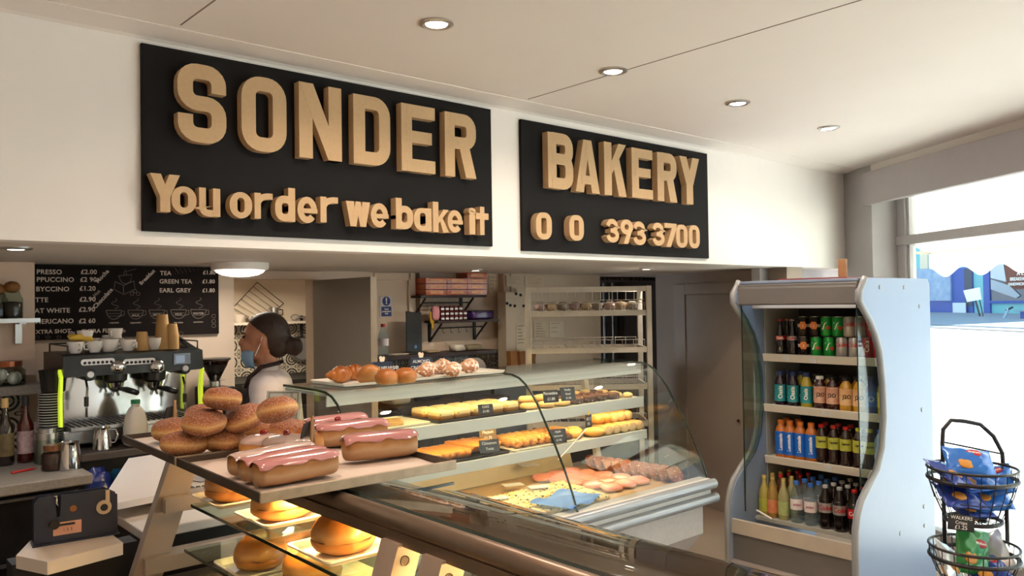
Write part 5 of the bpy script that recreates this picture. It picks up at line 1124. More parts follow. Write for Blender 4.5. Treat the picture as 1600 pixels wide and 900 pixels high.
# coffee machine
MX, MY, MZ = .915, 4.12, 1.102
cm = thing('coffee_machine', 'two-group espresso machine with neon side panels under the chalk menu', 'coffee machine', (MX, MY, MZ), math.radians(-1))
mx = lambda px: (px-100)/210*.61
mz = lambda py, px=200: 1.536-MZ-(py-(556-(px-100)*.05))/128*.362
W_ = .61
B().bb((.0, .02, .02), (W_+.01, .42, .085), .006).build('base', m_steel2, cm); B().bb((.02, -.03, .085), (W_-.02, .16, .105), .004).build('drip_tray', m_steel2, cm)
g = B()
for k in range(22): g.bb((.03+k*.025, -.02, .105), (.04+k*.025, .15, .109))
g.build('drip_grille', m_blackm, cm)
for x in (.05, W_-.05): B().cyl((x, .06, 0), (x, .06, .022), .022).build('foot', m_black, cm); B().cyl((x, .37, 0), (x, .37, .022), .022).build('foot', m_black, cm)
B().bb((.03, .16, .10), (W_-.02, .42, .345)).build('body', m_steel2, cm)
B().bb((.025, .152, .108), (W_-.015, .16, .335), .002).build('splash_panel', m_steel, cm)
b = B(); b.prism([(-.01, .335), (.0, .43), (.06, .437), (.42, .437), (.42, .335), (.10, .325)], -.005, W_+.015, 'x'); b.build('head_panel', m_black, cm)
for px in (148, 211):
    b = B(); p = [(mx(px)-.072+u[0], mz(566, px)+u[1]) for u in rrect(0, -.014, .144, .014, .012)]; b.prism(p, -.012, -.004, 'y'); o = b.build('button_pad', m_white_plastic, cm)
    bb_ = B()
    for k in range(7): bb_.lathe([(0, .003), (.006, .003), (.007, 0)], 12, (mx(px)-.056+k*.0187, -.012, mz(567, px)), Matrix.Rotation(PI/2, 4, 'X'), cap=False)
    bb_.build('buttons', m_blackm, o)
o = B().bb((mx(265), -.016, mz(572, 279)), (mx(293), -.004, mz(553, 279)), .003).build('display', pm('display bezel', '#8c98a8', .3), cm)
B().bb((mx(268), -.0175, mz(569, 279)), (mx(283), -.016, mz(556, 279))).build('screen', pm('lit screen', '#8fa0b5', .3, emit=.35), o)
for px, py in ((137, 587), (285, 579)):
    o = B().lathe([(0, .03), (.024, .03), (.03, .02), (.032, -.09)], 20, (mx(px), .02, mz(py, px)), Matrix.Rotation(PI/2, 4, 'X')).build('steam_knob', m_black, cm, smooth=40)
    B().lathe([(0, .003), (.013, .003), (.015, 0)], 18, (mx(px), -.011, mz(py, px)), Matrix.Rotation(PI/2, 4, 'X')).build('gauge', m_white_plastic, o)
for px in (178, 239):
    x = mx(px); z = mz(592, px)
    o = B().lathe([(.034, -.03), (.052, -.018), (.055, .03), (.050, .05), (.034, .062)], 26, (x, .045, z)).build('brew_group', m_black, cm, smooth=50)
    B().blob(.040, .03, .034, (x, .0, z+.048), 2.2).build('chrome_dome', m_steel, o, smooth='all'); B().lathe([(.036, -.045), (.040, -.028)], 24, (x, .045, z)).build('chrome_ring', m_steel, o, smooth=50)
    pf = B().lathe([(.0, -.075), (.018, -.07), (.034, -.052), (.036, -.040)], 22, (x, .045, z)).build('portafilter', m_steel, cm, smooth=50)
    B().tube([(x+.01, .02, z-.055), (x+.03, -.04, z-.06), (x+.055, -.11, z-.070)], [.009, .014, .013], 10).build('portafilter_handle', m_black, pf, smooth='all')
    B().tube([(x-.008, .045, z-.07), (x-.015, .045, z-.092)], .006, 8).tube([(x+.008, .045, z-.07), (x+.015, .045, z-.092)], .006, 8).build('spout', m_steel, pf)
for px, s in ((133, 1), (285, 1)):
    x = mx(px); b = B(); b.tube([(x, .03, mz(588, px)-.02), (x, .0, mz(610, px)), (x-.012, -.03, mz(630, px)), (x-.012, -.035, mz(655, px))], .0055, 8); b.build('steam_wand', m_steel, cm, smooth='all'); B().lathe([(0, 0), (.010, .002), (.010, .045), (0, .047)], 14, (x-.012, -.032, mz(638, px))).build('wand_grip', m_black, cm)
for (x, sgn) in ((-.012, -1), (W_+.012, 1)):
    b = B(); zb0 = .11; pr_ = [(.00, zb0), (.04, zb0), (.045, .24), (.02, .33), (.05, .36), (.03, .37), (-.012, .335), (.005, .24)]; b.prism(pr_, x-.006, x+.006, 'x'); b.build('side_panel', m_neon, cm)
b = B(); b.tube([(.02, .03, .437), (.02, .03, .475), (.02, .41, .475), (.02, .41, .437)], .004, 6).tube([(W_, .03, .437), (W_, .03, .475), (W_, .41, .475), (W_, .41, .437)], .004, 6).tube([(.02, .41, .475), (W_, .41, .475)], .004, 6).build('cup_rail', m_black, cm)
B().prism([(.10, .437), (.42, .437), (.42, .47), (.36, .49)], W_-.02, W_+.02, 'x').build('rear_cover', m_black, cm)
zc = MZ+.4385
def cup(label, px, dy, r=.038, h=.055, tilt=0, dz=0):
    q = onY(px, 550, MY+dy); t = thing('coffee_cup', label, 'cup', (float(q[0]), MY+dy, zc+dz), px, 'white cups on the coffee machine')
    B().lathe([(0, .003), (r*.5, 0), (r*.6, .004), (r*.92, h*.55), (r, h), (r*.95, h-.001), (r*.85, h*.5), (0, .008)], 24).build('cup_bowl', m_cup, t, smooth=60)
    B().tube([(r*.92, 0, h*.8), (r*1.4, 0, h*.75), (r*1.4, 0, h*.35), (r*.8, 0, h*.3)], .004, 7).build('handle', m_cup, t, smooth='all'); return t
cup('white cup under the yellow cloth end of the machine top', 118, .06); cup('white cup second from the neon panel on the machine top', 148, .06); cup('low white cup before the kraft cups on the machine top', 200, .06); cup('white cup behind the second one on the machine top', 140, .17, .045, .065)
cup('stacked white cup high behind the middle of the machine top', 175, .18, .045, .075)
cup('white cup perched on the two cups by the yellow cloth', 133, .07, .036, .05, 0, .056)
cup('small white cup resting on the large middle cup', 180, .08, .034, .05, 0, .061)
cp = cup('large white cup tipped over in the middle of the machine top', 170, .075, .045, .06); cp.rotation_euler = (0, 0, 0); cp.location.z += .0
cup('white cup between the kraft cup stacks', 241, .06, .034, .06)
tag(B().blob(.055, .03, .016, (0, 0, 0), 2.4, None, .25, 4, 22, 10).build('yellow_cloth', pm('yellow cloth', '#d0a83c', .8, var=.15), None, (float(onY(122, 550, MY+.06)[0])+.01, MY+.06, zc+.072), (0, .12, .1), smooth='all'), 'crumpled yellow cloth lying over the cups', 'cloth')
def paper(label, px, n, dy, rim=.036, h=.09, step=.011):
    q = onY(px, 550, MY+dy); t = thing('paper_cup_stack', label, 'paper cups', (float(q[0]), MY+dy, zc), 0, 'kraft paper cups on the coffee machine')
    for k in range(n): B().lathe([(rim, k*step), (rim*.97, .004+k*step), (rim*.7, h+k*step), (0, h+k*step)], 22, cap=False).build('paper_cup', m_kraft, t, smooth=40)
    return t
paper('single upturned kraft cup beside the low white cup', 222, 2, .07, .034, .08); paper('tallest stack of upturned kraft cups on the machine', 254, 5, .075, .036, .11, .016); paper('ribbed stack of kraft cups nearest the machine screen', 269, 7, .06, .033, .06, .011)
# things in front of the machine
jug('small steel jug standing on the drip tray', 157, 694, 1.102, .045, .10, -.3).location = (float(onY(159, 690, 4.06)[0]), 4.055, 1.102)
q = onY(212, 668, 4.035); mb = thing('milk_bottle', 'plastic milk bottle with green cap before the coffee machine', 'bottle', (float(q[0]), 4.035, 1.102), .2)
b = B(); b.blob(.05, .045, .105, (0, 0, .085), 3.2, -.8, 0, 1, 24, 14, fz=lambda x, y, z: z); b.v = [(v[0]*(1-.35*max(0, (v[2]-.10)/.1)), v[1]*(1-.35*max(0, (v[2]-.10)/.1)), v[2]) for v in b.v]; b.lathe([(.02, .18), (.018, .20)], 16)
b.build('bottle_body', pm('milk plastic', '#cfc3b0', .4, sub=.1), mb, smooth='all'); B().lathe([(.021, .198), (.021, .216), (0, .216)], 18).build('cap', pm('green milk cap', '#1d7a4a', .4), mb, smooth=40)
B().lathe([(.0515, .012), (.0515, .045)], 24, cap=False).build('label_band', pm('black white milk label', '#e0dcd4', .5, hex2='#1b1b1b', vs=60), mb)
# grinder
q = onD(333, 640, 4.50); gr = thing('coffee_grinder', 'coffee grinder with a cone hopper beside the doorway', 'grinder', (float(q[0]), 4.46, 1.101), .3)
B().bb((-.06, -.10, 0), (.06, .10, .21), .012).build('body', m_black, gr); B().bb((-.064, -.08, .03), (-.058, .06, .20), .002).build('side_panel', pm('olive mirror panel', '#56602a', .2, .6), gr)
B().cyl((.02, -.10, .05), (.02, -.10, .19), .032).build('dosing_tube', m_steel2, gr, smooth=50); B().lathe([(.03, .21), (.03, .235), (.06, .24)], 20).build('collar', m_steel2, gr, smooth=50)
B().lathe([(.022, .235), (.03, .25), (.075, .345), (.078, .35)], 26, cap=False).build('hopper', glassm('smoked hopper', '#6a5240', 1.5, solid=.25, solidhex='#3a2a1c'), gr, smooth=50)
B().lathe([(0, .24), (.028, .25), (.07, .33), (0, .335)], 22).build('coffee_beans', pm('coffee beans', '#24140c', .5, var=.4, vs=120), gr, smooth=50); B().lathe([(.086, .352), (.086, .362), (0, .364)], 26).build('hopper_lid', m_black, gr, smooth=50)
# till area behind the display case
m_wmel = pm('white counter laminate', '#cfc6bc', .35, var=.03)
sc = thing('white_counter', 'white laminate counter edge holding the blue bag sealer', 'counter', (0, 0, 0))
zs_ = 1.08
P4 = [onZ(25, 868, zs_), onZ(74, 878, zs_), onZ(190, 848, zs_)]
d2 = P4[2]-P4[1]; e2 = P4[0]-P4[1]
far = P4[1]+d2*5.0
B().prism([tuple(P4[0][:2]), tuple(P4[1][:2]), tuple((P4[1]+d2*1.02)[:2]), tuple((P4[1]+d2*1.02+np.array([0, .17, 0]))[:2]), tuple((P4[0]+d2*.3+np.array([0, .12, 0]))[:2])], zs_-.035, zs_, 'z').build('counter_edge', m_wmel, sc)
B().bb((.80, 2.64, 1.03), (1.5, 3.35, 1.06), .004).build('counter_top', m_wmel, sc); B().bb((.84, 2.72, 0), (1.46, 3.33, 1.03)).build('cabinet', m_blackm, sc)
B().bb((.45, 2.62, .0), (.78, 2.70, 1.04)).build('support_panel', m_blackm, sc)
bs = thing('bag_sealer', 'dark blue metal bag neck sealer at the end of the white counter', 'bag sealer', V3((onZ(60, 851, zs_)+onZ(192, 846, zs_))/2+np.array([0, .05, 0]), z=zs_+.001), -.10)
m_seal = pm('dark blue enamel', '#232a3c', .35, var=.1)
wq = .215; hq = .135
b = B(); pl = [(-wq/2, .004), (wq/2, .004), (wq/2, hq*.86), (wq/2-.03, hq), (-wq*.18, hq), (-wq*.20, hq*.55), (-wq*.235, hq*.55), (-wq*.255, hq), (-wq/2+.012, hq), (-wq/2, hq*.9)]
b.prism(pl, -.012, -.009, 'y'); b.prism(pl, .025, .028, 'y'); b.build('side_plate', m_seal, bs); B().bb((-wq/2-.004, -.022, 0), (wq/2+.004, .05, .004)).build('foot_plate', m_seal, bs)
B().lathe([(.009, .006), (.020, .006), (.021, 0)], 22, (wq*.33, -.012, hq*.62), Matrix.Rotation(PI/2, 4, 'X'), cap=False).bb((wq*.35, -.017, hq*.72), (wq*.40, -.012, hq*.98)).build('tape_wheel', pm('beige plastic wheel', '#b9a78c', .4), bs, smooth=40)
B().lathe([(0, .008), (.010, .008), (.011, 0)], 18, (wq*.33, -.012, hq*.62), Matrix.Rotation(PI/2, 4, 'X')).build('wheel_hub', m_blackm, bs, smooth=40)
B().tube([(wq*.33+.030*math.cos(a_), .008, hq*.66+.034*math.sin(a_)) for a_ in np.linspace(-.3, 2.3, 12)], .003, 6).build('tape', pm('green tape', '#3a5a2a', .4), bs)
B().bb((-wq*.28, -.0135, hq*.16), (.012, -.012, hq*.43), .0005).build('sticker', pm('cream sticker', '#c9a890', .5, hex2='#c07a6a', vs=18), bs)
text('1 2 3', .012, m_iblk, (-wq*.11, -.0138, hq*.26), (PI/2, 0, 0), bs, 'printed_digits')
B().lathe([(0, .008), (.013, .008), (.014, 0)], 18, (-wq*.265, -.012, hq*.40), Matrix.Rotation(PI/2, 4, 'X')).bb((-wq*.26, -.020, hq*.355), (-wq*.02, -.012, hq*.40), .003).build('lever', m_blackm, bs, smooth=40)
B().tube([(-wq*.27, -.014, hq*.98), (-wq*.235, -.016, hq*1.0), (-wq*.24, -.014, hq*.85), (-wq*.215, -.013, hq*.78)], .0028, 7).build('spring_clip', m_steel, bs, smooth='all')
B().lathe([(0, .002), (.009, .002), (.010, 0)], 16, (-wq*.04, -.012, hq*.68), Matrix.Rotation(PI/2, 4, 'X')).build('oval_badge', m_cork, bs)
# tilted white screen of the till, keypad, paper
til = thing('till_cover', 'flat white till cover tilted behind the sloping stile', 'till', (0, 0, 0))
pc_ = [onZ(x, y, z) for x, y, z in ((152, 792, 1.12), (201, 716, 1.15), (305, 700, 1.15), (290, 765, 1.12))]
dn_ = np.array([0, 0, -.022])
B().add([tuple(p) for p in pc_]+[tuple(p+dn_) for p in pc_], [(0, 1, 2, 3), (7, 6, 5, 4), (0, 4, 5, 1), (1, 5, 6, 2), (2, 6, 7, 3), (3, 7, 4, 0)]).build('cover_top', m_wmel, til)
pm_ = (pc_[0]+pc_[1]+pc_[2]+pc_[3])/4
B().bb((float(pm_[0])-.06, 2.95, 1.061), (float(pm_[0])+.08, 3.30, 1.10)).build('till_body', m_blackm, til)
kp = thing('keypad', 'black keypad lying on the white counter beyond the rolls', 'keypad', V3(onZ(298, 772, 1.062), z=1.0615), -.2)
B().bb((-.09, -.05, 0), (.09, .05, .012), .004).build('keypad_base', m_blackm, kp)
b = B()
for i in range(8):
    for j in range(4): b.box((-.074+i*.021, -.034+j*.022, .016), (.016, .016, .008), .002)
b.build('keys', m_black, kp)
tag(B().bb((-.11, -.08, 0), (.11, .08, .002)).build('receipt_paper', pm('grey receipt paper', '#8f8d92', .6), None, V3(onZ(330, 742, 1.062), z=1.0615), (0, 0, .3)), 'flat grey paper sheet on the white counter behind the keypad', 'paper')
# ------------------------------------------------------------------ the person at the coffee counter
m_skin = pm('skin', '#b07a5e', .5, var=.05, sub=.15); m_hair = pm('dark brown hair', '#2b1710', .6, var=.3, vs=60); m_shirt = pm('white shirt', '#cfc6c6', .7, var=.04, bump=.1, bs=14); m_apron = pm('dark maroon apron', '#26100f', .7, var=.15); m_mask = pm('pale blue face mask', '#7f9fbe', .7, var=.05); m_trous = pm('black trousers', '#151415', .7)
def capsule(b, p0, p1, r0, r1, n=6):
    p0 = Vector(p0); p1 = Vector(p1)
    for i in range(n+1):
        u = i/n; p = p0.lerp(p1, u); r = r0+(r1-r0)*u; b.blob(r, r, r, p, 2, nu=14, nv=9)
def remesh(b, name, m, parent, voxel, smooth_it=4):
    o = b.build(name, m, parent, fix=False); md = o.modifiers.new('r', 'REMESH'); md.mode = 'VOXEL'; md.voxel_size = voxel; s = o.modifiers.new('s', 'SMOOTH'); s.iterations = smooth_it; s.factor = .5
    dg = bpy.context.evaluated_depsgraph_get(); me = bpy.data.meshes.new_from_object(o.evaluated_get(dg)); o.modifiers.clear(); o.data = me
    if not me.materials: me.materials.append(m)
    for p in me.polygons: p.use_smooth = True
    return o
HP = onD(400, 560, 4.0)
pe = thing('person', 'person in white shirt and dark apron, mask under the chin, facing the machine', 'person', (float(HP[0])+.025, float(HP[1])-.02, 0.0), math.radians(146))
# local frame: +x faces forward, +y is the person's left; standing, head slightly bowed
HZ = 1.597
b = B()
b.blob(.098, .076, .108, (-.012, 0, HZ), 2.1, M=Matrix.Rotation(.12, 4, 'Y')); b.blob(.070, .058, .075, (.035, 0, HZ-.05), 2.2); b.blob(.035, .04, .028, (.062, 0, HZ-.100), 2.2); b.blob(.05, .055, .04, (.035, 0, HZ-.085), 2)
b.tube([(.086, 0, HZ+.012), (.100, 0, HZ-.018), (.108, 0, HZ-.034), (.090, 0, HZ-.042)], [.008, .011, .013, .008], 8); b.blob(.012, .024, .008, (.086, 0, HZ-.066), 2); b.blob(.012, .022, .008, (.083, 0, HZ-.078), 2); b.blob(.02, .06, .014, (.070, 0, HZ+.022), 2)
for s in (1, -1): b.blob(.016, .008, .028, (-.012, s*.078, HZ-.02), 2)
capsule(b, (-.02, 0, HZ-.08), (-.03, 0, 1.40), .052, .056)
b.blob(.085, .17, .10, (-.04, 0, 1.33), 2.4); b.blob(.09, .15, .22, (-.03, 0, 1.15), 2.6); b.blob(.10, .16, .13, (-.02, 0, .94), 2.4)
for s in (1, -1):
    capsule(b, (-.04, s*.17, 1.36), (-.02, s*.21, 1.10), .048, .040); capsule(b, (-.02, s*.21, 1.10), (.20, s*.15, 1.05), .038, .027)
    capsule(b, (.20, s*.15, 1.05), (.255, s*.135, 1.045), .027, .026, 3)
    for k, (dy, L) in enumerate(((-.024, .058), (-.008, .07), (.009, .065), (.024, .05))):
        capsule(b, (.27, s*.135+dy, 1.045), (.27+L*.6, s*.135+dy*1.2, 1.035), .0095, .009, 4); capsule(b, (.27+L*.6, s*.135+dy*1.2, 1.035), (.27+L, s*.135+dy*1.2, 1.012), .009, .0075, 4)
    capsule(b, (.225, s*.11, 1.045), (.275, s*.085, 1.03), .011, .009, 4)
    capsule(b, (-.01, s*.085, .90), (.01, s*.09, .50), .078, .052, 10); capsule(b, (.01, s*.09, .50), (-.02, s*.09, .09), .05, .036, 10); capsule(b, (-.02, s*.09, .05), (.10, s*.10, .035), .04, .032, 5)
body = remesh(b, 'body', m_skin, pe, .007, 3)
for s in (1, -1):
    B().blob(.007, .010, .007, (.084, s*.031, HZ+.002), 2, nu=12, nv=8).build('eye', pm('dark eye', '#1c120e', .2), pe, smooth='all')
    B().tube([(.094, s*.014, HZ+.022), (.090, s*.034, HZ+.027), (.076, s*.052, HZ+.020)], [.003, .004, .002], 6).build('eyebrow', m_hair, pe, smooth='all')
# hair: cap swept back into a low bun
b = B(); b.blob(.108, .085, .108, (-.026, 0, HZ+.016), 2.1, M=Matrix.Rotation(.14, 4, 'Y')); b.blob(.06, .066, .065, (-.070, 0, HZ-.042), 2.2); b.blob(.046, .05, .046, (-.150, 0, HZ-.050), 2.2, amp=.10, seed=4); b.blob(.03, .03, .03, (-.118, 0, HZ-.045), 2)
for k in range(5): b.tube([(.062-.02*k, -.05+.025*k, HZ+.098), (-.06, -.07+.035*k, HZ+.105-.02*abs(k-2)), (-.13, -.03+.015*k, HZ)], [.006, .012, .008], 8)
hv = remesh(b, 'hair', m_hair, pe, .006, 2)
# the hairline: bring the face side of the cap back inside the head
for v in hv.data.vertices:
    x, y, z = v.co; u = (z-(HZ+.005))/.085; lim = -.036 if u < 0 else -.036+.115*min(1, u)
    if u < 1.0 and x > lim: v.co.x = lim-.004-(x-lim)*.03; v.co.y *= .90
# mask under the chin
b = B(); vs = []; n1, n2 = 12, 8
for i in range(n1+1):
    a = -1.35+2.7*i/n1
    for j in range(n2+1):
        u = j/n2; z = HZ-.070-.085*u+.012*math.cos(a); r = .076-.012*u+.012*math.sin(u*PI); vs.append((.012+r*math.cos(a)*1.10, r*math.sin(a)*.95, z))
b.add(vs, [(i*(n2+1)+j, i*(n2+1)+j+1, (i+1)*(n2+1)+j+1, (i+1)*(n2+1)+j) for i in range(n1) for j in range(n2)]); mo = b.build('face_mask', m_mask, pe, smooth='all')
sm = mo.modifiers.new('t', 'SOLIDIFY'); sm.thickness = .003
for s in (1, -1): B().tube([(.025, s*.066, HZ-.09), (.0, s*.080, HZ-.04), (-.014, s*.086, HZ+.004)], .0018, 6).build('mask_loop', m_white_plastic, pe)
# shirt
b = B(); b.blob(.100, .185, .105, (-.04, 0, 1.335), 2.4); b.blob(.108, .168, .24, (-.035, 0, 1.13), 2.6); b.blob(.115, .175, .10, (-.02, 0, .92), 2.5); b.blob(.06, .05, .10, (-.11, 0, 1.28), 2)
for s in (1, -1): capsule(b, (-.045, s*.175, 1.355), (-.025, s*.222, 1.10), .068, .062); capsule(b, (-.025, s*.222, 1.10), (.10, s*.18, 1.075), .060, .050)
remesh(b, 'shirt', m_shirt, pe, .009, 4)
b = B()
for s in (1, -1): b.add([(-.075, s*.02, 1.475), (-.02, s*.064, 1.47), (.035, s*.05, 1.435), (.062, s*.030, 1.375), (.040, s*.068, 1.385), (-.03, s*.080, 1.425), (-.085, s*.05, 1.44)], [(0, 1, 5, 6), (1, 2, 4, 5), (2, 3, 4)])
co = b.build('collar', m_shirt, pe, smooth='all'); sm = co.modifiers.new('t', 'SOLIDIFY'); sm.thickness = .006
# apron with neck straps
b = B(); vs = []; nz, na = 16, 12
for j in range(nz+1):
    z = 1.36-.86*j/nz; half_ = (.35+.9*min(1, j/5)) if j < 5 else 1.25
    for i in range(na+1):
        a = -half_+2*half_*i/na; rx, ry = (.118, .178) if z > .8 else (.135, .19); bul = .006; cx = -.032 if z > 1.0 else -.02; vs.append((cx+(rx+bul)*math.cos(a), (ry+bul)*math.sin(a), z))
b.add(vs, [(j*(na+1)+i, j*(na+1)+i+1, (j+1)*(na+1)+i+1, (j+1)*(na+1)+i) for j in range(nz) for i in range(na)]); ap = b.build('apron', m_apron, pe, smooth='all'); sm = ap.modifiers.new('t', 'SOLIDIFY'); sm.thickness = .004
b = B()
for s in (1, -1): b.tube([(.072, s*.065, 1.355), (.05, s*.080, 1.405), (-.01, s*.088, 1.455), (-.09, s*.05, 1.470)], .010, 8)
b.build('apron_strap', m_apron, pe, smooth='all')
b = B()
for s in (1, -1): capsule(b, (-.01, s*.085, .92), (.01, s*.092, .50), .092, .068, 10); capsule(b, (.01, s*.092, .50), (-.02, s*.092, .10), .066, .052, 10)
b.blob(.118, .172, .12, (-.015, 0, .90), 2.4); remesh(b, 'trousers', m_trous, pe, .01, 3)
b = B()
for s in (1, -1): b.blob(.135, .05, .045, (.035, s*.10, .046), 2.6, -.98)
b.build('shoes', m_blackm, pe, smooth='all')
# ------------------------------------------------------------------ doorway, door leaf, kitchen shelf
hx_ = np.array([xb+.012, YD-.022, 0]); fe = onD(583, 435, 4.84); fe[2] = 0
dv = fe-hx_; Ld = min(float(np.linalg.norm(dv)), .80); da = math.atan2(dv[1], dv[0])
leaf = struct(B().bb((0, -.02, .005), (Ld, .02, zt-.006), .002).build('door_2', pm('door leaf grey', '#7b736b', .5, var=.03), None, V3(hx_), (0, 0, da)))
B().bb((Ld, -.0205, .005), (Ld+.005, .0205, zt-.006)).build('door_edge', pm('door edge cream', '#c9b6a0', .5), leaf)
ks = thing('kitchen_shelf', 'white shelf above the kitchen tiles', 'shelf', (0, 0, 0))
YK = 6.18; zk2 = float(onY(420, 503, YK)[2]); B().bb((1.9, YK, zk2-.02), (3.6, 6.335, zk2)).build('shelf_board', m_wmel, ks)
def kx(px): return float(onY(px, 500, YK+.07)[0])
def bowl(label, px, r, h): return tag(B().lathe([(0, 0), (r*.5, 0), (r*.9, h*.6), (r, h), (r*.93, h*.97), (0, .01)], 24).build('white_bowl', m_cup, None, (kx(px), YK+.075, zk2+.001), smooth=50), label, 'bowl', 'white bowls on the kitchen shelf')
bowl('white bowl on the kitchen shelf behind the forehead', 371, .06, .06); bowl('white bowl on the kitchen shelf above the hair', 398, .06, .055); bowl('wide flat white dish beside the steel pot', 423, .075, .022)
pt = thing('steel_pot', 'small steel pot on the kitchen shelf', 'pot', (kx(428)+.0, YK+.075, zk2+.023)); pt.location.z = zk2+.024
B().lathe([(0, 0), (.04, 0), (.04, .09), (.037, .09), (.037, .005), (0, .005)], 22).build('pot_body', m_steel2, pt, smooth=50); B().tube([(.04, 0, .075), (.08, 0, .07), (.08, 0, .03), (.04, 0, .025)], .005, 6).build('handle', m_black, pt)
wk = thing('whisk', 'wire whisk lying on the kitchen shelf', 'whisk', (kx(470), YK+.08, zk2+.03))
b = B()
for k in range(5):
    a = k*PI/5; b.tube([(-.02-.09*math.sin(u*PI)*1.0 if False else -.09*(1-abs(2*u-1)), .028*math.sin(2*PI*u)*math.cos(a), .028*math.sin(2*PI*u)*math.sin(a)) for u in np.linspace(0, 1, 13)], .0018, 5)
b.build('wires', m_steel2, wk); B().cyl((0, 0, 0), (.09, 0, 0), .008, seg=10).build('handle', m_steel2, wk)
rk = thing('wire_rack', 'diamond shaped wire cooling rack hung on the kitchen wall', 'cooling rack', (0, 0, 0))
b = B(); YR = 6.325
c4 = [onY(x, y, YR) for x, y in ((402, 441), (443, 474), (408, 507), (364, 481))]
cc = [Vector(p) for p in c4]; b.tube(cc, .004, 6, True)
for k in range(1, 6):
    u = k/6; b.tube([cc[0].lerp(cc[3], u), cc[1].lerp(cc[2], u)], .0017, 5)
b.build('rack_wires', m_blackm, rk)
def pan(): pass
ut = thing('hanging_pan', 'dark pan hanging on the patterned kitchen tiles', 'pan', V3(onY(472, 545, 6.29)))
B().lathe([(0, .02), (.09, .02), (.11, -.02), (.105, -.02), (.085, .012), (0, .012)], 26, (0, 0, 0), Matrix.Rotation(PI/2, 4, 'X')).build('pan_body', m_steel2, ut, smooth=50); B().bb((-.012, 0, .10), (.012, .012, .28), .003).build('handle', m_blackm, ut)
kc = thing('kitchen_worktop', 'dark kitchen worktop under the patterned tiles', 'worktop', (0, 0, 0))
zkw = float(onY(470, 592, 5.75)[2]); B().bb((2.0, 5.75, zkw-.04), (3.8, 6.33, zkw)).build('worktop_slab', m_blackm, kc); B().bb((2.02, 5.8, 0), (3.78, 6.33, zkw-.04)).build('cabinet', m_cupb, kc)
# blue notice on the wall
nt_ = thing('wall_notice', 'white notice with blue exclamation circle beside the open door', 'notice', (0, 0, 0))
a = onY(594, 463, YD-.004); c = onY(613, 495, YD-.004); W = float(c[0]-a[0]); Hh = float(a[2]-c[2]); x0 = float(a[0]); z0 = float(c[2]); m_sblue = pm('notice blue', '#1c2f7a', .5); yn = YD-.005
B().bb((x0, yn, z0), (x0+W, YD-.001, z0+Hh)).build('notice_sheet', pm('notice white', '#cfc8cc', .5), nt_)
B().lathe([(0, .001), (W*.33, .001), (W*.33, 0)], 28, (x0+W/2, yn, z0+Hh*.76), Matrix.Rotation(PI/2, 4, 'X')).build('blue_disc', m_sblue, nt_); B().bb((x0+W*.08, yn-.001, z0+Hh*.03), (x0+W*.92, yn, z0+Hh*.5)).build('blue_panel', m_sblue, nt_)
text('!', W*.62, m_iw, (x0+W/2, yn-.0015, z0+Hh*.76), (PI/2, 0, 0), nt_, offset=.002); text('Food\npreparation\nonly', W*.155, m_iw, (x0+W/2, yn-.0015, z0+Hh*.27), (PI/2, 0, 0), nt_, offset=.0006)
# ------------------------------------------------------------------ shelves of boxes and jars
m_iron = pm('black iron', '#1b1312', .5); m_boardw = pm('dark stained board', '#2b1613', .45, var=.2)
YSF = 4.80
def bshelf(label, pxa, pxb, py, h, nh):
    a = onY(pxa, py, YSF); c = onY(pxb, py, YSF); z = float(a[2]); t = thing('bracket_shelf', label, 'shelf', (0, 0, 0), 0, 'iron bracket shelves')
    xa_, xb_ = float(a[0]), float(c[0]); B().bb((xa_, YSF, z-.018), (xb_, YB-.001, z)).build('shelf_board', m_boardw, t); L = xb_-xa_
    for u in (.07, .80):
        x = xa_+L*u; b = B(); b.bb((x-.01, YB-.016, z-.16), (x+.01, YB-.001, z-.018)); b.tube([(x, YSF+.01, z-.022), (x, YB-.01, z-.155)], .008, 6); b.build('bracket', m_iron, t)
    B().cyl((xa_+L*.07, YSF+.05, z-.055), (xa_+L*.80, YSF+.05, z-.055), .005, seg=8).build('hanging_rail', m_iron, t)
    for k in range(nh):
        x = xa_+L*(.14+.62*k/(nh-1)); B().tube([(x, YSF+.05, z-.049), (x, YSF+.05, z-.085)]+[(x+.009-.009*math.cos(v), YSF+.05, z-.085-.009*math.sin(v)) for v in np.linspace(0, PI, 6)], .002, 5).build('hook', m_iron, t)
    return xa_, xb_, z
xa1, xb1, zsh1 = bshelf('upper iron bracket shelf loaded with shiny orange boxes', 658, 760, 461.5, 0, 6)
xa2, xb2, zsh2 = bshelf('lower iron bracket shelf with jam jars and a purple tin', 684, 780, 501.5, 0, 6)
m_obox = pm('shiny orange box', '#a82c14', .2, coat=.8, hex2='#c4642c', vs=30); m_obox2 = pm('box plain edge', '#8a1f12', .4)
x_l = float(onY(667, 450, YSF)[0]); x_r = float(onY(763, 450, YSF)[0]); bw = (x_r-x_l)/3
hb = (float(onY(700, 434, YSF)[2])-zsh1)/3
proto = None
for c in range(3):
    for r in range(4):
        if r == 3 and c < 2: continue
        lab = f'shiny orange box, {["bottom", "second", "third", "topmost"][r]} layer of the {["column by the door frame", "middle column", "column by the pale post"][c]}'
        loc = (x_l+bw*(c+.5), YSF+.085, zsh1+.0005+(hb)*r)
        if not proto:
            proto = thing('orange_box', lab, 'box', loc, 0, 'orange boxes on the upper shelf'); B().bb((-bw/2+.001, -.07, 0), (bw/2-.001, .07, hb-.002), .002).build('carton', m_obox, proto); B().bb((-bw*.3, -.0715, hb*.25), (bw*.32, -.070, hb*.72)).build('foil_label', pm('gold foil label', '#d9a878', .25, .5, hex2='#b5502a', vs=40), proto)
        else: clone(proto, loc, label=lab)
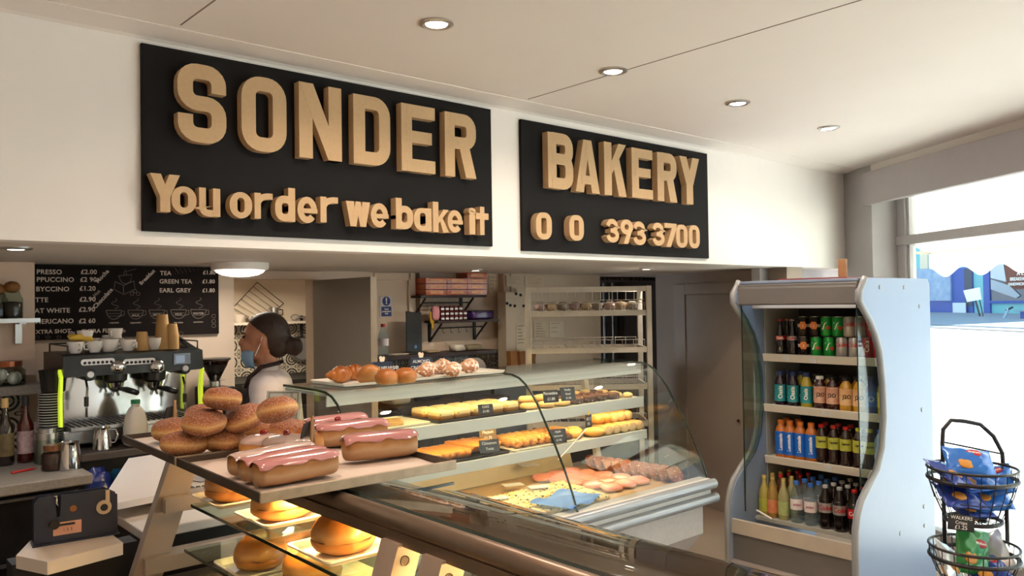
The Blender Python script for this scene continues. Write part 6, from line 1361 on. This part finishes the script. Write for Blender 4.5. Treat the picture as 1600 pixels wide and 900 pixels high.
x_l = float(onY(693, 490, YSF)[0]); x_r = float(onY(735.5, 490, YSF)[0]); nj = 6; jw = (x_r-x_l)/nj; hj = (float(onY(710, 478, YSF)[2])-zsh2)/3; proto = None
m_jamj = pm('dark jam', '#3a0c0e', .12, coat=.8); m_jlid = pm('maroon lid', '#5a1418', .35)
for r in range(3):
    for c in range(nj if r < 2 else 5):
        lab = f'{ORD[c]} jam jar from the pink pouch, {["bottom", "middle", "top"][r]} row of the stack'; loc = (x_l+jw*(c+.5), YSF+.05, zsh2+.0005+hj*r)
        if not proto:
            proto = thing('jam_jar', lab, 'jar', loc, 0, 'stacked jam jars on the lower shelf'); rj = jw*.46; B().lathe([(0, 0), (rj*.9, 0), (rj, .006), (rj, hj*.68), (rj*.85, hj*.74)], 18).build('jar_glass', m_jamj, proto, smooth=50); B().lathe([(rj*.95, hj*.74), (rj*.95, hj*.985), (0, hj*.985)], 18).build('lid', m_jlid, proto, smooth=50)
            lp = B(); lp.add([(rj*1.01*math.sin(u), -rj*1.01*math.cos(u), z) for z in (hj*.18, hj*.6) for u in np.linspace(-.9, .9, 8)], [(i, i+1, 8+i+1, 8+i) for i in range(7)]); lp.build('label', m_wcard, proto)
        else: clone(proto, loc, label=lab)
pp = tag(B().blob(.035, .02, .055, (0, 0, .055), 3, -1, .05, 3, 16, 10).build('pink_pouch', pm('pink pouch', '#b5767c', .6), None, (x_l-.045, YSF+.04, zsh2+.001), smooth='all'), 'pink pouch beside the stacked jam jars', 'pouch')
a = onY(740, 500, YSF); c = onY(776, 484, YSF); 
tn_ = thing('purple_tin', 'oval purple tin at the pale post end of the lower shelf', 'tin', (float(a[0]+c[0])/2, YSF+.075, zsh2+.0005)); wq_ = float(c[0]-a[0])/2; hq_ = float(c[2])-zsh2
B().blob(wq_, .065, hq_/2, (0, 0, hq_/2), 5).build('tin_body', pm('purple tin paint', '#2b1440', .25, coat=.5, hex2='#4a2a78', vs=18), tn_, smooth='all'); B().blob(wq_*1.01, .067, hq_*.12, (0, 0, hq_*.86), 5).build('tin_lid', pm('dark purple lid', '#1c0f2c', .3), tn_, smooth='all')
yq = onY(676, 490, YSF+.04)
tag(B().blob(.022, .012, .05, (0, 0, 0), 2.4, None, .25, 6, 16, 12).blob(.012, .008, .03, (.004, 0, -.06), 2, None, .2, 3, 12, 8).build('yellow_pouch', pm('yellow pouch', '#b88f22', .5, var=.2), None, (float(yq[0]), YSF+.05, float(yq[2])-.03), smooth='all'), 'yellow pouch hanging from a hook under the orange boxes', 'pouch')
# long dark shelf over the patterned tiles
zl = float(onY(700, 551, 4.72)[2]); xl0, xl1 = float(onY(587, 553, 4.72)[0]), float(onY(776, 546, 4.72)[0])
tag(B().bb((xl0, 4.72, zl-.03), (3.395, YD-.001, zl), .003).bb((3.395, 4.72, zl-.03), (xl1, YB-.001, zl), .003).build('counter_shelf', m_boardw, None), 'long dark wooden shelf over the patterned tiles', 'shelf')
wb = thing('water_bottle_large', 'clear water bottle with red cap on the long dark shelf', 'bottle', (float(onY(599, 550, 4.80)[0]), 4.80, zl+.001))
B().lathe([(0, 0), (.034, 0), (.037, .01), (.037, .07), (.034, .075), (.037, .08), (.036, .14), (.014, .19), (.014, .205)], 22, cap=False).build('bottle_body', m_clear, wb, smooth=50); B().lathe([(.016, .2), (.016, .222), (0, .222)], 16).build('cap', m_capr, wb); B().lathe([(.0375, .07), (.0375, .12)], 22, cap=False).build('label_band', m_labw, wb)
tb = thing('tablet_screen', 'black tablet on a stand leaning on the long dark shelf', 'tablet', (float(onY(648, 550, 4.78)[0]), 4.78, zl+.001), .1)
B().box((.02, .03, .155), (.145, .010, .29), .004, rx=-.12, ry=.10).build('tablet_body', m_black, tb); B().bb((-.06, .0, 0), (.08, .10, .012), .003).build('stand', m_blackm, tb); B().lathe([(0, .002), (.012, .002), (.013, 0)], 16, (.02, .012, .05), Matrix.Rotation(PI/2, 4, 'X')).build('round_button', pm('blue glow button', '#3a6a9a', .3), tb)
for i, (px, w_, h_, hx2, lab) in enumerate(((625, .16, .012, '#b5a898', 'loose pale papers below the black tablet'), (677, .12, .02, '#8a7a5a', 'tan folded packet on the long dark shelf'), (718, .10, .05, '#b9b2a6', 'white crumpled packet on the long dark shelf'), (742, .14, .045, '#7a7058', 'olive packet beside the white crumpled one'))):
    q = onY(px, 548, 4.76); tag(B().blob(w_/2, .05, h_/2, (0, 0, h_/2), 4, None, .12, i+3, 18, 8).build('paper_packet', pm('packet %d' % i, hx2, .6, var=.15), None, (float(q[0]), 4.79, zl+.0005+(.013 if i == 0 else 0)*0), smooth='all'), lab, 'packet', 'packets on the long dark shelf')
q = onY(738, 590, 4.6)
tw = thing('grey_towel_roll', 'grey paper towel roll lying behind the almond croissants', 'paper roll', (float(q[0]), 4.60, 0))
B().cyl((-.09, 0, 1.30-.04), (.09, .06, 1.30-.04), .085, seg=26).build('roll', pm('grey towel paper', '#7e7672', .8, bump=.1), tw, smooth=50); B().bb((-.12, -.06, 1.072), (.12, .08, 1.172)).build('stand', m_blackm, tw)
# framed papers on the walls
def sheet(name, label, x0, y0, x1, y1, Y, col, lines, ink='#7a6a5c', group='papers pinned on the back walls', th=.003):
    a = onY(x0, y0, Y); c = onY(x1, y1, Y); t = thing(name, label, 'notice', (float(a[0]), Y, float(c[2])), 0, group); w, h = float(c[0]-a[0]), float(a[2]-c[2])
    B().bb((0, -th, 0), (w, 0, h)).build('paper_sheet', pm('paper '+col, col, .7), t); b = B(); rnd = random.Random(int(x0)); m = pm('ink '+ink, ink, .8)
    for k in range(lines): b.bb((w*.12, -th-.0008, h*(.88-.78*k/max(1, lines))), (w*(.12+.76*rnd.uniform(.5, 1)), -th-.0002, h*(.88-.78*k/max(1, lines))+h*.025))
    if lines: b.build('printed_lines', m, t)
    return t
sheet('pinned_paper', 'cream chart with small dark symbols beside the orange boxes', 763, 430, 778, 459, YB-.003, '#c4ae92', 4)
sheet('pinned_paper', 'large printed paper high on the notice wall', 791, 431, 818, 448, YN-.003, '#c7b49c', 4); sheet('pinned_paper', 'printed paper second along the top of the notice wall', 820, 431, 850, 447, YN-.003, '#c4b299', 4)
tallcab = thing('white_cupboard', 'pale tall cupboard covered with papers and dark magnets', 'cupboard', (0, 0, 0)); a = onY(790, 456, YN-.10); c = onY(822, 600, YN-.10)
B().bb((float(a[0]), YN-.10, 0), (float(c[0])+.02, YN-.002, float(a[2]))).build('cupboard_body', pm('cupboard oatmeal', '#c2b19c', .5, var=.03), tallcab)
b = B()
for x, y in ((792, 474), (797, 477), (804, 478), (813, 461), (806, 459), (818, 478)): q = onY(x, y, YN-.10); B().lathe([(0, .008), (.011, .008), (.012, 0)], 14, V3(q), Matrix.Rotation(PI/2, 4, 'X')).build('magnet', m_blackm, tallcab)
sheet('pinned_paper', 'paper taped on the pale tall cupboard', 806, 505, 822, 545, YN-.101, '#c9bba6', 6); sheet('pinned_paper', 'certificate hanging behind the tray rack', 858, 503, 881, 527, YN-.003, '#c9bda9', 3); sheet('pinned_paper', 'striped printed sheet behind the tray rack upright', 834, 503, 854, 532, YN-.003, '#c0b29c', 6)
def pbag(label, px0, px1, py0, py1, Y, k):
    a = onY(px0, py1, Y); c = onY(px1, py0, Y); w, h = float(c[0]-a[0]), float(c[2]-a[2]); return tag(B().prism([(0, 0), (w, 0), (w*.94, h*.6), (w, h), (0, h), (w*.06, h*.6)], 0, .05, 'y').build('paper_bag', pm('brown paper bag %d' % k, ['#8a5a2c', '#7a4a22', '#a58a64'][k], .7, var=.12), None, (float(a[0]), Y, float(a[2]))), label, 'bag', 'brown paper bags before the pale cupboard')
pbag('brown paper bag standing before the pale cupboard', 798, 812, 548, 585, 4.68, 0); pbag('darker brown paper bag behind the tray rack upright', 812, 838, 548, 585, 4.66, 1)
lowcab = tag(B().bb((3.9, 4.62, 0), (5.75, 4.785, float(onY(815, 585, 4.68)[2])-.001)).build('low_cabinet', m_cupb, None), 'dark low cabinet under the brown paper bags', 'cabinet')
# dark store beyond: hanging blue apron, steel post, stacked crates
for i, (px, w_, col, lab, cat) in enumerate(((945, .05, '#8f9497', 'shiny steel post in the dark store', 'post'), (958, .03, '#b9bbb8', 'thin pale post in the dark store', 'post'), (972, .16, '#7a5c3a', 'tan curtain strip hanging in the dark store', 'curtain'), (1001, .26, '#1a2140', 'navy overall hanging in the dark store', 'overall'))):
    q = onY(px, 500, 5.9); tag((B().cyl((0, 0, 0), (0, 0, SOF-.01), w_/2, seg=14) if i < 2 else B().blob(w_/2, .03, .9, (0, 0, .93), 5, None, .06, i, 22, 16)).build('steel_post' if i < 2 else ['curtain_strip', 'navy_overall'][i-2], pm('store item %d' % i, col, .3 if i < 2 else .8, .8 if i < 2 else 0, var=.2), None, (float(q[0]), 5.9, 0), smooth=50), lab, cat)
b = B()
for k in range(26): x = 5.2+k*.06; b.bb((x, 5.2, SOF-.035), (x+.035, 6.5, SOF-.002))
struct(b.build('trim_10', pm('dark slats', '#4a3626', .7, var=.3, vs=30)))
# ------------------------------------------------------------------ the tall tray rack
RA = onD(825, 449, 5.55); RB = onD(1013, 446, 5.55); rd = RB-RA; rw = float(np.linalg.norm(rd[:2])); ra = math.atan2(rd[1], rd[0])
m_rack = pm('rack aluminium', '#c4bcb0', .4, .45, var=.08, vs=30)
rk = thing('tray_rack', 'tall aluminium tray rack standing behind the pastry cabinet', 'tray rack', (float(RA[0]), float(RA[1]), 0), ra)
zr = float(RA[2]); RD = .40
for x in (0, rw):
    for y in (0, RD): B().bb((x-.018, y-.018, .06), (x+.018, y+.018, zr), .003).build('upright', m_rack, rk)
for x in (0, rw):
    for y in (0, RD): B().lathe([(.0, 0), (.03, .0), (.03, .05), (0, .06)], 14, (x, y, 0)).build('castor', m_blackm, rk)
b = B()
for y in (0, RD): b.bb((0, y-.012, zr-.035), (rw, y+.012, zr-.002))
for x in (0, rw): b.bb((x-.012, 0, zr-.035), (x+.012, RD, zr-.002))
b.build('top_frame', m_rack, rk)
zz = [float((RA+ray(0, 0)*0)[2])]
levels = [onD(920, y, 5.5)[2] for y in (490, 548, 606, 664)]
for k, z in enumerate(levels):
    z = float(z); b = B(); b.bb((.02, -.01, z-.018), (rw-.02, .012, z+.018)); b.bb((.02, RD-.01, z-.018), (rw-.02, RD+.01, z+.018))
    for x in (.02, rw-.02): b.bb((x-.008, 0, z-.018), (x+.008, RD, z+.018))
    o = b.build('tray_runner', m_rack, rk); w_ = B()
    for i in range(14): x = .04+(rw-.08)*i/13; w_.tube([(x, 0, z+.016), (x, RD, z+.016)], .0025, 5)
    for y in (.01, RD): 
        w_.tube([(.03, y, z+.07), (rw-.03, y, z+.07)], .003, 5)
        for i in range(11): x = .03+(rw-.06)*i/10; w_.tube([(x, y, z+.016), (x, y, z+.07)], .0022, 5)
    if k == 0:
        for i in range(14): x = .04+(rw-.08)*i/13; w_.tube([(x, .01, z+.09), (x, .01, z+.16)], .0025, 5)
        w_.tube([(.03, .01, z+.09), (rw-.03, .01, z+.09)], .003, 5)
    w_.build('wire_tray', m_rack, o)
wp = B(); rnd = random.Random(8)
for i in range(9): wp.blob(.045, .06, .02, (.09+(rw-.18)*i/8, .16, 0), 2.4, None, .25, i, 14, 8)
q = Vector((0, 0, 0))
M_ = Matrix.Rotation(ra, 4, 'Z')
for i in range(9):
    p = M_ @ Vector((.09+(rw-.18)*i/8, .17, 0))
    tag(B().blob(.042, .07, .03, (0, 0, .03), 2.4, -.95, .2, i, 14, 8).build('wrapped_packet', pm('wrapped packet %d' % (i % 3), ['#8a4a5a', '#b58a3c', '#4a4a46'][i % 3], .25, coat=.6, hex2='#c9b9a9', vs=40), None, (float(RA[0])+p.x, float(RA[1])+p.y, float(levels[0])+.019), (0, 0, ra), smooth='all'), f'{ORD[i]} wrapped packet along the top tray of the rack, from the pale post', 'packet', 'wrapped packets on the tray rack')

bc = thing('back_cupboard', 'dark low cupboard against the tiles behind the pastry cabinet', 'cupboard', (0, 0, 0))
B().bb((2.95, 4.45, 0), (3.88, 4.93, 1.04)).build('cupboard_body', m_cupb, bc); B().bb((2.94, 4.43, 1.04), (3.89, 4.93, 1.07), .004).build('cupboard_top', m_boardw, bc)
for i in range(4): B().bb((2.97+.23*i, 4.435, .10), (3.18+.23*i, 4.45, 1.02), .003).build('door', m_cupb, bc)
for i, (x, w_, h_, c, lab) in enumerate(((3.05, .16, .14, '#c9c2b4', 'white carton on the dark back cupboard near the open door'), (3.30, .22, .16, '#27304a', 'dark blue bundle on the back cupboard'))):
    tag(B().blob(w_/2, .09, h_/2, (0, 0, h_/2), 6 if i != 1 else 2.8, None, .03 if i != 1 else .15, i, 20, 12).build('carton' if i != 1 else 'cloth_bundle', pm('carton %d' % i, c, .7, var=.12), None, (x, 4.66, 1.071), smooth=60), lab, 'carton' if i != 1 else 'bundle')
# ------------------------------------------------------------------ crisp rack by the window
m_wire = pm('black wire', '#17151a', .4)
cd = 3.45
cb = onD(1520, 800, cd); CXr, CYr = float(cb[0]), float(cb[1])
cr_ = thing('crisp_rack', 'black wire rack with two round baskets of crisps by the window', 'crisp rack', (CXr, CYr, 0), math.radians(-41.5))
Rr = 63/FPX*cd
zt1 = float(onD(1520, 742, cd)[2]); zb1 = float(onD(1520, 812, cd)[2]); zt2 = float(onD(1520, 858, cd)[2]); ztop_ = float(onD(1540, 664, cd)[2])
# local x = picture right, local y = away from the camera
fx = 68/FPX*cd
b = B(); yb_ = Rr*.80
b.tube([(-.05, yb_, .02), (-.05, yb_, ztop_-.10), (-.045, yb_, ztop_-.04), (-.01, yb_, ztop_), (.05, yb_, ztop_-.005), (.12, yb_, ztop_-.02), (fx-.02, yb_-.02, ztop_-.07), (fx+.005, yb_-.04, ztop_-.14), (fx+.012, yb_-.05, ztop_-.4), (fx+.012, yb_-.05, .02)], .009, 10); b.build('frame', m_wire, cr_, smooth='all')
B().tube([(-.05, yb_, ztop_-.095), (fx+.008, yb_-.045, ztop_-.145)], .004, 6).build('cross_bar', m_wire, cr_); b = B(); b.tube([(-.05, yb_, .03), (fx+.01, yb_-.05, .03)], .006, 6).tube([(-.05, yb_, .03), (-.05, -.15, .012)], .008, 6).tube([(fx+.01, yb_-.05, .03), (fx+.01, -.15, .012)], .008, 6); b.build('foot_bar', m_wire, cr_)
def basket(zt_r, zb_r):
    b = B(); C_ = lambda z, r, k=0: [(r*math.cos(t), r*math.sin(t), z+k*math.cos(t)) for t in np.linspace(0, 2*PI, 33)[:-1]]
    b.tube(C_(zt_r, Rr), .006, 8, True); b.tube(C_(zt_r-.045, Rr*.985), .009, 8, True); b.tube(C_(zb_r, Rr*.62), .009, 8, True); b.tube(C_((zt_r+zb_r)/2-.02, Rr*.85), .0022, 5, True); b.tube(C_(zb_r, Rr*.3), .0022, 5, True)
    for k in range(20):
        t = 2*PI*k/20; c_, s_ = math.cos(t), math.sin(t); b.tube([(Rr*c_, Rr*s_, zt_r), (Rr*.985*c_, Rr*.985*s_, zt_r-.045), (Rr*.88*c_, Rr*.88*s_, (zt_r+zb_r)/2), (Rr*.62*c_, Rr*.62*s_, zb_r), (0, 0, zb_r)], .0022, 5)
    return b.build('basket', m_wire, cr_)
basket(zt1+.03, zb1-.0); basket(zt2+.015, zt2-.17); basket(zt2-.36, zt2-.53)
m_cblue = pm('blue crisp foil', '#1f5fc0', .25, .2, hex2='#2f7ad0', vs=14, coat=.4); m_cnavy = pm('navy crisp foil', '#1c2f86', .25, .2, hex2='#2a4aa0', vs=14, coat=.4); m_cgreen = pm('green crisp foil', '#1f7a34', .25, .2, coat=.4); m_cwhite = pm('silver white crisp foil', '#c9ccd0', .25, .4, hex2='#e6e8ea', vs=20); m_crisp = pm('crisp picture', '#d39a3c', .5, hex2='#b5702a', vs=60); m_logo = pm('red logo', '#b81c24', .4)
def crisp(label, px, py, m, rot, w=.155, h=.19, seed=0, logo=True, dd=0):
    q = onD(px, py, cd+dd); t = thing('crisp_packet', label, 'crisp packet', V3(q), rot=rot, group='crisp packets in the wire baskets')
    b = B(); nx, ny = 14, 16; vs = []; rnd = random.Random(seed); ph = [rnd.uniform(0, 6) for _ in range(3)]
    for sgn in (1, -1):
        for j in range(ny+1):
            for i in range(nx+1):
                u, v = i/nx*2-1, j/ny*2-1; th = .024*(1-abs(u)**3)*(1-abs(v)**4)**1+.0015; cr2 = .003*math.sin(u*9+ph[0])*math.sin(v*7+ph[1]); vs.append((u*w/2, v*h/2, sgn*th+cr2))
    n = (nx+1)*(ny+1); fs = []
    for s in range(2):
        for j in range(ny):
            for i in range(nx): fs.append(tuple(s*n+k for k in (j*(nx+1)+i, j*(nx+1)+i+1, (j+1)*(nx+1)+i+1, (j+1)*(nx+1)+i)))
    rim = [i for i in range(nx+1)]+[j*(nx+1)+nx for j in range(1, ny+1)]+[ny*(nx+1)+i for i in range(nx-1, -1, -1)]+[j*(nx+1) for j in range(ny-1, 0, -1)]
    for a_, c_ in zip(rim, rim[1:]+rim[:1]): fs.append((a_, n+a_, n+c_, c_))
    b.add(vs, fs); b.build('foil_bag', m, t, smooth=60)
    for sgn in (1, -1):
        B().blob(.030, .026, .006, (-.025, -.03, sgn*.022), 2.2, None, .1, seed, 16, 8).build('crisp_print', m_crisp, t, smooth='all')
        if logo:
            B().blob(.030, .018, .004, (.02, .035, sgn*.023), 2.2, None, 0, 1, 18, 8).build('logo_badge', m_logo, t, smooth='all')
            text("Walkers" if m is not m_cgreen else "Walkers", .014, m_iw, (.02, .035, sgn*.0275), (0, 0 if sgn > 0 else PI, 0), t, ext=.0003, offset=.0004)
    return t
R = math.radians
crisp('blue crisp packet lying highest across the upper basket', 1514, 722, m_cblue, (R(38), R(6), R(-52)), .19, .15, seed=1)
crisp('navy crisp packet poking out under the highest one', 1487, 742, m_cnavy, (R(24), R(16), R(-20)), seed=2, dd=-.01)
crisp('blue crisp packet flat in the middle of the upper basket', 1517, 751, m_cblue, (R(22), R(-8), R(-45)), .18, .16, seed=3, dd=.03)
crisp('blue crisp packet against the rack upright in the upper basket', 1552, 752, m_cblue, (R(30), R(-20), R(-75)), seed=4, dd=.05)
crisp('navy crisp packet low at the front of the upper basket', 1500, 774, m_cnavy, (R(28), R(6), R(-40)), .18, .16, seed=5, dd=-.03)
crisp('blue crisp packet low by the upright of the upper basket', 1544, 776, m_cblue, (R(25), R(-10), R(-60)), seed=6, dd=.02)
crisp('navy crisp packet at the very bottom of the upper basket', 1520, 797, m_cnavy, (R(12), R(0), R(-40)), .15, .13, seed=7, dd=.02)
crisp('green crisp packet standing in the lower basket', 1520, 862, m_cgreen, (R(70), R(14), R(-35)), seed=8)
crisp('silver white crisp packet leaning at the window side of the lower basket', 1486, 882, m_cwhite, (R(55), R(30), R(-10)), seed=9, logo=False)
crisp('silver white crisp packet behind the green one', 1550, 868, m_cwhite, (R(55), R(-30), R(-70)), seed=10, logo=False, dd=.06)
crisp('navy crisp packet low in the lower basket', 1545, 893, m_cnavy, (R(25), R(-10), R(-50)), seed=11, dd=-.02)
q = onD(1502, 817, cd-Rr*1.02); pc = thing('crisp_price_sign', 'small black price sign hooked on the upper crisp basket', 'price sign', V3(q), rot=(-.1, .12, R(-48)))
B().bb((-.052, 0, -.032), (.052, .003, .032), .001).build('card', m_card, pc); 
for k, (s, sz) in enumerate((('WALKERS', .019), ('Crisps', .018), ('£1.25', .022))): text(s, sz, m_iw, (0, -.0006, .019-.019*k), (PI/2, 0, 0), pc, 'chalk_writing', ext=.0003)
# ------------------------------------------------------------------ the street outside
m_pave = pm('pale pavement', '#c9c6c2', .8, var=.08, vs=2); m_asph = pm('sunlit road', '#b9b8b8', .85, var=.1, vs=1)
def wz(t, o, z=0): p = WP-WD*t+WN*o; return (float(p[0]), float(p[1]), z)
def slab(name, t0_, t1_, o0, o1, z0, z1, m, th=.1):
    v = []
    for dz in (0, -th):
        v += [wz(t0_, o0, z0+dz), wz(t1_, o0, z0+dz), wz(t1_, o1, z1+dz), wz(t0_, o1, z1+dz)]
    return struct(B().add(v, [(0, 1, 2, 3), (4, 7, 6, 5), (0, 4, 5, 1), (1, 5, 6, 2), (2, 6, 7, 3), (3, 7, 4, 0)]).build(name, m))
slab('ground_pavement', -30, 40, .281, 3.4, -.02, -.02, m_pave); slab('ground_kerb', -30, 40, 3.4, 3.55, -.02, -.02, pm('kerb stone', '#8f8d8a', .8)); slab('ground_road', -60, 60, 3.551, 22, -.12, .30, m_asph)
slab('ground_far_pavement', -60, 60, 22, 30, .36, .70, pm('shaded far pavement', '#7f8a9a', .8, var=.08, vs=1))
slab('ground_shadow_line', -60, 60, 20.4, 20.9, .285, .295, pm('dark kerb shadow line', '#4a4a50', .8))  # shadow line along the kerb, laid as a dark strip
OF = 30.0
def fpt(px, py, o=OF): return onP(px, py, WP+WN*o, WN)
def ft(px, o=OF): return float(-(fpt(px, 470, o)-WP).dot(WD))
def fz_(px, py, o=OF): return float(fpt(px, py, o)[2])
def wb_(b, name, m, parent=None): return wobj(b, name, m, parent)
shop = thing('cafe_building', 'turquoise and blue shopfront across the sunny street', 'building', (0, 0, 0))
m_turq = pm('turquoise paint', '#6fb9c4', .6, var=.04); m_blue = pm('bright blue paint', '#1f4da8', .5, var=.05); m_brick = pm('red brown brick', '#7a4a40', .8, var=.2, vs=8); m_dglass = pm('dark shop glass', '#33425e', .1, var=.2, coat=.8)
zg = .70
tA, tB, tC, tD, tE, tF = ft(1449), ft(1497), ft(1522), ft(1539), ft(1549), ft(1640)
wb_(B().bb((ft(1200), OF, 0), (tF+6, OF+6, 14)), 'facade', m_turq, shop); wb_(B().bb((ft(1440), OF-.06, zg), (ft(1452), OF, 8)), 'corner_pillar', pm('cream stone', '#d8cfb8', .7), shop)
wb_(B().bb((ft(1454), OF-.08, zg), (tC, OF, fz_(1510, 418))), 'blue_door_panel', m_blue, shop); wb_(B().bb((ft(1510), OF-.12, zg+.4), (tC, OF-.08, fz_(1510, 420))), 'open_doorway', pm('dark doorway', '#39455c', .6), shop)
wb_(B().bb((tD, OF-.1, zg), (tE, OF, fz_(1545, 418))), 'blue_post', m_blue, shop)
o = wb_(B().bb((tE, OF-.10, fz_(1560, 474)), (tF, OF, fz_(1560, 470))), 'blue_sill', m_blue, shop)
wb_(B().bb((tE, OF-.04, fz_(1560, 470)), (tF, OF, fz_(1560, 408))), 'shop_window', m_dglass, shop); wb_(B().bb((ft(1573), OF-.06, fz_(1580, 452)), (tF, OF-.03, fz_(1580, 405))), 'brick_panel', m_brick, shop)
wb_(B().prism([(ft(1551), fz_(1560, 452)), (ft(1590), fz_(1590, 466)), (ft(1596), fz_(1596, 462)), (ft(1580), fz_(1580, 446)), (ft(1551), fz_(1551, 436))], OF-.10, OF-.07, 'y'), 'striped_blind', pm('pale striped blind', '#b9c3cc', .6, hex2='#8f9aa8', vs=30), shop)
wb_(B().prism([(ft(1551), fz_(1560, 434)), (ft(1575), fz_(1575, 440)), (ft(1571), fz_(1571, 410)), (ft(1551), fz_(1551, 418))], OF-.10, OF-.07, 'y'), 'pale_curtain', pm('pale curtain', '#c3ccd6', .6), shop)
for s, x, y, sz in (('A L', 1594, 427, .34), ('BREAKFAST', 1592, 436, .26), ('SANDWICHES', 1590, 444, .22)):
    q = fpt(x, y, OF-.14); tx = text(s, sz, m_iw, V3(q), (PI/2, 0, WROT), shop, 'painted_lettering', ext=.01, offset=.008)
wb_(B().bb((ft(1494), OF-.25, zg), (ft(1514), OF-.2, fz_(1500, 473))), 'white_railing', pm('white railing', '#cfdde6', .6), shop)
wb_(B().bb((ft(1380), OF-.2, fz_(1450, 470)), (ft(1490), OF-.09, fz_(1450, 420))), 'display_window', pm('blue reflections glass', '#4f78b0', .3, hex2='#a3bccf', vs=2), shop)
sb = thing('sandwich_board', 'tilted white sign board on dark legs across the street', 'sign', (0, 0, 0)); OB = 27.5
pq = [fpt(x, y, OB) for x, y in ((1505, 454), (1530, 449), (1533, 468), (1511, 472))]
nn = np.array([WN[0], WN[1], 0])*.05
B().add([tuple(p) for p in pq]+[tuple(p+nn) for p in pq], [(0, 1, 2, 3), (7, 6, 5, 4), (0, 4, 5, 1), (1, 5, 6, 2), (2, 6, 7, 3), (3, 7, 4, 0)]).build('board', m_white_plastic, sb)
B().tube([V3(fpt(1523, 470, OB)+nn), V3(fpt(1531, 499, OB)+nn)], .05, 8).tube([V3(fpt(1529, 468, OB)+nn), V3(fpt(1536, 499, OB)+nn)], .03, 8).build('leg', pm('dark sign leg', '#33353c', .6), sb)
bt = thing('street_table', 'grey outdoor table in front of the turquoise shopfront', 'table', (0, 0, 0)); OT = 26.5
ta, tb2 = ft(1583, OT), ft(1640, OT); zta = fz_(1590, 485, OT)
wb_(B().bb((ta, OT, zta-.06), (tb2, OT+.9, zta)), 'table_top', pm('grey table top', '#7d93a8', .5), bt); wb_(B().bb((ta+.2, OT+.2, .55), (ta+.45, OT+.4, zta-.06)), 'leg', m_blue, bt)
sctr = thing('kick_scooter', 'pale scooter leaning in front of the turquoise wall', 'scooter', (0, 0, 0)); OS = 26.8
P_ = lambda x, y: V3(fpt(x, y, OS))
B().tube([P_(1543, 516), P_(1560, 517)], .07, 8).build('deck', m_wmel, sctr); B().tube([P_(1562, 514), P_(1576, 482)], .07, 8).build('stem', pm('pale blue stem', '#a9c3d8', .5), sctr); B().tube([P_(1572, 485), P_(1582, 480)], .05, 8).build('handlebar', m_blackm, sctr)
for x in (1540, 1563): B().lathe([(.0, -.04), (.16, -.04), (.16, .04), (0, .04)], 18, P_(x, 516), Matrix.Rotation(WROT, 4, 'Z') @ Matrix.Rotation(PI/2, 4, 'X')).build('wheel', m_blackm, sctr, smooth=50)
# awning above the shop window with its scalloped valance
aw = thing('shop_awning', 'white awning with scalloped valance outside the shop window', 'awning', (0, 0, 0))
m_aw = bpy.data.materials.new('awning canvas'); m_aw.use_nodes = True; n_ = m_aw.node_tree.nodes; l_ = m_aw.node_tree.links; pb_ = n_['Principled BSDF']; pb_.inputs['Base Color'].default_value = lin('#f2efe8'); pb_.inputs['Roughness'].default_value = .8
tl = n_.new('ShaderNodeBsdfTranslucent'); tl.inputs[0].default_value = lin('#f6f3ea'); mxs = n_.new('ShaderNodeMixShader'); mxs.inputs[0].default_value = .6; nz_ = n_.new('ShaderNodeTexNoise'); nz_.inputs['Scale'].default_value = 3; cz = n_.new('ShaderNodeValToRGB'); cz.color_ramp.elements[0].color = lin('#e6e2da'); cz.color_ramp.elements[1].color = lin('#faf8f4'); l_.new(nz_.outputs['Fac'], cz.inputs[0]); l_.new(cz.outputs[0], pb_.inputs['Base Color'])
l_.new(pb_.outputs[0], mxs.inputs[1]); l_.new(tl.outputs[0], mxs.inputs[2]); l_.new(mxs.outputs[0], n_['Material Output'].inputs[0])
OA = 1.55
def av(px, py): return onP(px, py, WP+WN*OA, WN)
zv1 = float(av(1470, 394)[2]); zv0 = float(av(1490, 432)[2]); tv0 = float(-(av(1452, 400)-WP).dot(WD)); per = float(-(av(1552, 425)-WP).dot(WD))-float(-(av(1494, 432)-WP).dot(WD))
tc_ = float(-(av(1478, 432)-WP).dot(WD)); tend = 7.5; n = 220; vs = []
for i in range(n+1):
    t = tv0+(tend-tv0)*i/n; zlow = zv0+.045*(1-math.cos(2*PI*(t-tc_)/per)); vs += [(t, OA, zv1), (t, OA, zlow)]
val = wobj(B().add(vs, [(2*i, 2*i+2, 2*i+3, 2*i+1) for i in range(n)]), 'valance', m_aw, aw)
sm = val.modifiers.new('t', 'SOLIDIFY'); sm.thickness = .004
wobj(B().add([(tv0, .33, 2.75), (tend, .33, 2.75), (tend, OA, zv1), (tv0, OA, zv1), (tv0, .33, 2.745), (tend, .33, 2.745), (tend, OA, zv1-.005), (tv0, OA, zv1-.005)], [(0, 1, 2, 3), (7, 6, 5, 4), (0, 4, 5, 1), (1, 5, 6, 2), (2, 6, 7, 3), (3, 7, 4, 0)]), 'canopy', m_aw, aw)
wobj(B().tube([(tv0-.02, OA, zv1+.015), (tend, OA, zv1+.015)], .018, 10).tube([(tv0+.02, .33, 2.2), (tv0+.02, OA, zv1)], .012, 8), 'awning_bar', pm('awning bar', '#a39a8c', .4, .3), aw)
